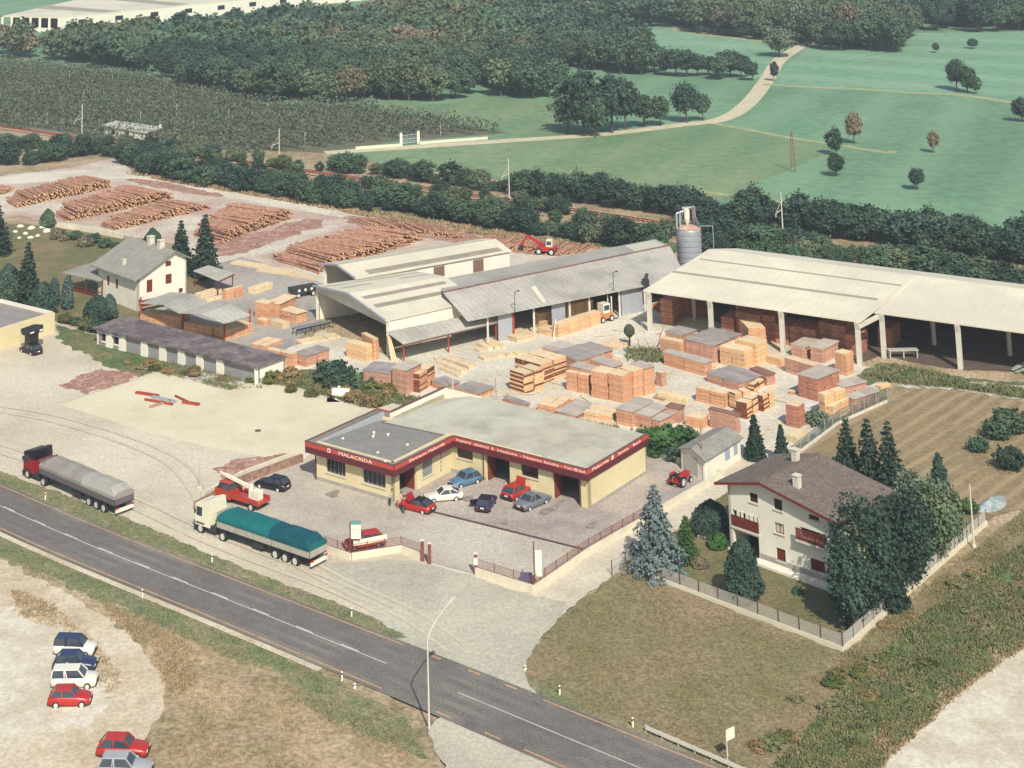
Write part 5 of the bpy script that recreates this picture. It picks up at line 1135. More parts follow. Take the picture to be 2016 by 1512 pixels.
log_pile((775, 442), (812, 458), (918, 472), (880, 452), 'untidy low log row along the hedge', 1.0, .15, 1.2, .2)
log_pile((930, 478), (980, 458), (1105, 478), (1062, 500), 'slanting pale poles spread behind the rear shed', .55, .13, 1.25, .25)
log_pile((1075, 500), (1110, 480), (1180, 484), (1150, 505), 'few reddish logs behind the sawmill hall', .5, .14, 1.4, .25)

# loose boards lying about the yard
lp_me = [MB().box(-l / 2, l / 2, -.09, .09, 0, .05).mesh('loose_board', TOPW) for l in (2.2, 3.0, 3.8)]
YP = [(p.x, p.y) for p in (G(u, v) for u, v in ((800, 760), (760, 715), (900, 690), (1050, 690), (1200, 640), (1300, 690), (1420, 740), (1560, 700), (1600, 800), (1520, 860), (1300, 800), (1000, 780)))]
k = 0
while k < 46:
    x = rs.uniform(-10, 60); y = rs.uniform(200, 245)
    if not inpoly(x, y, YP): continue
    o = obj('loose_board', rs.choice(lp_me)); o.location = (x, y, .13); o.rotation_euler = (0, 0, rs.uniform(0, 3.14)); tag(o, 'loose pale board lying on the yard ground', 'board', 'loose boards on the yard'); k += 1
# ================================================================== VEGETATION
def leaf_mat(name, c1, c2, objvar=.22, tr=.25):
    m = mat(name, srgb(c1), col2=srgb(c2), scale=.45, objvar=objvar, rough=.75, spec=.2, lo=.4, hi=.62)
    return m
LEAF = dict(dark=leaf_mat('leaf_dark', (66, 86, 70), (48, 70, 58)), mid=leaf_mat('leaf_mid', (84, 104, 78), (62, 86, 64)), olive=leaf_mat('leaf_olive', (106, 116, 86), (82, 98, 72)),
            brown=leaf_mat('leaf_brown', (140, 124, 100), (112, 110, 84)), spruce=leaf_mat('leaf_spruce', (54, 72, 56), (40, 60, 48), .12), blue=leaf_mat('leaf_blue_spruce', (116, 130, 126), (84, 100, 98), .05),
            cypress=leaf_mat('leaf_cypress', (88, 108, 96), (70, 90, 82), .05), grey=leaf_mat('leaf_grey', (118, 128, 104), (88, 104, 84), .1), weed=leaf_mat('leaf_weed', (84, 98, 52), (118, 108, 66), .2),
            dry=leaf_mat('leaf_dry', (156, 132, 92), (130, 108, 74), .1), orchard=leaf_mat('leaf_orchard', (82, 98, 78), (102, 106, 84), .2), green=leaf_mat('leaf_green', (74, 104, 54), (52, 84, 44), .1))
m_trunk = mat('trunk_bark', srgb((92, 76, 62)), var=.15, scale=3., world=False)
def leaves(centers, size, rs_, out=None, flat=0.0):
    "one small quad per centre, random attitude; out: outward directions to lean on"
    n = len(centers)
    nv = rs_.normal(size=(n, 3))
    if out is not None: nv = nv * .75 + out * 1.0
    if flat: nv[:, 2] += flat
    nv /= np.linalg.norm(nv, axis=1)[:, None] + 1e-9
    a = np.cross(nv, rs_.normal(size=(n, 3))); a /= np.linalg.norm(a, axis=1)[:, None] + 1e-9
    b = np.cross(nv, a)
    s = (size * rs_.uniform(.45, 1.5, n))[:, None]
    a = a * s; b = b * s * rs_.uniform(.5, .9, n)[:, None]
    v = np.stack([centers - a, centers - b, centers + a, centers + b], 1).reshape(-1, 3)
    return v
def quad_mesh(name, v, material):
    me = bpy.data.meshes.new(name); n = len(v) // 4
    me.vertices.add(n * 4); me.vertices.foreach_set('co', np.asarray(v, dtype=np.float32).ravel())
    me.loops.add(n * 4); me.loops.foreach_set('vertex_index', np.arange(n * 4, dtype=np.int32))
    me.polygons.add(n); me.polygons.foreach_set('loop_start', np.arange(0, n * 4, 4, dtype=np.int32)); me.polygons.foreach_set('loop_total', np.full(n, 4, dtype=np.int32))
    me.update(calc_edges=True)
    if material: me.materials.append(material)
    return me
def crown_broad(seed, rx, rz, zc, nclump, per, size, lobes=5):
    r = np.random.RandomState(seed)
    lob = r.normal(size=(lobes, 3)); lob /= np.linalg.norm(lob, axis=1)[:, None]; lob[:, 2] = np.abs(lob[:, 2]) * .8
    d = r.normal(size=(nclump, 3)); d /= np.linalg.norm(d, axis=1)[:, None]
    amp = .62 + .46 * np.max(np.clip(d @ lob.T, 0, 1) ** 3, axis=1) + r.uniform(-.1, .1, nclump)
    rad = amp * r.uniform(.55, 1.0, nclump) ** .4
    c = d * rad[:, None] * np.array([rx, rx, rz]); c[:, 2] += zc
    c = c[c[:, 2] > zc - rz * .8]
    k = len(c)
    pts = np.repeat(c, per, 0) + r.normal(size=(k * per, 3)) * np.array([rx, rx, rz * .8]) * .14
    out = pts - np.array([0, 0, zc - rz * .3]); out /= np.linalg.norm(out, axis=1)[:, None] + 1e-9
    return leaves(pts, size, r, out)
def crown_spruce(seed, R, H, z0, whorls, per, size, droop=.25, power=1.0, arms=None):
    r = np.random.RandomState(seed); P = []; O = []
    for k in range(whorls):
        f = k / whorls; z = z0 + (H - z0) * f; rad = R * (1 - f) ** power * r.uniform(.85, 1.1) + .05 * R
        na = arms or max(5, int(13 * (1 - f) + 4))
        for a in range(na):
            th = 2 * math.pi * (a + r.uniform(-.3, .3)) / na + k * 1.3; L = rad * r.uniform(.78, 1.12); m_ = max(4, int(per * (L / R) + 3))
            t = r.uniform(.08, 1.0, m_) ** .75
            sprd = .16 * L * (1 - t * .6) + .05
            x = np.cos(th) * L * t + r.normal(size=m_) * sprd * .7; y = np.sin(th) * L * t + r.normal(size=m_) * sprd * .7
            zz = z - droop * L * t ** 1.6 + r.normal(size=m_) * .07 * (H / whorls) * 1.6 + .25 * L * droop * (t > .85)
            P.append(np.stack([x, y, zz], 1)); O.append(np.stack([np.cos(th) * np.ones(m_), np.sin(th) * np.ones(m_), .8 * np.ones(m_)], 1))
    P = np.concatenate(P); O = np.concatenate(O)
    return leaves(P, size, r, O)
def crown_column(seed, R, H, n, size, z0=.1, shape=.55):
    r = np.random.RandomState(seed); f = r.uniform(0, 1, n); th = r.uniform(0, 2 * math.pi, n)
    prof = np.minimum(1, (f + .12) * 3.2) * (1 - f ** 2.4) ** shape
    rad = R * prof * (r.uniform(.35, 1, n) ** .35) * (1 + .12 * np.sin(th * 3 + f * 9))
    p = np.stack([np.cos(th) * rad, np.sin(th) * rad, z0 + f * (H - z0)], 1); out = np.stack([np.cos(th), np.sin(th), .5 * np.ones(n)], 1)
    return leaves(p, size, r, out)
def trunk_mesh(H, r0, r1, limbs, seed, mb=None):
    m = MB(); r = random.Random(seed); m.tube((0, 0, -.1), (r.uniform(-.1, .1), r.uniform(-.1, .1), H), r0, r1, 7)
    for k in range(limbs):
        z = H * r.uniform(.45, .9); a = r.uniform(0, 6.28); L = H * r.uniform(.25, .5)
        m.tube((0, 0, z), (math.cos(a) * L, math.sin(a) * L, z + L * .7), r1 * 1.1, r1 * .3, 5)
    return m.mesh('trunk', m_trunk)
# prototypes
PB = []   # broadleaf crown meshes, 10 m tall when scaled 1
for s in range(7):
    PB.append((crown_broad(100 + s, 3.3 + (s % 3) * .35, 4.0 + (s % 2) * .6, 5.6, 80, 34, .34, 5 + s % 3), trunk_mesh(5.5, .22, .12, 4, s)))
BROADM = {}
def broad_mesh(i, lf):
    if (i, lf) not in BROADM: BROADM[(i, lf)] = quad_mesh('crown', PB[i][0], LEAF[lf])
    return BROADM[(i, lf)]
PS = []
for s in range(4): PS.append(crown_broad(300 + s, 1.5, 1.15, 1.0, 50, 30, .17, 6))    # shrubs 2.2 m tall
SHM = {}
def shrub_mesh(i, lf):
    if (i, lf) not in SHM: SHM[(i, lf)] = quad_mesh('foliage', PS[i], LEAF[lf])
    return SHM[(i, lf)]
stem_me = trunk_mesh(.9, .06, .03, 3, 5)
rt = random.Random(21)
def tree(p, h, lf, label, group=None, name='tree', cat='tree', i=None, wide=1.0):
    i = rt.randrange(7) if i is None else i
    t = thing(name, label, cat, (p[0], p[1], 0), rt.uniform(0, 6.28), group); s = h / 10.0; t.scale = (s * wide, s * wide, s)
    obj('trunk', PB[i][1], None, t); obj('crown', broad_mesh(i, lf), None, t); return t
def shrub(p, h, lf, label, group=None, name='shrub', wide=1.0, i=None):
    i = rt.randrange(4) if i is None else i
    t = thing(name, label, 'shrub', (p[0], p[1], 0), rt.uniform(0, 6.28), group); s = h / 2.2; t.scale = (s * wide, s * wide, s)
    obj('stem', stem_me, None, t); obj('foliage', shrub_mesh(i, lf), None, t); return t
def special(p, crown, lf, label, th, r0, name='tree', cat='tree', group=None):
    t = thing(name, label, cat, (p[0], p[1], 0), 0, group)
    obj('trunk', trunk_mesh(th, r0, r0 * .3, 0, 3), None, t); obj('crown', quad_mesh('crown', crown, LEAF[lf]), None, t); return t
def treetop(u, v, top): p = G(u, v); return p, height(p, top)
# ---- garden of the big house
p, h = treetop(1293, 1128, 950); special(p, crown_spruce(1, 3.3, h, .35, 22, 46, .15, .3, .95), 'blue', 'silvery blue spruce inside the garden corner by the drive', h * .95, .16, 'blue_spruce')
p, h = treetop(1352, 1105, 1012); special(p, crown_spruce(2, 1.35, h, .1, 14, 40, .11, .12, .8), 'green', 'small green cone shaped conifer right of the blue spruce', h * .9, .08, 'conifer')
p, h = treetop(1466, 1188, 1062); special(p, crown_column(3, 1.75, h, 4200, .15), 'dark', 'dark egg shaped evergreen in front of the house wall', h * .7, .1, 'evergreen_bush', 'bush')
p, h = treetop(1402, 1052, 985); special(p, crown_column(4, 2.1, h, 4200, .16, shape=.8), 'dark', 'dark round laurel at the left end of the house', h * .6, .1, 'laurel', 'bush')
p, h = treetop(1415, 1080, 1048); special(p, crown_column(5, 1.1, h, 1200, .12, shape=.8), 'green', 'low green bush beside the carport', h * .5, .06, 'bush', 'bush')
p, h = treetop(1379, 1117, 1096); special(p, crown_column(6, .95, h, 900, .1, shape=.9), 'brown', 'flat brown shrub on the garden lawn', h * .5, .05, 'brown_shrub', 'bush')
p, h = treetop(1570, 1170, 1155); special(p, crown_column(7, .55, h, 400, .1, shape=.9), 'dark', 'tiny dark shrub in front of the terrace', h * .5, .05, 'small_shrub', 'bush')
for (u, v, tp, R, lf, lab) in ((1672, 1243, 1062, 1.7, 'dark', 'dark drooping tree at the front garden corner'), (1708, 1224, 975, 2.5, 'dark', 'tall dark tree hiding the right wall of the house'), (1748, 1196, 968, 2.0, 'spruce', 'darkest tree second from the garden corner'),
        (1790, 1160, 960, 2.4, 'dark', 'dark bushy tree along the right fence'), (1838, 1110, 945, 2.2, 'olive', 'olive green tree near the right fence post'), (1800, 1085, 925, 2.3, 'grey', 'grey green birch behind the fence trees'), (1868, 1080, 960, 1.8, 'olive', 'loose olive tree at the far end of the fence')):
    p, h = treetop(u, v, tp); special(p, crown_spruce(int(u), R, h, .25, 20, 60, .15, .5, .5) if lf == 'spruce' else crown_broad(int(u), R * (1.0 if lf == 'dark' else .8), h * .53, h * .49, 150, 34, .17, 14), lf, lab, h * .8, .15, 'garden_tree', 'tree', 'trees screening the big house')
for (u, v, tp, R, lf, lab) in ((1674, 985, 818, 2.3, 'spruce', 'left one of three dark spruces behind the house'), (1716, 1002, 818, 2.3, 'spruce', 'middle one of three dark spruces behind the house'), (1758, 1016, 822, 2.5, 'spruce', 'right one of three dark spruces behind the house'),
        (1853, 1000, 888, 1.5, 'dark', 'single dark conifer right of the three spruces'), (1488, 905, 815, 1.25, 'spruce', 'slim small spruce between garage and timber'), (1540, 912, 834, .85, 'spruce', 'narrow dark spruce by the lone tall stack')):
    p, h = treetop(u, v, tp); special(p, crown_spruce(int(u) + 5, R, h, .3, 18, 36, .17, .28, .85), lf, lab, h * .92, .13, 'spruce', 'tree')
for (u, v, h, w_, lf, lab) in ((1990, 850, 2.6, 1.2, 'mid', 'bush at the right edge above the mown field'), (1965, 865, 2.0, 1.3, 'mid', 'lower bush beside the right edge bush'), (1930, 890, 1.6, 1.2, 'mid', 'small bush on the mown field border'), (1995, 925, 2.4, 1.1, 'dark', 'dark bush at the right edge below the border'),
        (1905, 1010, 1.3, 1.3, 'green', 'green bush by the pale tarpaulin'), (1310, 892, 3.0, 1.4, 'green', 'bright green shrub behind the workshop corner'), (1345, 880, 2.2, 1.3, 'mid', 'shrub left of the small garage'), (1285, 888, 2.2, 1.2, 'green', 'smaller green shrub at the workshop rear'), (1325, 905, 1.8, 1.2, 'dark', 'dark low shrub beside the garage door'),
        (1610, 835, 1.4, 1.6, 'grey', 'grey green weeds at the yard fence'), (1660, 800, 1.0, 2.0, 'grey', 'low weeds along the yard fence')):
    shrub(G(u, v), h, lf, lab, wide=w_)
# ---- left house and its garden
for (u, v, tp, R, lf, lab) in ((356, 540, 430, 2.4, 'spruce', 'left spruce behind the white house'), (404, 545, 418, 2.9, 'spruce', 'right taller spruce behind the white house'), (54, 612, 472, 2.6, 'spruce', 'tall dark spruce left of the white house'), (-8, 500, 395, 3.2, 'spruce', 'dark spruce cut by the left edge')):
    p, h = treetop(u, v, tp); special(p, crown_spruce(int(u) + 60, R, h, .4, 18, 40, .22, .35, .85), lf, lab, h * .92, .15, 'spruce', 'tree')
for (u, v, tp, R, lab) in ((106, 603, 545, 1.0, 'left grey green cypress of the pair'), (133, 610, 543, 1.05, 'right grey green cypress of the pair')):
    p, h = treetop(u, v, tp); special(p, crown_column(int(u), R, h, 1800, .14), 'cypress', lab, h * .7, .08, 'cypress', 'tree')
for (u, v, tp, R, lf, lab) in ((15, 612, 520, 3.0, 'dark', 'dark bushy tree left of the spruce'), (85, 618, 555, 2.2, 'dark', 'dark bush right of the left spruce'), (192, 632, 582, 2.2, 'dark', 'round dark bush before the white house'), (215, 628, 580, 1.3, 'cypress', 'blue grey conifer beside the round bush'), (300, 505, 450, 2.0, 'dark', 'dark tree behind the white house roof'), (94, 448, 412, 1.5, 'mid', 'green bush at the edge of the log yard')):
    p, h = treetop(u, v, tp); special(p, crown_column(int(u) + 9, R, h, 2600, .2, shape=.7), lf, lab, h * .6, .1, 'garden_bush', 'bush')
for k, (u, v, lf) in enumerate(((125, 475, 'brown'), (150, 472, 'mid'), (168, 486, 'brown'), (185, 480, 'dark'), (205, 488, 'mid'), (228, 490, 'mid'), (112, 470, 'brown'), (150, 640, 'mid'), (128, 636, 'weed'), (170, 650, 'weed'), (190, 655, 'mid'))):
    shrub(G(u, v), rt.uniform(1.0, 1.9), lf, ('rusty brown' if lf == 'brown' else 'green') + (' garden shrub along the log yard wall' if v < 500 else ' weed bush behind the flat building'), 'hedge shrubs of the white house' if v < 500 else 'bushes behind the flat building', wide=1.2)
# ---- thicket in front of the sawmill
for k in range(26):
    u = rt.uniform(530, 790); v = 745 + (u - 530) * .16 + rt.uniform(-22, 24); big = 590 < u < 720 and v < 775
    shrub(G(u, v), rt.uniform(2.0, 3.2) if big else rt.uniform(.9, 1.6), rt.choice(('dark', 'mid', 'dark')) if big else rt.choice(('weed', 'mid', 'dry', 'weed')), 'tall dark bush in the thicket before the sawmill' if big else 'low weed bush at the rim of the thicket', 'thicket before the sawmill, tall bushes' if big else 'thicket before the sawmill, low bushes', 'thicket_bush', 1.25)
for k, (u, v) in enumerate(((672, 780), (735, 800), (700, 792), (655, 770))): shrub(G(u, v), 1.3, 'dry', 'straw coloured weed clump beside the concrete slab', 'straw weeds by the slab', 'weed_clump', 1.5)
# ---- weed bushes along the low shed and verge
for k in range(14):
    u = rt.uniform(250, 520); v = 712 + (u - 250) * .16 + rt.uniform(-4, 12)
    shrub(G(u, v), rt.uniform(.5, 1.0), rt.choice(('weed', 'dry', 'weed')), 'low weeds at the foot of the low shed', 'weeds along the low shed', 'weed_clump', 1.5)
# ---- hedges along the railway
TINT = dict(dark='dark green', mid='mid green', olive='olive', brown='brownish', grey='greyish')
def hedge(path, n, h0, h1, lfs, label, group, off, spread):
    pts = [G(u, v) for u, v in path]; pts = resample(pts, int(n * 1.2))
    for p in pts:
        q = p + Vector((rt.uniform(-spread, spread), rt.uniform(-spread, spread), 0))
        lf = rt.choice(lfs); hh = rt.uniform(h0 * .82, h1 * 1.12); sz = 'taller ' if hh > (h0 + h1) / 2 else 'lower '
        lab_ = label.replace('dark ', '').replace('olive ', '').replace('low ', '').replace('tall ', '')
        tree(q, hh, lf, sz + TINT[lf] + ' ' + lab_, group + ', ' + sz + TINT[lf], 'hedge_tree', 'tree', wide=rt.uniform(1.1, 1.6)).location.z = -hh * .13
hedge([(255, 322), (330, 352), (420, 368), (520, 382), (640, 405), (720, 415)], 24, 4.0, 5.6, ('dark', 'dark', 'mid'), 'dark hedge tree between log yard and railway', 'near hedge, left part', 0, 1.2)
hedge([(290, 318), (420, 345), (560, 362), (640, 380), (690, 392)], 16, 3.2, 4.6, ('dark', 'mid'), 'second row hedge tree above the log yard', 'near hedge, second row', 0, 1.4)
hedge([(720, 408), (820, 420), (920, 440), (1040, 462), (1180, 480), (1300, 492)], 26, 3.4, 5.2, ('dark', 'mid', 'olive', 'dark'), 'hedge tree behind the rear shed', 'near hedge, middle part', 0, 1.3)
hedge([(800, 400), (1000, 428), (1200, 456), (1320, 470)], 14, 2.6, 3.8, ('olive', 'mid'), 'low olive hedge tree beside the track', 'near hedge, low trees', 0, 1.2)
hedge([(1390, 480), (1500, 500), (1640, 520), (1800, 545), (2060, 585)], 30, 3.6, 5.4, ('mid', 'olive', 'dark'), 'hedge tree behind the storage shed roof', 'near hedge, right part', 0, 1.4)
hedge([(1395, 500), (1560, 522), (1760, 550), (2060, 595)], 16, 3.0, 4.4, ('dark', 'mid'), 'front hedge tree showing over the storage shed', 'near hedge, right front', 0, 1.2)
hedge([(650, 338), (760, 345), (880, 362), (1010, 383)], 17, 3.0, 4.6, ('mid', 'olive', 'dark'), 'far side hedge tree by the dirt road end', 'far hedge, left part', 0, 1.3)
hedge([(1010, 383), (1120, 395), (1220, 407), (1320, 420)], 17, 4.4, 6.2, ('dark', 'dark', 'mid'), 'dark hedge tree on the far side of the track', 'far hedge, middle part', 0, 1.4)
hedge([(1340, 425), (1480, 445), (1640, 465), (1820, 490), (2060, 528)], 34, 4.6, 6.6, ('dark', 'mid', 'dark'), 'tall hedge tree between track and meadow', 'far hedge, right part', 0, 1.5)
hedge([(1600, 455), (1800, 480), (2050, 512)], 14, 5.0, 6.6, ('dark', 'mid'), 'back row hedge tree at the meadow edge', 'far hedge, back row', 0, 1.4)
hedge([(-60, 322), (40, 325), (120, 315), (180, 305)], 13, 3.4, 5.0, ('dark', 'mid'), 'hedge tree left of the log yard entrance', 'hedge at the upper left', 0, 1.6)
hedge([(-40, 300), (60, 296), (150, 290)], 9, 3.2, 4.6, ('dark', 'mid'), 'rear hedge tree by the railway at the left', 'hedge at the upper left, rear', 0, 1.6)
hedge([(200, 285), (300, 300), (400, 312), (520, 328), (620, 340)], 18, 2.6, 3.8, ('mid', 'olive', 'dark'), 'low hedge tree on the orchard side of the track', 'orchard side hedge', 0, 1.4)
hedge([(700, 372), (850, 385), (1000, 405), (1150, 428)], 16, 2.2, 3.4, ('mid', 'olive', 'dark'), 'trackside hedge tree left of the silo', 'trackside hedge', 0, .9)
hedge([(1330, 462), (1480, 480), (1700, 512), (1900, 540), (2050, 562)], 24, 2.6, 4.0, ('mid', 'olive', 'dark'), 'trackside hedge tree right of the silo', 'trackside hedge right', 0, 1.0)
hedge([(60, 300), (160, 303), (250, 310), (330, 322), (450, 340)], 14, 2.4, 3.6, ('mid', 'dark'), 'trackside hedge tree near the cottage', 'trackside hedge left', 0, 1.0)
# ---- single trees in the meadows
for (u, v, tp, lf, wd_, lab) in ((1118, 262, 165, 'mid', 1.0, 'left tree of the big clump at the dirt road'), (1150, 268, 140, 'dark', 1.0, 'tall left tree of the clump at the dirt road'), (1172, 270, 185, 'mid', .8, 'paler tree standing in front of the clump'), (1205, 262, 136, 'dark', 1.0, 'tallest dark tree of the clump at the dirt road'), (1232, 256, 160, 'dark', .9, 'right tree of the big clump'),
        (1268, 250, 182, 'mid', 1.15, 'rounded tree right of the big clump'), (1300, 248, 190, 'mid', 1.1, 'low tree between clump and round tree'), (1352, 242, 165, 'dark', 1.05, 'round dark tree at the bend of the dirt road'), (1384, 238, 180, 'mid', .8, 'small tree beside the round bend tree'),
        (1535, 112, 50, 'grey', 1.3, 'pale round tree where the dirt road enters the wood'), (1524, 160, 118, 'dark', .7, 'small dark tree on the dirt road verge'), (1884, 178, 118, 'dark', 1.0, 'left lobe of the lone tree group by the path'), (1905, 183, 130, 'mid', 1.1, 'middle tree of the lone group by the path'), (1922, 185, 150, 'mid', .9, 'right small tree of the lone group'),
        (2014, 240, 192, 'dark', 1.0, 'dark tree cut by the right edge'), (1682, 284, 222, 'brown', .8, 'brownish tree at the top of the meadow trio'), (1646, 306, 253, 'dark', .95, 'dark tree in the middle of the meadow trio'), (1646, 347, 303, 'dark', 1.0, 'dark lowest tree of the meadow trio'), (1838, 301, 253, 'brown', .8, 'lone brownish tree in the right meadow'),
        (1806, 374, 328, 'dark', 1.1, 'lone dark bush in the right meadow'), (1843, 104, 84, 'mid', 1.0, 'small far bush near the wood'), (1916, 96, 76, 'dark', 1.6, 'leaning far bush near the wood')):
    p = G(u, v); tree(p, height(p, tp), lf, lab, wide=wd_, name='meadow_tree')
for k in range(12):
    p = G(1245 + k * 21.5, 140 + k * 1.6 + rt.uniform(-4, 5)); tree(p, rt.uniform(6, 9), rt.choice(('dark', 'mid')), 'tree of the field hedge left of the dirt road', 'field hedge trees', 'field_hedge_tree', wide=1.25)
for k in range(9): p = G(1380 + k * 15, 66 + k * 1.5); tree(p, rt.uniform(2.5, 3.6), 'dark', 'small bush in the row on the upper meadow', 'bush row on the upper meadow', 'meadow_bush', 'shrub', wide=1.6)
# ---- the woods
def scatter(px, spacing, seed):
    P = [G(u, v) for u, v in px]; xs = [p.x for p in P]; ys = [p.y for p in P]; r = random.Random(seed); grid = {}; out = []
    n = int((max(xs) - min(xs)) * (max(ys) - min(ys)) / (spacing * spacing) * 2.2); pp = [(p.x, p.y) for p in P]
    for _ in range(n):
        x = r.uniform(min(xs), max(xs)); y = r.uniform(min(ys), max(ys))
        if not inpoly(x, y, pp): continue
        k = (int(x // spacing), int(y // spacing))
        if any((x - a) ** 2 + (y - b) ** 2 < spacing * spacing * .6 for i in (-1, 0, 1) for j in (-1, 0, 1) for a, b in grid.get((k[0] + i, k[1] + j), ())): continue
        grid.setdefault(k, []).append((x, y)); out.append((x, y))
    return out
WOOD_PX = [(-80, 108), (0, 116), (150, 126), (290, 148), (345, 170), (430, 186), (560, 205), (740, 203), (870, 205), (940, 190), (1100, 205), (1108, 188), (1070, 142), (1130, 136), (1220, 146), (1280, 152), (1262, 112), (1215, 76), (1185, 45), (1000, 34), (780, 40), (700, 58), (500, 72), (360, 82), (240, 92), (120, 102), (20, 108), (-80, 104)]
WOOD2 = [(1160, 44), (1290, 54), (1480, 78), (1560, 84), (1640, 100), (1790, 104), (1800, 62), (1900, 64), (2150, 66), (2150, 10), (1700, -10), (1150, 0)]
trees = sorted(scatter(WOOD_PX, 6.2, 4), key=lambda q: q[1]); trees2 = sorted(scatter(WOOD2, 7.0, 5), key=lambda q: q[1])
def tint(x, y, r):
    v = math.sin(x * .045 + 1.3) + math.sin(y * .06 + x * .02) + r.uniform(-.9, .9)
    return 'brown' if v > 2.2 else 'olive' if v > .6 else 'mid' if v > -.9 else 'dark'
far_bits = {}
def mass(pts, hmin, hmax, r):
    for x, y in pts:
        i = r.randrange(7); s = r.uniform(hmin, hmax) / 10; a = r.uniform(0, 6.28); lf = tint(x, y, r)
        v = PB[i][0].reshape(-1, 4, 3); v = v[::4]; c = v.mean(1, keepdims=True); v = (c + (v - c) * 1.9).reshape(-1, 3)
        ca, sa = math.cos(a), math.sin(a); q = np.stack([(v[:, 0] * ca - v[:, 1] * sa) * s * 1.15 + x, (v[:, 0] * sa + v[:, 1] * ca) * s * 1.15 + y, v[:, 2] * s], 1)
        far_bits.setdefault(lf, []).append(q)
nfront = 190
for x, y in trees[:nfront]:
    lf = tint(x, y, rt); hh = rt.uniform(8, 11.5); part = 'left' if x < -60 else 'middle' if x < 20 else 'right'; sz = 'tall' if hh > 9.8 else 'lower'
    tree((x, y), hh, lf, sz + ' ' + TINT[lf] + ' tree at the front edge of the main wood, ' + part + ' part', 'main wood, ' + ' '.join((sz, TINT[lf], part)), 'wood_tree', wide=rt.uniform(1.05, 1.3))
mass(trees[nfront:], 8.5, 12.5, random.Random(8))
for x, y in trees2[:70]:
    lf = tint(x, y, rt); hh = rt.uniform(9, 14); part = 'left of' if x < 150 else 'right of'
    tree((x, y), hh, lf, TINT[lf] + ' tree at the edge of the far wood ' + part + ' the dirt road', 'far wood, ' + TINT[lf] + ' ' + part, 'far_wood_tree', wide=rt.uniform(1.0, 1.2))
mass(trees2[70:], 9, 14, random.Random(9))
for lf, parts in far_bits.items():
    o = obj('woodland', quad_mesh('woodland', np.concatenate(parts), LEAF[lf])); stuff(o); tag(o, {'dark': 'dark green', 'mid': 'mid green', 'olive': 'olive green', 'brown': 'brownish'}[lf] + ' crowns of the dense wood behind the orchard', 'woodland')
# tall pale poplars right of the dirt road
for k in range(9):
    p = G(1570 + k * 26 + rt.uniform(-6, 6), 92 + rt.uniform(-6, 8)); t = tree(p, rt.uniform(13, 18), rt.choice(('olive', 'grey', 'brown', 'mid')), 'tall pale tree right of the dirt road', 'tall trees at the wood corner', 'tall_tree', wide=.75)
# ---- orchard rows
r_ = np.random.RandomState(5)
OR0 = [G(u, v) for u, v in ((-90, 112), (0, 122), (300, 156), (345, 178), (560, 212), (690, 212), (1000, 262), (790, 272), (640, 292), (480, 306), (250, 282), (0, 250), (-90, 245))]
opoly = [(p.x, p.y) for p in OR0]
od = mast_dir; on_ = mast_n   # rows run beside the track
post_me = MB().box(-.07, .07, -.07, .07, 0, 3.0).mesh('orchard_post', mat('post_white', srgb((196, 190, 176)), var=.08, world=False))
nrow = 0
for k in range(-2, 62):
    off = 7 + k * 4.8; pts = []; run = []
    s = -190.
    while s < 280:
        q = mast0 + od * s + on_ * off
        if inpoly(q.x, q.y, opoly): run.append(q.copy())
        s += .28
    if len(run) < 30: continue
    c = np.array([[q.x, q.y, 0] for q in run]); c = np.repeat(c, 6, 0); n = len(c)
    clump = 1.1 + .5 * np.sin(np.arange(n) * .011 * 6) ** 2
    c[:, :2] += r_.normal(size=(n, 2)) * .5; c[:, 2] = r_.uniform(.3, 2.7, n) * clump ** .5
    o = obj('orchard_row', quad_mesh('orchard_row', leaves(c, .3, r_), LEAF['orchard'])); nrow += 1
    tag(o, 'dark planted row of fruit trees in the orchard', 'orchard row', 'orchard rows between railway and wood')
    if k % 3 == 0:
        for q in run[5::70]:
            if rt.random() < .75:
                pp = obj('orchard_post', post_me); pp.location = (q.x + rt.uniform(-.5, .5), q.y, 0); tag(pp, 'thin pale stake standing among the orchard rows', 'stake', 'orchard stakes')
# ================================================================== VEHICLES
m_tyre = mat('tyre', (.02, .02, .022), rough=.8, var=.1, world=False)
m_rim = mat('wheel_rim', srgb((206, 204, 196)), rough=.4, var=.08, world=False)
m_carglass = mat('car_glass', (.05, .06, .075), rough=.06, spec=.6, var=.1, world=False)
m_bumper = mat('bumper_dark', (.04, .04, .045), rough=.6, var=.1, world=False)
m_lamp = mat('headlamp', srgb((226, 222, 206)), rough=.2, var=.05, world=False)
m_tail = mat('tail_lamp', srgb((170, 36, 26)), rough=.3, var=.05, world=False)
m_plate = mat('number_plate', srgb((232, 226, 210)), rough=.5, var=.03, world=False)
m_under = mat('underbody', (.025, .023, .022), rough=.9, var=.1, world=False)
def paint(name, c): return mat('paint_' + name, srgb(c), rough=.35, spec=.5, var=.03, scale=1., world=False)
PAINT = {k: paint(k, c) for k, c in dict(red=(178, 44, 38), darkred=(150, 30, 34), white=(228, 222, 204), blue=(86, 120, 146), navy=(44, 56, 88), black=(26, 24, 34), grey=(112, 116, 124), silver=(164, 164, 164), orange=(176, 62, 42), cream=(230, 224, 196)).items()}
def wheel(parent, x, y, r, wd, side):
    t = MB(); t.lathe([(r * .62, -wd / 2), (r * .93, -wd / 2), (r, -wd * .35), (r, wd * .35), (r * .93, wd / 2), (r * .62, wd / 2)], 16); o = t.build('wheel', m_tyre, parent, True)
    o.location = (x, y, r); o.rotation_euler = (math.pi / 2, 0, 0)
    t = MB(); t.lathe([(r * .6, -wd * .52), (r * .6, wd * .52)], 12); t.lathe([(r * .2, -wd * .56), (r * .2, wd * .56)], 8); t.build('rim', m_rim, o)
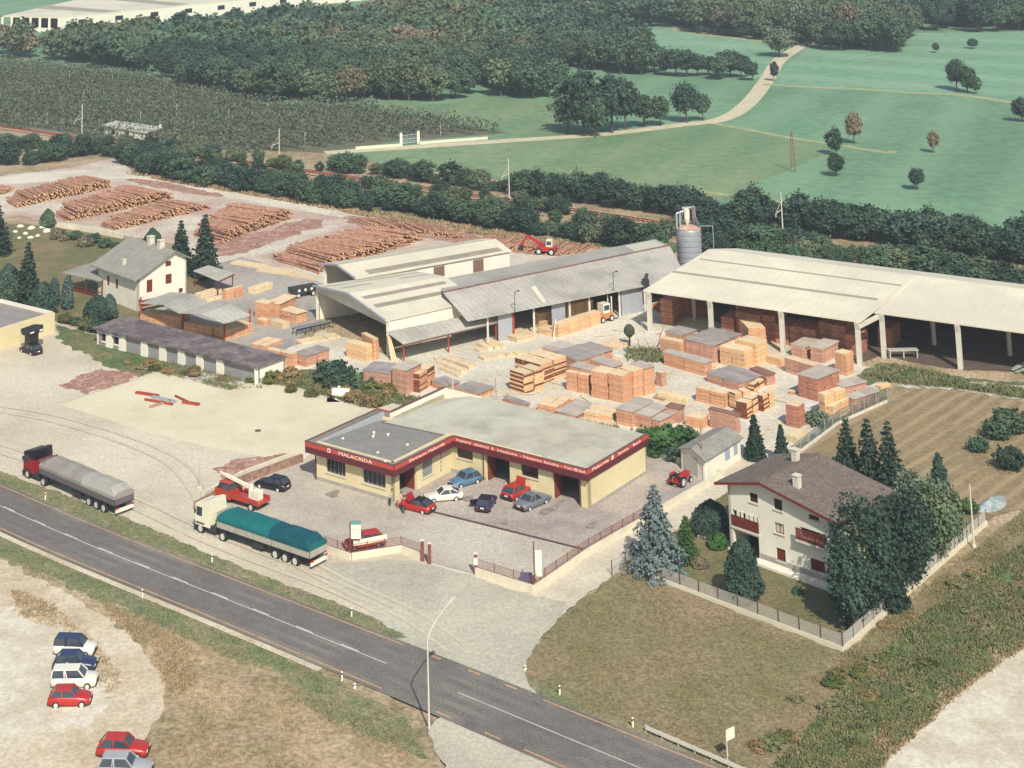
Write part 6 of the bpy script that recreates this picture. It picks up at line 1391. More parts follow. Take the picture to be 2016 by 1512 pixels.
def loft(stations, n_extra=None):
    """stations: x, half width, z bottom, z top -> closed body with softened shoulders"""
    m = MB(); ring = []
    for x, hw, zb, zt in stations:
        h = zt - zb
        ring.append([(x, -hw * .9, zb), (x, -hw * .985, zb + h * .22), (x, -hw, zb + h * .55), (x, -hw * .95, zb + h * .88), (x, -hw * .8, zt), (x, hw * .8, zt), (x, hw * .95, zb + h * .88), (x, hw, zb + h * .55), (x, hw * .985, zb + h * .22), (x, hw * .9, zb)])
    k = 10
    vs = [p for r in ring for p in r]; fs = []
    for i in range(len(ring) - 1):
        for j in range(k): fs.append((i * k + j, i * k + (j + 1) % k, (i + 1) * k + (j + 1) % k, (i + 1) * k + j))
    fs.append(tuple(range(k))); fs.append(tuple(range(len(vs) - 1, len(vs) - k - 1, -1)))
    m.add(vs, fs); return m
def car(rear, front, paint_, label, kind='hatch', L=3.8, W=1.6, H=1.38, roofpaint=None, mirror=True, group=None):
    a, b = G(*rear), G(*front); c = (a + b) / 2; d = b - a
    t = thing('parked_car', label, 'car', c, math.atan2(d.y, d.x), group); P = PAINT[paint_]; hw = W / 2; h = L / 2
    if kind == 'sedan': st = [(-h, hw * .86, .42, .66), (-h + .06, hw * .95, .3, .84), (-h * .55, hw, .22, .9), (0, hw, .2, .9), (h * .35, hw, .2, .88), (h * .8, hw * .97, .22, .76), (h - .05, hw * .9, .28, .64), (h, hw * .84, .4, .56)]; gb, gt = (-.55, .34), (-.3, .08)
    elif kind == 'coupe': st = [(-h, hw * .86, .42, .7), (-h + .06, hw * .95, .3, .86), (-h * .5, hw, .22, .88), (0, hw, .2, .84), (h * .35, hw, .2, .8), (h * .8, hw * .96, .22, .66), (h - .05, hw * .88, .28, .56), (h, hw * .8, .38, .5)]; gb, gt = (-.86, .3), (-.46, .02)
    elif kind == 'van': st = [(-h, hw * .9, .4, .95), (-h + .05, hw * .97, .3, 1.0), (-h * .5, hw, .22, 1.0), (0, hw, .2, .98), (h * .4, hw, .2, .95), (h * .85, hw * .96, .22, .85), (h - .04, hw * .9, .28, .74), (h, hw * .84, .4, .62)]; gb, gt = (-.98, .5), (-.94, .2)
    elif kind == 'estate': st = [(-h, hw * .88, .42, .75), (-h + .06, hw * .96, .3, .88), (-h * .5, hw, .22, .9), (0, hw, .2, .9), (h * .35, hw, .2, .88), (h * .8, hw * .97, .22, .76), (h - .05, hw * .9, .28, .64), (h, hw * .84, .4, .56)]; gb, gt = (-.95, .34), (-.82, .08)
    else: st = [(-h, hw * .87, .42, .72), (-h + .06, hw * .96, .3, .86), (-h * .5, hw, .22, .9), (0, hw, .2, .89), (h * .35, hw, .2, .87), (h * .8, hw * .97, .22, .76), (h - .05, hw * .9, .28, .62), (h, hw * .84, .4, .54)]; gb, gt = (-.92, .36), (-.68, .08)
    loft(st).build('body', P, t, True)
    zb = .86 if kind != 'van' else .94; x0, x1 = gb[0] * h, gb[1] * h; y0, y1 = gt[0] * h, gt[1] * h; wb, wt = hw * .93, hw * .74; zr_ = H
    g = MB(); g.add([(x0, -wb, zb), (x1, -wb, zb - .03), (x1, wb, zb - .03), (x0, wb, zb), (y0, -wt, zr_ - .05), (y1, -wt, zr_ - .05), (y1, wt, zr_ - .05), (y0, wt, zr_ - .05)], [(0, 1, 5, 4), (1, 2, 6, 5), (2, 3, 7, 6), (3, 0, 4, 7), (4, 5, 6, 7), (3, 2, 1, 0)]); cab = g.build('windows', m_carglass, t)
    RP = PAINT[roofpaint] if roofpaint else P
    if roofpaint != 'none':
        m = MB(); m.add([(y0 - .03, -wt - .02, zr_ - .05), (y1 + .03, -wt - .02, zr_ - .05), (y1 + .03, wt + .02, zr_ - .05), (y0 - .03, wt + .02, zr_ - .05), (y0 + .08, -wt * .9, zr_), (y1 - .1, -wt * .9, zr_), (y1 - .1, wt * .9, zr_), (y0 + .08, wt * .9, zr_)], [(0, 1, 5, 4), (1, 2, 6, 5), (2, 3, 7, 6), (3, 0, 4, 7), (4, 5, 6, 7), (3, 2, 1, 0)]); m.build('roof', RP, t, False)
    m = MB(); e = .012
    for s in (-1, 1):
        for (xa, xb) in ((x0, y0), (x1, y1), ((x0 + x1) / 2 - .1, (y0 + y1) / 2 - .05)):
            m.bar((xa, s * (wb + e), zb), (xb, s * (wt + e), zr_ - .04), .08, .07)
        if kind in ('van', 'estate') : m.bar(((x0 * .6 + x1 * .4), s * (wb + e), zb), ((y0 * .55 + y1 * .45), s * (wt + e), zr_ - .04), .3 if kind == 'van' else .08, .07)
    m.build('pillars', RP if roofpaint else P, t)
    for x in (-h * .6, h * .62):
        for s in (-1, 1): wheel(t, x, s * (hw - .09), .29, .19, s)
    m = MB(); m.box(-h - .04, -h + .12, -hw * .9, hw * .9, .36, .54); m.build('bumper', m_bumper, t); m = MB(); m.box(h - .12, h + .05, -hw * .88, hw * .88, .32, .48); m.build('bumper', m_bumper, t)
    for s in (-1, 1):
        m = MB(); m.box(h - .1, h + .02, s * hw * .58 - .14, s * hw * .58 + .14, .5, .6); m.build('headlight', m_lamp, t); m = MB(); m.box(-h - .02, -h + .1, s * hw * .66 - .13, s * hw * .66 + .13, .58, .72); m.build('tail_light', m_tail, t)
    m = MB(); m.box(-h - .06, -h - .035, -.2, .2, .56, .68); m.build('number_plate', m_plate, t); m = MB(); m.box(-h * .9, h * .9, -hw * .8, hw * .8, .16, .26); m.build('underbody', m_under, t)
    return t, h, hw
car((562, 968), (512, 957), 'black', 'black hatchback parked beside the red crane truck', 'hatch', 3.9)
t, h, hw = car((852, 1013), (790, 998), 'red', 'red car with black soft top where people stand', 'coupe', 3.9, 1.62, 1.28, 'black')
m = MB(); m.add([(h * .3, -hw * .8, .86), (h * .3, hw * .8, .86), (h * .55, hw * .8, 1.5), (h * .55, -hw * .8, 1.5), (h * .3 + .04, -hw * .8, .84), (h * .3 + .04, hw * .8, .84), (h * .55 + .04, hw * .8, 1.48), (h * .55 + .04, -hw * .8, 1.48)], [(0, 1, 2, 3), (7, 6, 5, 4), (0, 4, 5, 1), (1, 5, 6, 2), (2, 6, 7, 3), (3, 7, 4, 0)]); m.build('open_bonnet', PAINT['darkred'], t)
car((907, 982), (840, 988), 'white', 'white coupe with red seats in front of the workshop', 'coupe', 4.0, 1.62, 1.26)
car((942, 947), (890, 962), 'blue', 'light blue hatchback close to the workshop corner', 'hatch', 3.6)
t, h, hw = car((948, 1016), (968, 984), 'navy', 'dark blue car with its left door open', 'hatch', 3.7, 1.56, 1.3, 'black')
m = MB(); m.box(0, .95, 0, .06, .35, .9); o = m.build('open_door', PAINT['black'], t); o.location = (-.25, hw, 0); o.rotation_euler.z = math.radians(120)
t, h, hw = car((994, 991), (1040, 966), 'red', 'red car with its bonnet raised before the workshop door', 'hatch', 3.7)
m = MB(); m.add([(h * .35, -hw * .75, .88), (h * .35, hw * .75, .88), (h * .5, hw * .75, 1.75), (h * .5, -hw * .75, 1.75), (h * .35 + .05, -hw * .75, .86), (h * .35 + .05, hw * .75, .86), (h * .5 + .05, hw * .75, 1.73), (h * .5 + .05, -hw * .75, 1.73)], [(0, 1, 2, 3), (7, 6, 5, 4), (0, 4, 5, 1), (1, 5, 6, 2), (2, 6, 7, 3), (3, 7, 4, 0)]); m.build('open_bonnet', PAINT['red'], t)
car((1018, 1011), (1078, 984), 'grey', 'grey saloon at the right end of the parked row', 'sedan', 4.3)
car((760, 1070), (674, 1084), 'red', 'red car standing behind the white banner at the front wall', 'hatch', 4.1)
car((107, 1287), (190, 1290), 'white', 'white car with dark blue roof, last of the roadside row', 'van', 3.5, 1.5, 1.5, 'navy', group='cars on the roadside dirt lot')
car((106, 1318), (190, 1318), 'navy', 'dark blue car second from the back on the dirt lot', 'hatch', 3.6, group='cars on the roadside dirt lot')
car((104, 1352), (190, 1350), 'white', 'white van between the dark blue and red cars', 'van', 3.7, 1.55, 1.5, group='cars on the roadside dirt lot')
car((98, 1388), (178, 1386), 'red', 'red car in front of the white van on the dirt lot', 'hatch', 3.4, 1.55, 1.32, group='cars on the roadside dirt lot')
car((196, 1486), (290, 1488), 'red', 'red car above the silver estate at the bottom edge', 'hatch', 3.9, group='cars on the roadside dirt lot')
car((200, 1524), (294, 1526), 'silver', 'silver estate car cut by the bottom edge', 'estate', 4.0, group='cars on the roadside dirt lot')
car((78, 702), (44, 690), 'black', 'dark car under the black awning', 'hatch', 3.7)
car((-4, 972), (-60, 950), 'darkred', 'dark red car on the road cut by the left edge', 'hatch', 3.8)

def lorry(rear_l, front_l, cabc, cab_low, tarp, label, deflector, boardmat, cab_roof):
    """articulated lorry; rear_l/front_l: left bottom edge of the trailer bed in the picture"""
    a, b = G(rear_l[0], rear_l[1], 1.15), G(front_l[0], front_l[1], 1.15); d = (b - a); L = d.length; d.normalize(); nr = Vector((-d.y, d.x, 0)); W = 2.5
    # trailer bed left edge: seen side is the one nearer the camera
    if (a + nr - Vector((0, 0, 0))).y < a.y: side = 1
    else: side = -1
    org = a - nr * side * 0; t = thing('lorry', label, 'lorry', Vector((a.x, a.y, 0)), math.atan2(d.y, d.x))
    s = -side   # local y direction into the trailer
    Y = lambda y: s * y
    def bx(name, x0, x1, y0, y1, z0, z1, mt, par=t):
        ya, yb = sorted((Y(y0), Y(y1))); m = MB(); m.box(x0, x1, ya, yb, z0, z1); return m.build(name, mt, par)
    tr_ = bx('trailer_bed', 0, L, 0, W, 1.05, 1.18, m_under)
    nb_ = 5
    for k in range(nb_):
        x0 = L * k / nb_ + .04; x1 = L * (k + 1) / nb_ - .04
        bx('side_board', x0, x1, -.03, .03, 1.183, 1.75, boardmat, tr_); bx('side_board', x0, x1, W - .03, W + .03, 1.183, 1.75, boardmat, tr_)
    bx('tail_board', -.05, .0, .05, W - .05, 1.183, 1.75, boardmat, tr_); bx('head_board', L, L + .05, .05, W - .05, 1.183, 2.5, boardmat, tr_)
    # tarpaulin: sloping sides up to a flat top, slightly uneven along its length
    m = MB(); n = 14; rings = []
    for k in range(n + 1):
        x = L * k / n; e = .04 * math.sin(k * 2.1) + .03 * math.sin(k * .9); zt = 2.62 + e; en = .35 if k in (0, n) else 0
        xx = x + (.22 if k == 0 else -.22 if k == n else 0) * .0
        rings.append([(xx, Y(-.05), 1.74), (xx, Y(-.05), 2.05 + e * .5), (xx, Y(.32), zt - en), (xx, Y(W / 2), zt + .12 - en), (xx, Y(W - .32), zt - en), (xx, Y(W + .05), 2.05 + e * .5), (xx, Y(W + .05), 1.74)])
    q = 7; vs = [p for r in rings for p in r]; fs = []; mi = []
    for k in range(n):
        for j in range(q - 1): fs.append((k * q + j, k * q + j + 1, (k + 1) * q + j + 1, (k + 1) * q + j))
    fs.append(tuple(range(q))); fs.append(tuple(range(n * q + q - 1, n * q - 1, -1)))
    m.add(vs, fs); tp = m.build('tarpaulin', tarp[0], t)
    if len(tarp) > 1:
        m = MB(); m.add([(x - 0 if False else p[0], p[1] * 1.004 + (0), p[2] + .015) for r in rings[:int(n * .52)] for p in r for x in (0,)], [(k * q + j, k * q + j + 1, (k + 1) * q + j + 1, (k + 1) * q + j) for k in range(int(n * .52) - 1) for j in range(q - 1)]); m.build('tarpaulin_overlap', tarp[1], t)
    bx('chassis', .3, L + 1.5, .75, 1.75, .75, 1.045, m_under)
    wx = [1.9, 3.2, 4.5]
    for x in wx:
        for y in (.15, W - .15): wheel(t, x, Y(y), .5, .36, 1)
    bx('spare_wheel_rack', 6.2, 7.6, .1, .7, .55, .95, m_bumper)
    m = MB(); m.box(-.12, .0, min(Y(.1), Y(W - .1)), max(Y(.1), Y(W - .1)), .45, .8); m.build('rear_bumper', m_lamp, t)
    for y in (.25, W - .25): bx('tail_light', -.16, -.125, y - .18, y + .18, .82, .98, m_tail)
    # tractor unit
    xc = L + .75
    for x, y in ((L - .9, .18), (L - .9, W - .18), (L + 2.35, .2), (L + 2.35, W - .2)): wheel(t, x, Y(y), .5, .34 if x > L else .55, 1)
    bx('fuel_tank', L + .2, L + 1.5, .1, .55, .5, 1.0, m_bumper)
    cb = bx('cab', xc + .25, xc + 2.35, .02, W - .02, .8, 2.2, cab_low)
    bx('cab_upper', xc + .28, xc + 2.3, .05, W - .05, 2.203, 2.75, cabc, cb)
    bx('windscreen', xc + 2.301, xc + 2.36, .2, W - .2, 1.75, 2.55, m_carglass, cb)
    bx('side_window', xc + 1.35, xc + 2.1, -.01, .045, 1.7, 2.5, m_carglass, cb); bx('side_window', xc + 1.35, xc + 2.1, W - .045, W + .01, 1.7, 2.5, m_carglass, cb)
    bx('front_bumper', xc + 2.2, xc + 2.5, .0, W, .35, .78, m_bumper, cb)
    for y in (.35, W - .35): bx('headlight', xc + 2.5, xc + 2.53, y - .2, y + .2, .55, .72, m_lamp, cb)
    for y in (-.22, W + .06): bx('mirror', xc + 2.15, xc + 2.25, y, y + .16, 1.9, 2.3, m_bumper, cb)
    if deflector:
        m = MB(); ya, yb = sorted((Y(.1), Y(W - .1))); m.add([(xc + .3, ya, 2.76), (xc + 2.0, ya, 2.76), (xc + 2.0, yb, 2.76), (xc + .3, yb, 2.76), (xc + .3, ya, 3.2), (xc + .7, ya, 3.2), (xc + .7, yb, 3.2), (xc + .3, yb, 3.2)], [(0, 1, 5, 4), (1, 2, 6, 5), (2, 3, 7, 6), (3, 0, 4, 7), (4, 5, 6, 7)]); m.build('wind_deflector', cab_roof, cb)
    for y in (.05, W - .05): bx('mudguard', L + 1.75, L + 2.95, y - .12, y + .12, 1.02, 1.1, m_bumper)
    return t
m_teal = mat('tarp_teal', srgb((22, 108, 106)), col2=srgb((16, 94, 96)), scale=.9, rough=.6, world=False); m_teal2 = mat('tarp_teal_dark', srgb((14, 82, 90)), col2=srgb((10, 70, 80)), scale=.9, rough=.6, world=False)
m_tgrey = mat('tarp_grey', srgb((150, 144, 134)), col2=srgb((136, 128, 122)), scale=.6, rough=.7, world=False); m_tgrey2 = mat('tarp_grey_pale', srgb((164, 162, 150)), var=.06, rough=.7, world=False)
m_board = mat('truck_board', srgb((172, 166, 152)), var=.08, world=False); m_board2 = mat('truck_board_dark', srgb((104, 96, 98)), var=.08, world=False)
lorry((609.6, 1100.8), (426.5, 1038), PAINT['cream'], PAINT['cream'], (m_teal, m_teal2), 'articulated lorry with teal tarpaulin and white cab', True, m_board, PAINT['cream'])
lorry((225.4, 997), (77, 932), PAINT['black'], PAINT['darkred'], (m_tgrey, m_tgrey2), 'articulated lorry with grey tarpaulin and dark cab', True, m_board2, PAINT['black'])

# red crane lorry beside the stone wall
a, b = G(520, 1006), G(452, 985); d = b - a; cv = thing('crane_lorry', 'red recovery lorry with white crane boom beside the low wall', 'lorry', a, math.atan2(d.y, d.x))
L = d.length + 1.2
m = MB(); m.box(0, L * .62, -1.0, 1.0, .7, .95); m.build('flatbed', PAINT['orange'], cv)
for y in (-1.0, .94): m = MB(); m.box(0.05, L * .6, y, y + .06, .953, 1.2); m.build('side_board', PAINT['orange'], cv)
m = MB(); m.box(L * .64, L, -1.0, 1.0, .5, 1.35); cb = m.build('cab', PAINT['orange'], cv); m = MB(); m.add([(L * .66, -.9, 1.353), (L * .97, -.9, 1.353), (L * .97, .9, 1.353), (L * .66, .9, 1.353), (L * .68, -.8, 1.95), (L * .9, -.8, 1.95), (L * .9, .8, 1.95), (L * .68, .8, 1.95)], [(0, 1, 5, 4), (1, 2, 6, 5), (2, 3, 7, 6), (3, 0, 4, 7)]); m.build('windows', m_carglass, cb); m = MB(); m.box(L * .67, L * .92, -.85, .85, 1.953, 2.03); m.build('roof', PAINT['orange'], cb)
for x in (L * .16, L * .78):
    for s in (-1, 1): wheel(cv, x, s * .88, .42, .3, s)
m = MB(); m.tube((L * .3, 0, .96), (L * .3, 0, 2.2), .3, .24, 10); m.build('crane_column', m_sign, cv)
m = MB(); m.bar((L * .28, 0, 1.9), (L * .85, .2, 2.5), .26, .3); m.bar((L * .5, .1, 2.15), (L * .98, .25, 2.65), .16, .2); m.build('crane_boom', m_sign, cv)
m = MB(); m.box(L * .08, L * .24, -.4, .4, .96, 1.8); m.build('counterweight', m_sign, cv)
# forklift in front of the sawmill hall
p = G(1190, 632); fk = thing('forklift', 'white and orange forklift in front of the sawmill hall', 'forklift', p, math.radians(35))
m = MB(); m.box(-1.5, 1.0, -.8, .8, .5, 1.25); m.build('body', mat('paint_forklift', srgb((196, 132, 84)), var=.06, world=False), fk)
m = MB(); m.box(-.7, .6, -.65, .65, 1.253, 2.5); c_ = m.build('cab', PAINT['white'], fk); m = MB(); m.box(-.55, .45, -.66, -.652, 1.6, 2.3); m.box(.602, .61, -.5, .5, 1.6, 2.3); m.build('window', m_carglass, c_)
for x in (-1.0, .7):
    for s in (-1, 1): wheel(fk, x, s * .75, .45, .3, s)
for y in (-.4, .4): m = MB(); m.box(1.05, 1.2, y - .07, y + .07, .1, 3.3); m.build('mast', PAINT['white'], fk); m = MB(); m.box(1.2, 2.3, y - .06, y + .06, .15, .22); m.build('fork', m_bumper, fk)
# red tractor on the workshop yard
def tractor(p, rz, label, k=1.0):
    t = thing('tractor', label, 'tractor', p, rz); t.scale = (k, k, k)
    m = MB(); m.box(.1, 1.6, -.3, .3, .6, 1.15); m.build('bonnet', PAINT['red'], t); m = MB(); m.box(-.9, .1, -.45, .45, .6, .9); m.build('chassis', PAINT['darkred'], t)
    for s in (-1, 1): wheel(t, -.6, s * .65, .62, .35, s); wheel(t, 1.25, s * .55, .36, .22, s); m = MB(); m.box(-1.1, -.1, s * .65 - .18, s * .65 + .18, 1.26, 1.33); m.build('mudguard', PAINT['red'], t)
    m = MB(); m.box(-.75, -.3, -.22, .22, .9, 1.15); m.box(-.8, -.7, -.22, .22, 1.15, 1.5); m.build('seat', m_bumper, t); m = MB(); m.tube((0, 0, 1.1), (-.2, 0, 1.5), .02, n=5); m.tube((-.2, -.18, 1.5), (-.2, .18, 1.5), .025, n=5); m.build('steering_wheel', m_bumper, t)
    m = MB(); m.tube((1.2, .1, 1.15), (1.2, .1, 1.7), .035, n=6); m.build('exhaust', m_bumper, t); m = MB(); m.box(1.58, 1.64, -.25, .25, .7, 1.05); m.build('grille', m_bumper, t); return t
t = tractor(G(1340, 955), math.radians(48), 'small red tractor in the corner behind the workshop', .95)
m = MB()
for k in range(4): m.bar((-1.2, -.6 + k * .4, .5), (-1.8, -.6 + k * .4, 1.1), .06)
m.bar((-1.3, -.7, .7), (-1.3, .7, .7), .1); m.build('hay_tines', PAINT['red'], t)
# red log loader behind the sheds
p = G(1075, 500); ld = thing('log_loader', 'red log loader machine among the logs behind the hall', 'loader', p, math.radians(-20))
m = MB(); m.box(-1.5, 1.8, -.9, .9, .6, 1.3); m.build('body', PAINT['red'], ld); m = MB(); m.box(.2, 1.2, -.6, .6, 1.303, 2.4); c_ = m.build('cab', PAINT['white'], ld); m = MB(); m.box(.3, 1.1, -.63, -.605, 1.6, 2.2); m.build('window', m_carglass, c_)
m = MB(); m.bar((-.3, 0, 1.4), (-3.4, .6, 2.6), .35, .4); m.bar((-3.4, .6, 2.6), (-4.6, .8, 1.0), .25, .3); m.build('boom', PAINT['red'], ld); m = MB(); m.box(-4.9, -4.3, .4, 1.2, .2, 1.0); m.build('grapple', m_bumper, ld)
for x in (-1, 1.2):
    for s in (-1, 1): wheel(ld, x, s * .9, .55, .4, s)
# trailer with white dots half hidden at the left of the front shed
p = G(597, 583); tl = thing('lumber_trailer', 'dark trailer with round white lamps left of the front shed', 'trailer', p, math.radians(32))
m = MB(); m.box(-2.2, 2.2, -.9, .9, .7, 1.5); m.build('body', m_bumper, tl)
for k in range(3): m = MB(); m.lathe([(.22, 0), (.22, .05)], 10); o = m.build('lamp', m_sign, tl); o.location = (-1.2 + k * 1.1, -.91, 1.15); o.rotation_euler.x = math.pi / 2
for x in (-1.3, 1.3):
    for s in (-1, 1): wheel(tl, x, s * .8, .42, .28, s)
# broken red steel frames lying on the slab
fr = thing('steel_frames', 'heap of dismantled red steel frames on the concrete slab', 'scrap frames', G(322, 800))
for a_, b_, wd_, mt in (((268, 776), (312, 783), .5, m_redpost), ((300, 785), (345, 795), .6, m_steel), ((360, 795), (392, 800), .5, m_redpost), ((295, 805), (335, 793), .3, m_rustcap), ((345, 783), (370, 795), .2, m_redpost), ((285, 790), (340, 800), .25, m_redpost)):
    A = G(*a_) - fr.location; B = G(*b_) - fr.location; m = MB(); m.bar(A + Vector((0, 0, .25)), B + Vector((0, 0, .25)), wd_, .2); m.build('beam', mt, fr)

# people by the red car with the soft top
def person(p, rz, label, shirt, trousers, bend=0.0, arms=(0.2, .25)):
    t = thing('person', label, 'person', p, rz)
    V = [(0, 0, .95), (.02 + bend * .25, 0, 1.2), (.03 + bend * .5, 0, 1.42 - bend * .1), (.05 + bend * .62, 0, 1.54 - bend * .15), (.08 + bend * .75, 0, 1.66 - bend * .2),
         (0, .1, .9), (.03, .12, .5), (0, .12, .08), (.14, .13, .03), (0, -.1, .9), (-.03, -.12, .5), (-.06, -.12, .08), (.08, -.13, .03),
         (.03 + bend * .5, .19, 1.4 - bend * .1), (.08 + bend * .5, .25, 1.14), (.2 + bend * .5, .23, .95 + arms[0]), (.03 + bend * .5, -.19, 1.4 - bend * .1), (.08 + bend * .5, -.25, 1.14), (.2 + bend * .5, -.23, .95 + arms[1])]
    Ed = [(0, 1), (1, 2), (2, 3), (3, 4), (0, 5), (5, 6), (6, 7), (7, 8), (0, 9), (9, 10), (10, 11), (11, 12), (2, 13), (13, 14), (14, 15), (2, 16), (16, 17), (17, 18)]
    rad = [.14, .13, .13, .055, .1, .09, .07, .05, .04, .09, .07, .05, .04, .065, .05, .035, .065, .05, .035]
    me = bpy.data.meshes.new('body'); me.from_pydata(V, Ed, []); o = obj('body', me, None, t)
    md = o.modifiers.new('Skin', 'SKIN'); sv = me.skin_vertices[0].data
    for i, r in enumerate(rad): sv[i].radius = (r, r); sv[i].use_root = (i == 0)
    o.modifiers.new('Subsurf', 'SUBSURF').levels = 1
    dg = bpy.context.evaluated_depsgraph_get(); nm = bpy.data.meshes.new_from_object(o.evaluated_get(dg)); o.modifiers.clear(); o.data = nm
    nm.materials.clear()
    for mt in (mat('skin', srgb((196, 140, 108)), var=.05, world=False), shirt, trousers): nm.materials.append(mt)
    for pl in nm.polygons:
        z = pl.center.z; y = abs(pl.center.y); pl.material_index = 2 if z < .93 else (1 if z < 1.48 - bend * .1 and not (y > .2 and z < 1.1) else 0)
    m = MB(); m.lathe([(.09, -.02), (.115, .04), (.1, .1), (.04, .135)], 10, (.07 + bend * .75, 0, 1.68 - bend * .2)); m.build('hair', m_bumper, t)
    return t
sh1 = mat('shirt_pale', srgb((206, 186, 160)), var=.05, world=False); sh2 = mat('shirt_red', srgb((168, 48, 46)), var=.05, world=False); tr1 = mat('trousers_tan', srgb((168, 120, 92)), var=.05, world=False); tr2 = mat('trousers_dark', srgb((62, 58, 70)), var=.05, world=False)
person(G(783, 1003), math.radians(20), 'person in pale shirt bending over the open bonnet', sh1, tr1, .5, (.1, .15))
person(G(794, 1013), math.radians(60), 'person in red shirt standing beside the red car', sh2, tr2, .15)
person(G(768, 998), math.radians(-10), 'person in dark trousers at the front of the red car', sh1, tr2, .2)
# ================================================================== WALLS, FENCES, STREET FURNITURE
m_wallw = mat('low_wall', srgb((220, 212, 186)), col2=srgb((206, 198, 172)), scale=.8)
m_fence = mat('fence_red', srgb((132, 78, 74)), var=.1, world=False)
m_fgrey = mat('fence_grey', srgb((176, 172, 160)), var=.06, world=False)
m_fpost = mat('fence_post_brown', srgb((104, 70, 60)), var=.1, world=False)
m_lampc = mat('lamp_post_pale', srgb((214, 206, 190)), rough=.5, var=.05, world=False)
def wall_path(name, label, px, h, th, material, cat='wall'):
    P = [G(*p) for p in px]; t = thing(name, label, cat, P[0])
    for i, (a, b) in enumerate(zip(P, P[1:])):
        d = (b - a).normalized(); nr = Vector((-d.y, d.x, 0)) * th / 2; e = d * (th / 2 - .002 if i else 0); a2 = a - t.location; b2 = b - t.location
        m = MB(); m.prism([((a2 + e - nr).x, (a2 + e - nr).y), ((b2 + e - nr).x, (b2 + e - nr).y), ((b2 + e + nr).x, (b2 + e + nr).y), ((a2 + e + nr).x, (a2 + e + nr).y)], 0, h - i * .003); m.build('wall_section', material, t)
    return t
def fence_path(label, px, z0, h, bay, material, pmat, bars, name='fence', pw=.06, wire=.022, rails=(0.05, .95)):
    "posts with two rails and infill of thin upright bars"
    P = [G(*p) for p in px]; t = thing(name, label, 'fence', P[0]); pm = MB().box(-pw / 2, pw / 2, -pw / 2, pw / 2, 0, h + .06).mesh('fence_post', pmat)
    for a, b in zip(P, P[1:]):
        L = (b - a).length; n = max(1, round(L / bay)); d = (b - a).normalized()
        for k in range(n + 1):
            q = a.lerp(b, k / n) - t.location; o = obj('post', pm, None, t); o.location = (q.x, q.y, z0); o.rotation_euler.z = math.atan2(d.y, d.x)
            if k < n:
                q2 = a.lerp(b, (k + 1) / n) - t.location
                m = MB()
                for f in rails: m.bar(Vector((q.x, q.y, z0 + h * f)), Vector((q2.x, q2.y, z0 + h * f)), .035, .035)
                nb_ = int((q2 - q).length / bars)
                for j in range(1, nb_):
                    w_ = q.lerp(q2, j / nb_); m.bar(Vector((w_.x, w_.y, z0 + h * rails[0])), Vector((w_.x, w_.y, z0 + h * rails[-1])), wire, wire)
                if len(rails) > 2 or True:
                    for f in (.28, .5, .72): m.bar(Vector((q.x, q.y, z0 + h * f)), Vector((q2.x, q2.y, z0 + h * f)), wire, wire)
                m.build('mesh_panel', material, t)
    return t
wall_path('forecourt_wall', 'low cream wall along the left front of the forecourt', [(640, 1087), (690, 1104), (790, 1088), (830, 1103)], .7, .28, m_wallw)
wall_path('corner_wall', 'low cream wall at the right front corner of the forecourt', [(936, 1133), (1051, 1169), (1160, 1093), (1422, 942)], .75, .3, m_wallw)
wall_path('rear_yard_wall', 'low cream wall between workshop corner and small garage', [(1276, 896), (1340, 915), (1420, 938)], .7, .25, m_wallw)
wall_path('stone_wall', 'low rubble stone wall with cream coping beside the crane lorry', [(384, 1006), (478, 953), (592, 911)], .85, .4, mat('stone_rubble', srgb((164, 130, 110)), col2=srgb((126, 98, 84)), scale=2., fine=.4, fscale=5.))
wall_path('stone_wall_coping', 'pale coping line on the rubble wall by the slab', [(400, 988), (480, 944), (592, 903)], .95, .3, m_wallw)
wall_path('log_yard_wall', 'pale low wall between garden and log yard', [(95, 446), (150, 452), (240, 470)], .9, .3, m_wallw)
wall_path('drive_kerb', 'concrete yard kerb along the mown field', [(1565, 900), (1650, 836), (1745, 793)], .3, .2, m_conc, 'kerb')
wall_path('garden_wall', 'curved pale garden edging left of the house', [(1374, 1060), (1400, 1063), (1422, 1075), (1436, 1086)], .35, .3, m_wallw)
fence_path('red railing on the left forecourt wall', [(640, 1087), (690, 1104), (790, 1088), (830, 1103)], .7, .75, 2.0, m_fence, m_fence, .16, 'railing')
fence_path('red railing on the corner wall and along the drive', [(936, 1133), (1051, 1169), (1160, 1093), (1290, 1018)], .75, .75, 2.0, m_fence, m_fence, .16, 'railing')
wall_path('garden_wall', 'white concrete base wall under the wire garden fence', [(1232, 1121), (1660, 1284), (1942, 1034)], .45, .2, m_wallw)
fence_path('wire garden fence with brown posts around the big house', [(1232, 1121), (1660, 1284), (1942, 1034)], .45, .95, 2.1, m_fgrey, m_fpost, .1, 'garden_fence', .08, .034)
fence_path('short wire fence at the drive entrance of the garden', [(1205, 1135), (1232, 1121), (1270, 1090)], .05, 1.3, 1.9, m_fgrey, m_fpost, .2, 'garden_fence', .07, .018)
fence_path('green wire fence between timber yard and mown field', [(1560, 902), (1655, 828), (1748, 786)], .02, 1.3, 2.6, mat('fence_green', srgb((92, 110, 104)), var=.1, world=False), m_fgrey, .18, 'yard_fence', .07, .03)
def gatepost(p, lab):
    t = thing('gate_post', lab, 'gate post', p); m = MB(); m.box(-.16, .16, -.16, .16, 0, 1.9); m.build('pillar', m_fence, t); m = MB(); m.box(-.2, .2, -.2, .2, 1.903, 1.98); m.build('cap', m_conc, t); return t
gatepost(G(832, 1106), 'left red gate post of the forecourt entrance'); gatepost(G(846, 1112), 'second red gate post beside the left one')
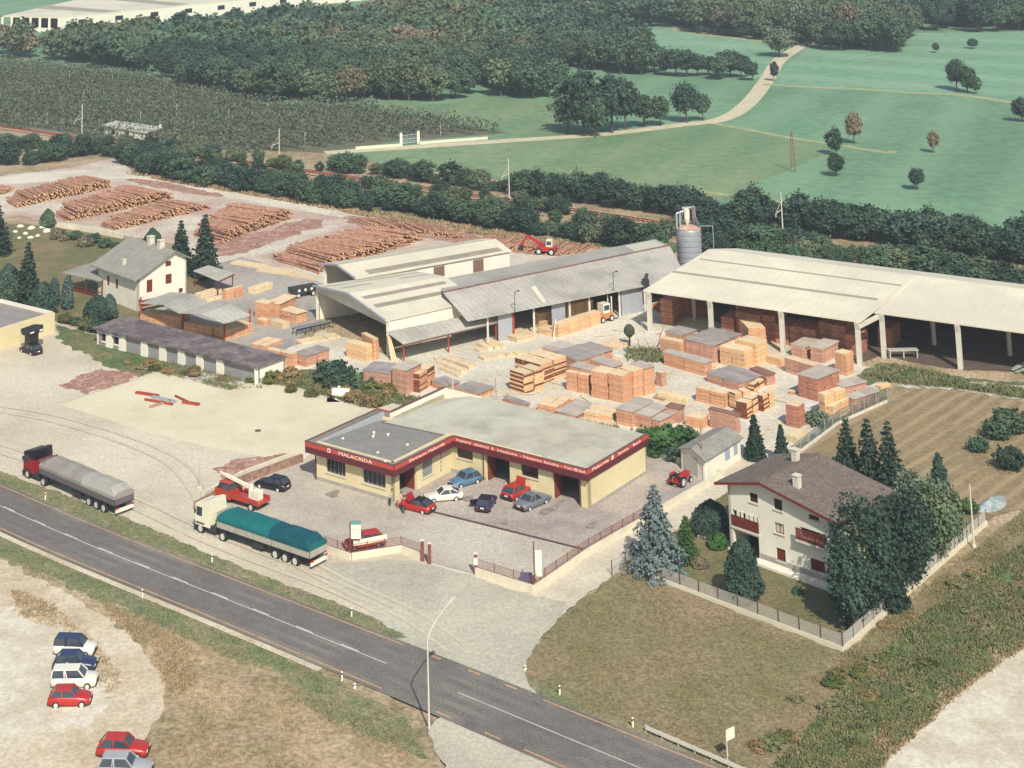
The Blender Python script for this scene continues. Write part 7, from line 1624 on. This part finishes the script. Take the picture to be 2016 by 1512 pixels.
t = gatepost(G(937, 1133), 'right gate post with red and white panel'); m = MB(); m.box(-.18, .18, -.22, -.163, 1.0, 1.6); m.build('panel', m_sign, t)
g_ = thing('sliding_gate_rail', 'pale gate track across the forecourt entrance', 'gate track', G(846, 1112)); m = MB(); b = G(936, 1134) - g_.location; m.bar(Vector((0, 0, .05)), b + Vector((0, 0, .05)), .3, .1); m.build('track', m_conc, g_)
# signs
def sign_post(base, top_v, label, boards, name='sign_post', r=.06):
    b = G(*base); h = height(b, top_v); t = thing(name, label, 'sign', b); m = MB(); m.tube((0, 0, 0), (0, 0, h), r, n=8); m.build('post', m_fence, t)
    for x0, x1, f0, f1_, mt in boards: m = MB(); m.box(x0, x1, -.06, .06, h * f0, h * f1_); m.build('board', mt, t)
    return t, h
sign_post((690, 1102), 1027, 'tall sign with green top by the front wall', [(.1, 1.05, .55, .78, m_sign), (.1, 1.05, .8, .92, m_sign), (.05, 1.05, .93, 1.02, mat('sign_green', srgb((96, 150, 140)), var=.05, world=False))])
sign_post((1053, 1164), 1066, 'tall white sign board at the right forecourt corner', [(.12, .72, .3, .82, m_sign)])
t = thing('banner', 'long white banner in front of the red car', 'banner', G(692, 1100)); b = G(762, 1089) - t.location; m = MB(); m.bar(Vector((.2, 0, 1.35)), b + Vector((0, 0, 1.45)), .06, .5); m.build('board', m_sign, t)
for s in (.1, .95): q = b * s; m = MB(); m.tube((q.x, q.y, 0), (q.x, q.y, 1.4), .04, n=6); m.build('post', m_fence, t)
t = thing('blue_board', 'small blue panel leaning at the corner fence', 'panel', G(1036, 1150)); m = MB(); m.add([(-.6, -.3, .05), (.5, -.5, .05), (.6, .2, .9), (-.5, .4, .9), (-.6, -.26, .02), (.5, -.46, .02), (.6, .24, .87), (-.5, .44, .87)], [(0, 1, 2, 3), (7, 6, 5, 4), (0, 4, 5, 1), (1, 5, 6, 2), (2, 6, 7, 3), (3, 7, 4, 0)]); m.build('panel', mat('panel_blue', srgb((76, 86, 116)), var=.1, world=False), t); m = MB(); m.bar((0, 0, 0), (0, .1, .5), .06); m.build('leg', m_bumper, t)
t = thing('road_sign', 'white rectangular road sign on a post beside the guard rail', 'road sign', G(1433, 1508)); h = height(t.location, 1437)
m = MB(); m.tube((0, 0, 0), (0, 0, h), .045, n=6); m.build('post', m_lampc, t); m = MB(); m.box(-.05, .85, -.03, .03, h - .75, h); o = m.build('board', m_sign, t); o.rotation_euler.z = math.radians(35)
# street lamp
b = G(845, 1437); hl_ = height(b, 1262); lp = thing('street_lamp', 'tall curved pale street lamp standing beside the road', 'street lamp', b)
m = MB(); m.tube((0, 0, 0), (0, 0, hl_ * .99), .085, .055, 8)
arc = [Vector((0, 0, hl_ * .985))]; tip = G(886, 1186, hl_ + 1.15) - b
for k in range(1, 9):
    f = k / 8; arc.append(Vector((tip.x * (1 - math.cos(f * 1.45)) / .88 * 1.0, tip.y * (1 - math.cos(f * 1.45)) / .88, hl_ * .985 + (tip.z - hl_ * .985) * math.sin(f * 1.45) / .993)))
for a_, c_ in zip(arc, arc[1:]): m.tube(a_, c_, .055, .05, 8)
m.build('pole', m_lampc, lp, True); e = (arc[-1] - arc[-2]).normalized(); m = MB(); m.bar(arc[-1] - e * .05, arc[-1] + e * .75, .3, .16); m.build('lantern', m_lampc, lp); m = MB(); m.bar(arc[-1] + e * .1 - Vector((0, 0, .1)), arc[-1] + e * .6 - Vector((0, 0, .1)), .2, .05); m.build('diffuser', m_lamp, lp)
m = MB(); m.box(-.2, .2, -.2, .2, -.05, .12); m.build('base', m_conc, lp)
# roadside marker posts
mk = MB(); mk.box(-.07, .07, -.05, .05, 0, .85); mkm = mk.mesh('marker', m_sign); tm = MB().box(-.075, .075, -.055, .055, .62, .74).mesh('reflector', m_bumper)
for u, v, lab in ((89, 986, 'marker post nearest the grey lorry'), (417, 1110, 'marker post below the teal lorry cab'), (692, 1217, 'marker post near the end of the grass verge'), (280, 1180, 'marker post on the near side of the road at the left'), (673, 1344, 'marker post on the near side by the dry grass'), (1102, 1372, 'marker post at the corner of the brown field'), (1246, 1436, 'marker post just before the guard rail'), (1034, 1322, 'small white stone post at the field corner'), (698, 1358, 'short pale stone near the marker post')):
    t = thing('marker_post', lab, 'marker post', G(u, v), math.radians(30), 'roadside marker posts'); obj('post', mkm, None, t); obj('reflector', tm, None, t)
    if 'stone' in lab: t.scale = (1.6, 1.6, .55)
# guard rail
gr = thing('guard_rail', 'pale steel guard rail at the lower right roadside', 'guard rail', G(1272, 1447)); a = Vector((0, 0, 0)); b = G(1470, 1533) - gr.location; d = b.normalized()
m = MB(); m.bar(Vector((0, 0, .62)), b + Vector((0, 0, .62)), .05, .12); m.bar(Vector((0, 0, .48)), b + Vector((0, 0, .48)), .09, .14); m.build('beam', m_lampc, gr)
n = 6
for k in range(n + 1): q = b * (k / n); m = MB(); m.box(q.x - .05, q.x + .05, q.y - .05 + .1, q.y + .05 + .1, 0, .7); m.build('post', m_fgrey, gr)
# poles
def pole(base, top_v, label, r, mt, cross=False, name='utility_pole'):
    b = G(*base); h = height(b, top_v); t = thing(name, label, 'pole', b); m = MB(); m.tube((0, 0, 0), (0, 0, h), r, r * .7, 8); m.build('shaft', mt, t)
    m = MB(); m.box(-.18, .18, -.18, .18, 0, .25); m.build('foot', m_conc, t); return t, h
m_wood = mat('pole_wood', srgb((150, 132, 114)), var=.1, world=False)
pole((1384, 938), 838, 'grey wooden pole in front of the small garage', .1, m_wood); pole((1918, 1078), 953, 'pale pole at the right garden fence', .1, m_conc); pole((892, 782), 700, 'slim pale pole behind the workshop parapet', .07, m_conc); pole((977, 792), 745, 'thin pole at the rear edge of the workshop roof', .05, m_wood)
pole((393, 962), 905, 'thin pole beside the stone wall', .035, m_fgrey)
for u, v, tp, lab in ((161, 278, 205, 'left railway mast'), (550, 326, 253, 'second railway mast from the left'), (1003, 390, 312, 'third railway mast from the left'), (1542, 467, 379, 'right railway mast')):
    t, h = pole((u, v), tp, lab + ' with side bracket', .13, m_conc, name='railway_mast'); m = MB(); e = -mast_n
    m.bar(Vector((0, 0, h * .62)), e * 2.4 + Vector((0, 0, h * .58)), .08, .1); m.bar(Vector((0, 0, h * .8)), e * 2.2 + Vector((0, 0, h * .6)), .05, .05); m.build('bracket', m_conc, t); m = MB(); m.box(-.1 + e.x * 2.4, .1 + e.x * 2.4, -.1 + e.y * 2.4, .1 + e.y * 2.4, h * .5, h * .58); m.build('insulator', m_fgrey, t)
# lattice pylon in the meadow
b = G(1562, 338); h = height(b, 258); t = thing('lattice_mast', 'faint rusty lattice mast in the middle of the meadow', 'lattice mast', b); m = MB()
for x in (-.45, .45):
    for y in (-.45, .45): m.bar((x, y, 0), (x * .3, y * .3, h), .06)
m.build('legs', m_rust, t); m = MB()
for k in range(8):
    f = k / 8; s = .45 * (1 - .7 * f); m.bar((-s, -s, h * f), (s, -s, h * (f + .12)), .04); m.bar((s, -s, h * f), (s, s, h * (f + .12)), .04); m.bar((s, s, h * f), (-s, s, h * (f + .12)), .04)
m.build('bracing', m_rust, t)
# white gate and boundary posts of the orchard
t = thing('orchard_gate', 'white framed gate at the orchard entrance', 'gate', G(790, 287)); b = G(824, 283) - t.location
for q in (Vector((0, 0, 0)), b): m = MB(); m.box(q.x - .3, q.x + .3, q.y - .3, q.y + .3, 0, 2.9); m.build('pillar', m_sign, t)
m = MB()
for z in (.5, 1.4, 2.3): m.bar(Vector((0, 0, z)), b + Vector((0, 0, z)), .08, .12)
for k in range(1, 8): q = b * (k / 8); m.bar(Vector((q.x, q.y, .4)), Vector((q.x, q.y, 2.4)), .06)
m.build('leaf', m_bluewhite, t)
wall_path('orchard_wall', 'pale low wall along the dirt road by the orchard gate', [(700, 294), (788, 288)], .6, .4, m_wallw); wall_path('orchard_wall', 'pale low wall right of the orchard gate', [(826, 284), (960, 274)], .6, .4, m_wallw)
# yard clutter
t = thing('gas_tank', 'white horizontal gas tank at the edge of the slab', 'tank', G(672, 786)); m = MB(); m.tube((-1.1, .2, .75), (1.1, -.2, .75), .55, n=14); m.build('vessel', m_sign, t, True); m = MB(); m.lathe([(.18, 0), (.18, .25), (.05, .3)], 8, (-.3, .05, 1.28)); m.build('dome', m_sign, t)
for x in (-.7, .7): m = MB(); m.box(x - .12, x + .12, -.4, .4, .02, .3); m.build('cradle', m_conc, t)
m = MB(); m.box(-1.8, 1.6, -1.3, .9, 0, .1); m.build('base_slab', m_wallw, t)
m = MB(); m.lathe([(.4, 0), (.38, .04)], 14, (0, 0, 0)); o = m.build('manhole_cover', m_coping); o.location = G(508, 850) + Vector((0, 0, .12)); tag(o, 'round brown manhole cover on the concrete slab', 'manhole cover')
for i, (u, v, s) in enumerate(((40, 448, .9), (62, 452, 1.1), (50, 462, .8), (85, 450, 1.0), (74, 466, .7), (38, 470, .6), (60, 470, .8), (92, 458, 1.2), (30, 458, .7))):
    m = MB(); r = random.Random(i); m.lathe([(.3, 0), (.6, .2), (.55, .5), (.2, .75)], 7); o = m.build('boulder', m_sign); o.location = G(u, v); o.scale = (s * 1.3, s, s * .8); o.rotation_euler.z = i * 1.1; tag(o, 'pale boulder in the heap beside the left garden', 'boulder', 'pale boulders beside the left garden')
# scrap frames and round topped post near the first shed column
t = thing('scrap_frames', 'rusty steel frames heaped at the first shed column', 'scrap frames', G(1262, 690))
for k in range(14):
    u = rt.uniform(1230, 1305); v = rt.uniform(655, 700); a = G(u, v) - t.location; m = MB(); up = k % 2; e = Vector((rt.uniform(-1.2, 1.2), rt.uniform(-.4, .4), rt.uniform(.9, 1.9) if up else rt.uniform(0, .3))); m.bar(a + Vector((0, 0, .1)), a + e + Vector((0, 0, .1)), .07); m.build('bar', m_redpost if k % 3 else m_fgrey, t)
b = G(1240, 682); h = height(b, 640); t = thing('round_top_post', 'dark round topped container beside the scrap frames', 'container', b); m = MB(); m.tube((0, 0, 0), (0, 0, h * .5), .12, n=8); m.build('stem', m_bumper, t); m = MB(); m.lathe([(.3, 0), (.75, .5), (.75, 1.1), (.3, 1.6)], 12, (0, 0, h * .45)); m.build('vessel', mat('dark_green_metal', srgb((72, 76, 58)), var=.1, world=False), t)
# conveyor in front of the open shed
t = thing('roller_conveyor', 'dark roller conveyor before the open white shed', 'conveyor', G(580, 660)); b = G(652, 644) - t.location
for s in (-.5, .5):
    nrm_ = Vector((-b.y, b.x, 0)).normalized() * s; m = MB(); m.bar(nrm_ + Vector((0, 0, .8)), b + nrm_ + Vector((0, 0, .8)), .12, .2); m.build('side_rail', m_bumper, t)
nrm_ = Vector((-b.y, b.x, 0)).normalized() * .5
for k in range(16): q = b * ((k + .5) / 16); m = MB(); m.tube(q - nrm_ + Vector((0, 0, .85)), q + nrm_ + Vector((0, 0, .85)), .07, n=6); m.build('roller', m_steel, t)
for k in range(5): q = b * (k / 4); m = MB(); m.bar(q - nrm_ * .9, q - nrm_ * .9 + Vector((0, 0, .75)), .1); m.bar(q + nrm_ * .9, q + nrm_ * .9 + Vector((0, 0, .75)), .1); m.build('leg', m_bumper, t)
# sawdust heap inside the big shed, workbench, boards, tarpaulin
def heap(p, rx, ry, h, material, name, label, cat, rz=0):
    me = MB(); n = 22; rings = 7; r = random.Random(int(h * 100)); vs = []; fs = []
    for k in range(rings):
        f = k / (rings - 1)
        for i in range(n):
            a = 2 * math.pi * i / n; w_ = (1 - f) * (1 + .12 * math.sin(3 * a) + r.uniform(-.04, .04)) + .02; vs.append((rx * w_ * math.cos(a), ry * w_ * math.sin(a), h * (f ** 1.1) * (1 + r.uniform(-.03, .03))))
    for k in range(rings - 1):
        for i in range(n): fs.append((k * n + i, k * n + (i + 1) % n, (k + 1) * n + (i + 1) % n, (k + 1) * n + i))
    fs.append(tuple(range((rings - 1) * n, rings * n))); me.add(vs, fs); o = me.build(name, material, None, True); o.location = (p[0], p[1], 0); o.rotation_euler.z = rz; return tag(o, label, cat)
heap(G(1345, 612), 5.0, 3.4, 3.2, mat('sawdust', srgb((196, 112, 62)), col2=srgb((170, 96, 58)), scale=1., fine=.3, fscale=3.), 'sawdust_heap', 'orange sawdust heap inside the left end of the big shed', 'heap', -.6)
heap(G(1952, 995), 3.2, 1.2, .8, mat('tarp_pale', srgb((168, 176, 172)), col2=srgb((120, 138, 132)), scale=1.5), 'pale_tarpaulin', 'pale crumpled tarpaulin beyond the garden fence', 'tarpaulin', .8)
t = thing('workbench', 'grey steel workbench at the front of the big shed', 'workbench', G(1778, 705)); m = MB(); m.box(-2, 2, -.5, .5, 1.0, 1.15); m.build('top', m_fgrey, t)
for x in (-1.8, 0, 1.8): m = MB(); m.box(x - .08, x + .08, -.45, .45, 0, .997); m.build('leg', m_fgrey, t)
t = thing('board_pile', 'greenish boards piled at the right end of the big shed', 'board pile', G(2010, 735))
for k in range(7): m = MB(); a = Vector((rt.uniform(-1, .5), -1.5 + k * .5, .15 + .12 * (k % 3))); m.bar(a, a + Vector((6, 4.5 + rt.uniform(-.5, .5), rt.uniform(0, .5))), .4, .08); m.build('board', mat('board_green', srgb((160, 170, 146)), var=.1, world=False), t)
t = thing('leaning_planks', 'pale planks leaning against the white shed column', 'planks', G(772, 712))
for k in range(3): m = MB(); m.bar((k * .3, 0, 0), (k * .1 - .5, 1.0, 3.0), .25, .05); m.build('plank', TOPW, t)
t = thing('leaning_beam', 'single white beam leaning on the long pale stack', 'beam', G(1089, 668)); m = MB(); m.bar((0, 0, 0), (.5, .4, 2.6), .3, .12); m.bar((.1, -.1, 0), (.3, -.1, .12), .3, .1); m.build('plank', m_sign, t)
# gooseneck lamps on the sawmill roof
for u, v, lab in ((1014, 612, 'left bent yard lamp on the sawmill hall roof'), (1208, 572, 'right bent yard lamp on the sawmill hall roof')):
    p = G(u, v, 4.0); t = thing('yard_lamp', lab, 'yard lamp', p); m = MB(); m.tube((0, 0, -.3), (0, 0, 2.4), .05, n=6); m.tube((0, 0, 2.4), (.5, -.2, 2.8), .045, n=6); m.build('pole', m_bumper, t); m = MB(); m.lathe([(.08, .15), (.2, 0)], 8, (.55, -.22, 2.65)); m.build('shade', m_bumper, t)
p = G(1271, 557, 4.2); t = thing('roof_fan', 'dark extractor fan on the hall roof by the big shed', 'extractor fan', p); m = MB(); m.box(-.5, .5, -.4, .4, -.5, .5); m.build('housing', m_bumper, t); m = MB(); m.tube((0, 0, .5), (.3, .1, 1.3), .3, .22, 10); m.build('cowl', m_bumper, t)
HAZE = 0.00022
# ================================================================== GRASS AND WEEDS (uncountable)
def tufts(name, px, n, hmin, hmax, lf, label, seed, wd=.11):
    P = [G(u, v) for u, v in px]; pp = [(p.x, p.y) for p in P]; r = np.random.RandomState(seed); xs = [p[0] for p in pp]; ys = [p[1] for p in pp]
    pts = []
    while len(pts) < n:
        x = r.uniform(min(xs), max(xs)); y = r.uniform(min(ys), max(ys))
        if inpoly(x, y, pp) and math.sin(x * .9 + seed) + math.sin(y * .7 + x * .3) + r.uniform(-1.4, 1.4) > -.4: pts.append((x, y))
    c = np.array([[x, y, 0.06] for x, y in pts]); k = 5; c = np.repeat(c, k, 0); m = len(c)
    c[:, :2] += r.normal(size=(m, 2)) * .14
    th = r.uniform(0, 6.28, m); h = r.uniform(hmin, hmax, m); a = np.stack([np.cos(th), np.sin(th), np.zeros(m)], 1) * (wd * r.uniform(.5, 1.2, m))[:, None]; lean = r.normal(size=(m, 3)) * .35; lean[:, 2] = 1; up = lean * h[:, None]
    v = np.stack([c - a * .5, c + a * .5, c + a * .35 + up, c - a * .35 + up], 1).reshape(-1, 3)
    o = obj(name, quad_mesh(name, v, LEAF[lf])); stuff(o); tag(o, label, 'grass'); return o
LEAF['verge'] = leaf_mat('grass_verge_blade', (132, 136, 100), (110, 120, 86), 0); LEAF['straw'] = leaf_mat('grass_straw_blade', (172, 150, 116), (146, 126, 94), 0); LEAF['bank'] = leaf_mat('grass_bank_blade', (104, 116, 74), (130, 122, 88), 0); LEAF['field'] = leaf_mat('grass_field_blade', (142, 130, 96), (124, 118, 82), 0)
tufts('verge_grass', [(-60, 912), (0, 934), (100, 970), (260, 1030), (420, 1100), (560, 1155), (730, 1220), (795, 1255), (740, 1245), (580, 1184), (400, 1114), (200, 1040), (0, 952), (-60, 928)], 3000, .05, .16, 'verge', 'green grass on the verge between road and gravel lot', 1)
tufts('roadside_grass', [(-60, 1025), (0, 1060), (200, 1147), (400, 1230), (573, 1305), (700, 1366), (800, 1425), (840, 1500), (640, 1420), (540, 1340), (380, 1265), (180, 1180), (0, 1100), (-60, 1070)], 3800, .05, .18, 'verge', 'green roadside grass below the road', 2)
tufts('straw_grass', [(300, 1270), (420, 1290), (600, 1370), (760, 1440), (840, 1512), (840, 1560), (310, 1560), (330, 1400)], 3000, .04, .16, 'straw', 'dry straw grass patch at the bottom left', 3)
tufts('straw_edge', [(190, 1180), (330, 1250), (420, 1300), (350, 1380), (320, 1330), (262, 1260)], 900, .08, .25, 'straw', 'dry grass fringe of the dirt lot', 13)
tufts('lot_weeds', [(20, 1160), (100, 1190), (190, 1270), (240, 1340), (230, 1390), (200, 1380), (190, 1300), (100, 1250), (40, 1215)], 800, .08, .22, 'straw', 'thin weeds around the white gravel patch', 14)
tufts('bank_weeds', [(1470, 1560), (1530, 1512), (1640, 1392), (1800, 1232), (2040, 1060), (2060, 1240), (1900, 1352), (1800, 1442), (1735, 1512), (1690, 1560)], 16000, .08, .4, 'bank', 'weeds on the bank beside the white gravel', 4, .15)
tufts('bank_straw', [(1640, 1512), (1750, 1440), (1900, 1320), (2040, 1220), (2040, 1262), (1900, 1360), (1800, 1450), (1730, 1520)], 3000, .08, .3, 'straw', 'straw weeds at the rim of the white gravel', 5, .12)
tufts('field_grass', [(1045, 1330), (1070, 1262), (1120, 1215), (1232, 1130), (1655, 1292), (1640, 1385), (1500, 1520), (1400, 1510), (1080, 1372)], 7000, .05, .16, 'field', 'short brown grass of the corner field', 6)
tufts('fence_side_grass', [(1660, 1292), (2030, 1000), (2040, 1060), (1800, 1230), (1640, 1390)], 3000, .06, .22, 'field', 'brown grass between garden fence and bank', 7)
tufts('shed_weeds', [(1700, 740), (1760, 720), (1900, 750), (2040, 775), (2040, 790), (1880, 765), (1780, 758)], 1200, .15, .55, 'bank', 'weeds along the front of the big shed', 8, .2)
tufts('column_weeds', [(1225, 690), (1300, 690), (1310, 715), (1240, 715)], 260, .2, .6, 'bank', 'weeds around the scrap frames', 9, .2)
tufts('slab_weeds', [(270, 725), (300, 712), (420, 732), (500, 755), (520, 765), (455, 770), (330, 742)], 700, .1, .4, 'bank', 'weeds between slab and low shed', 10)
tufts('thicket_grass', [(520, 755), (600, 740), (760, 770), (800, 792), (730, 806), (610, 772)], 1600, .2, .6, 'bank', 'long grass around the thicket', 11, .2)
tufts('yard_fringe_weeds', [(760, 780), (900, 795), (1270, 852), (1330, 872), (1320, 885), (1260, 868), (900, 812), (760, 795)], 700, .15, .5, 'bank', 'weeds along the back of the workshop', 12, .2)
tufts('railway_bank_grass', [(250, 342), (560, 385), (800, 428), (1120, 478), (1120, 490), (800, 442), (560, 397), (330, 358)], 2400, .2, .6, 'straw', 'dry grass along the foot of the hedge', 15, .3)

for k in range(60):
    f = rt.random(); a = G(1560 + f * 460, 1480 - f * 370); q = a + Vector((rt.uniform(-3.5, 4.5), rt.uniform(-3, 3), 0))
    shrub(q, rt.uniform(.3, .75), rt.choice(('weed', 'weed', 'bank', 'bank', 'dry')), 'low shrub among the weeds on the bank', 'low shrubs on the bank', 'bank_shrub', 2.0)
# ================================================================== HAZE
hz = MB(); hz.box(-420, 560, -30, 1150, -1.0, 69.0)
hzm = bpy.data.materials.new('haze'); hzm.use_nodes = True; ht_ = hzm.node_tree
for nd in list(ht_.nodes):
    if nd.type == 'BSDF_PRINCIPLED': ht_.nodes.remove(nd)
pv = ht_.nodes.new('ShaderNodeVolumePrincipled'); pv.inputs['Color'].default_value = (.80, .9, 1.0, 1); pv.inputs['Density'].default_value = HAZE
pv.inputs['Anisotropy'].default_value = 0.0
ht_.links.new(pv.outputs[0], ht_.nodes['Material Output'].inputs['Volume'])
ho = hz.build('haze', hzm); stuff(ho)
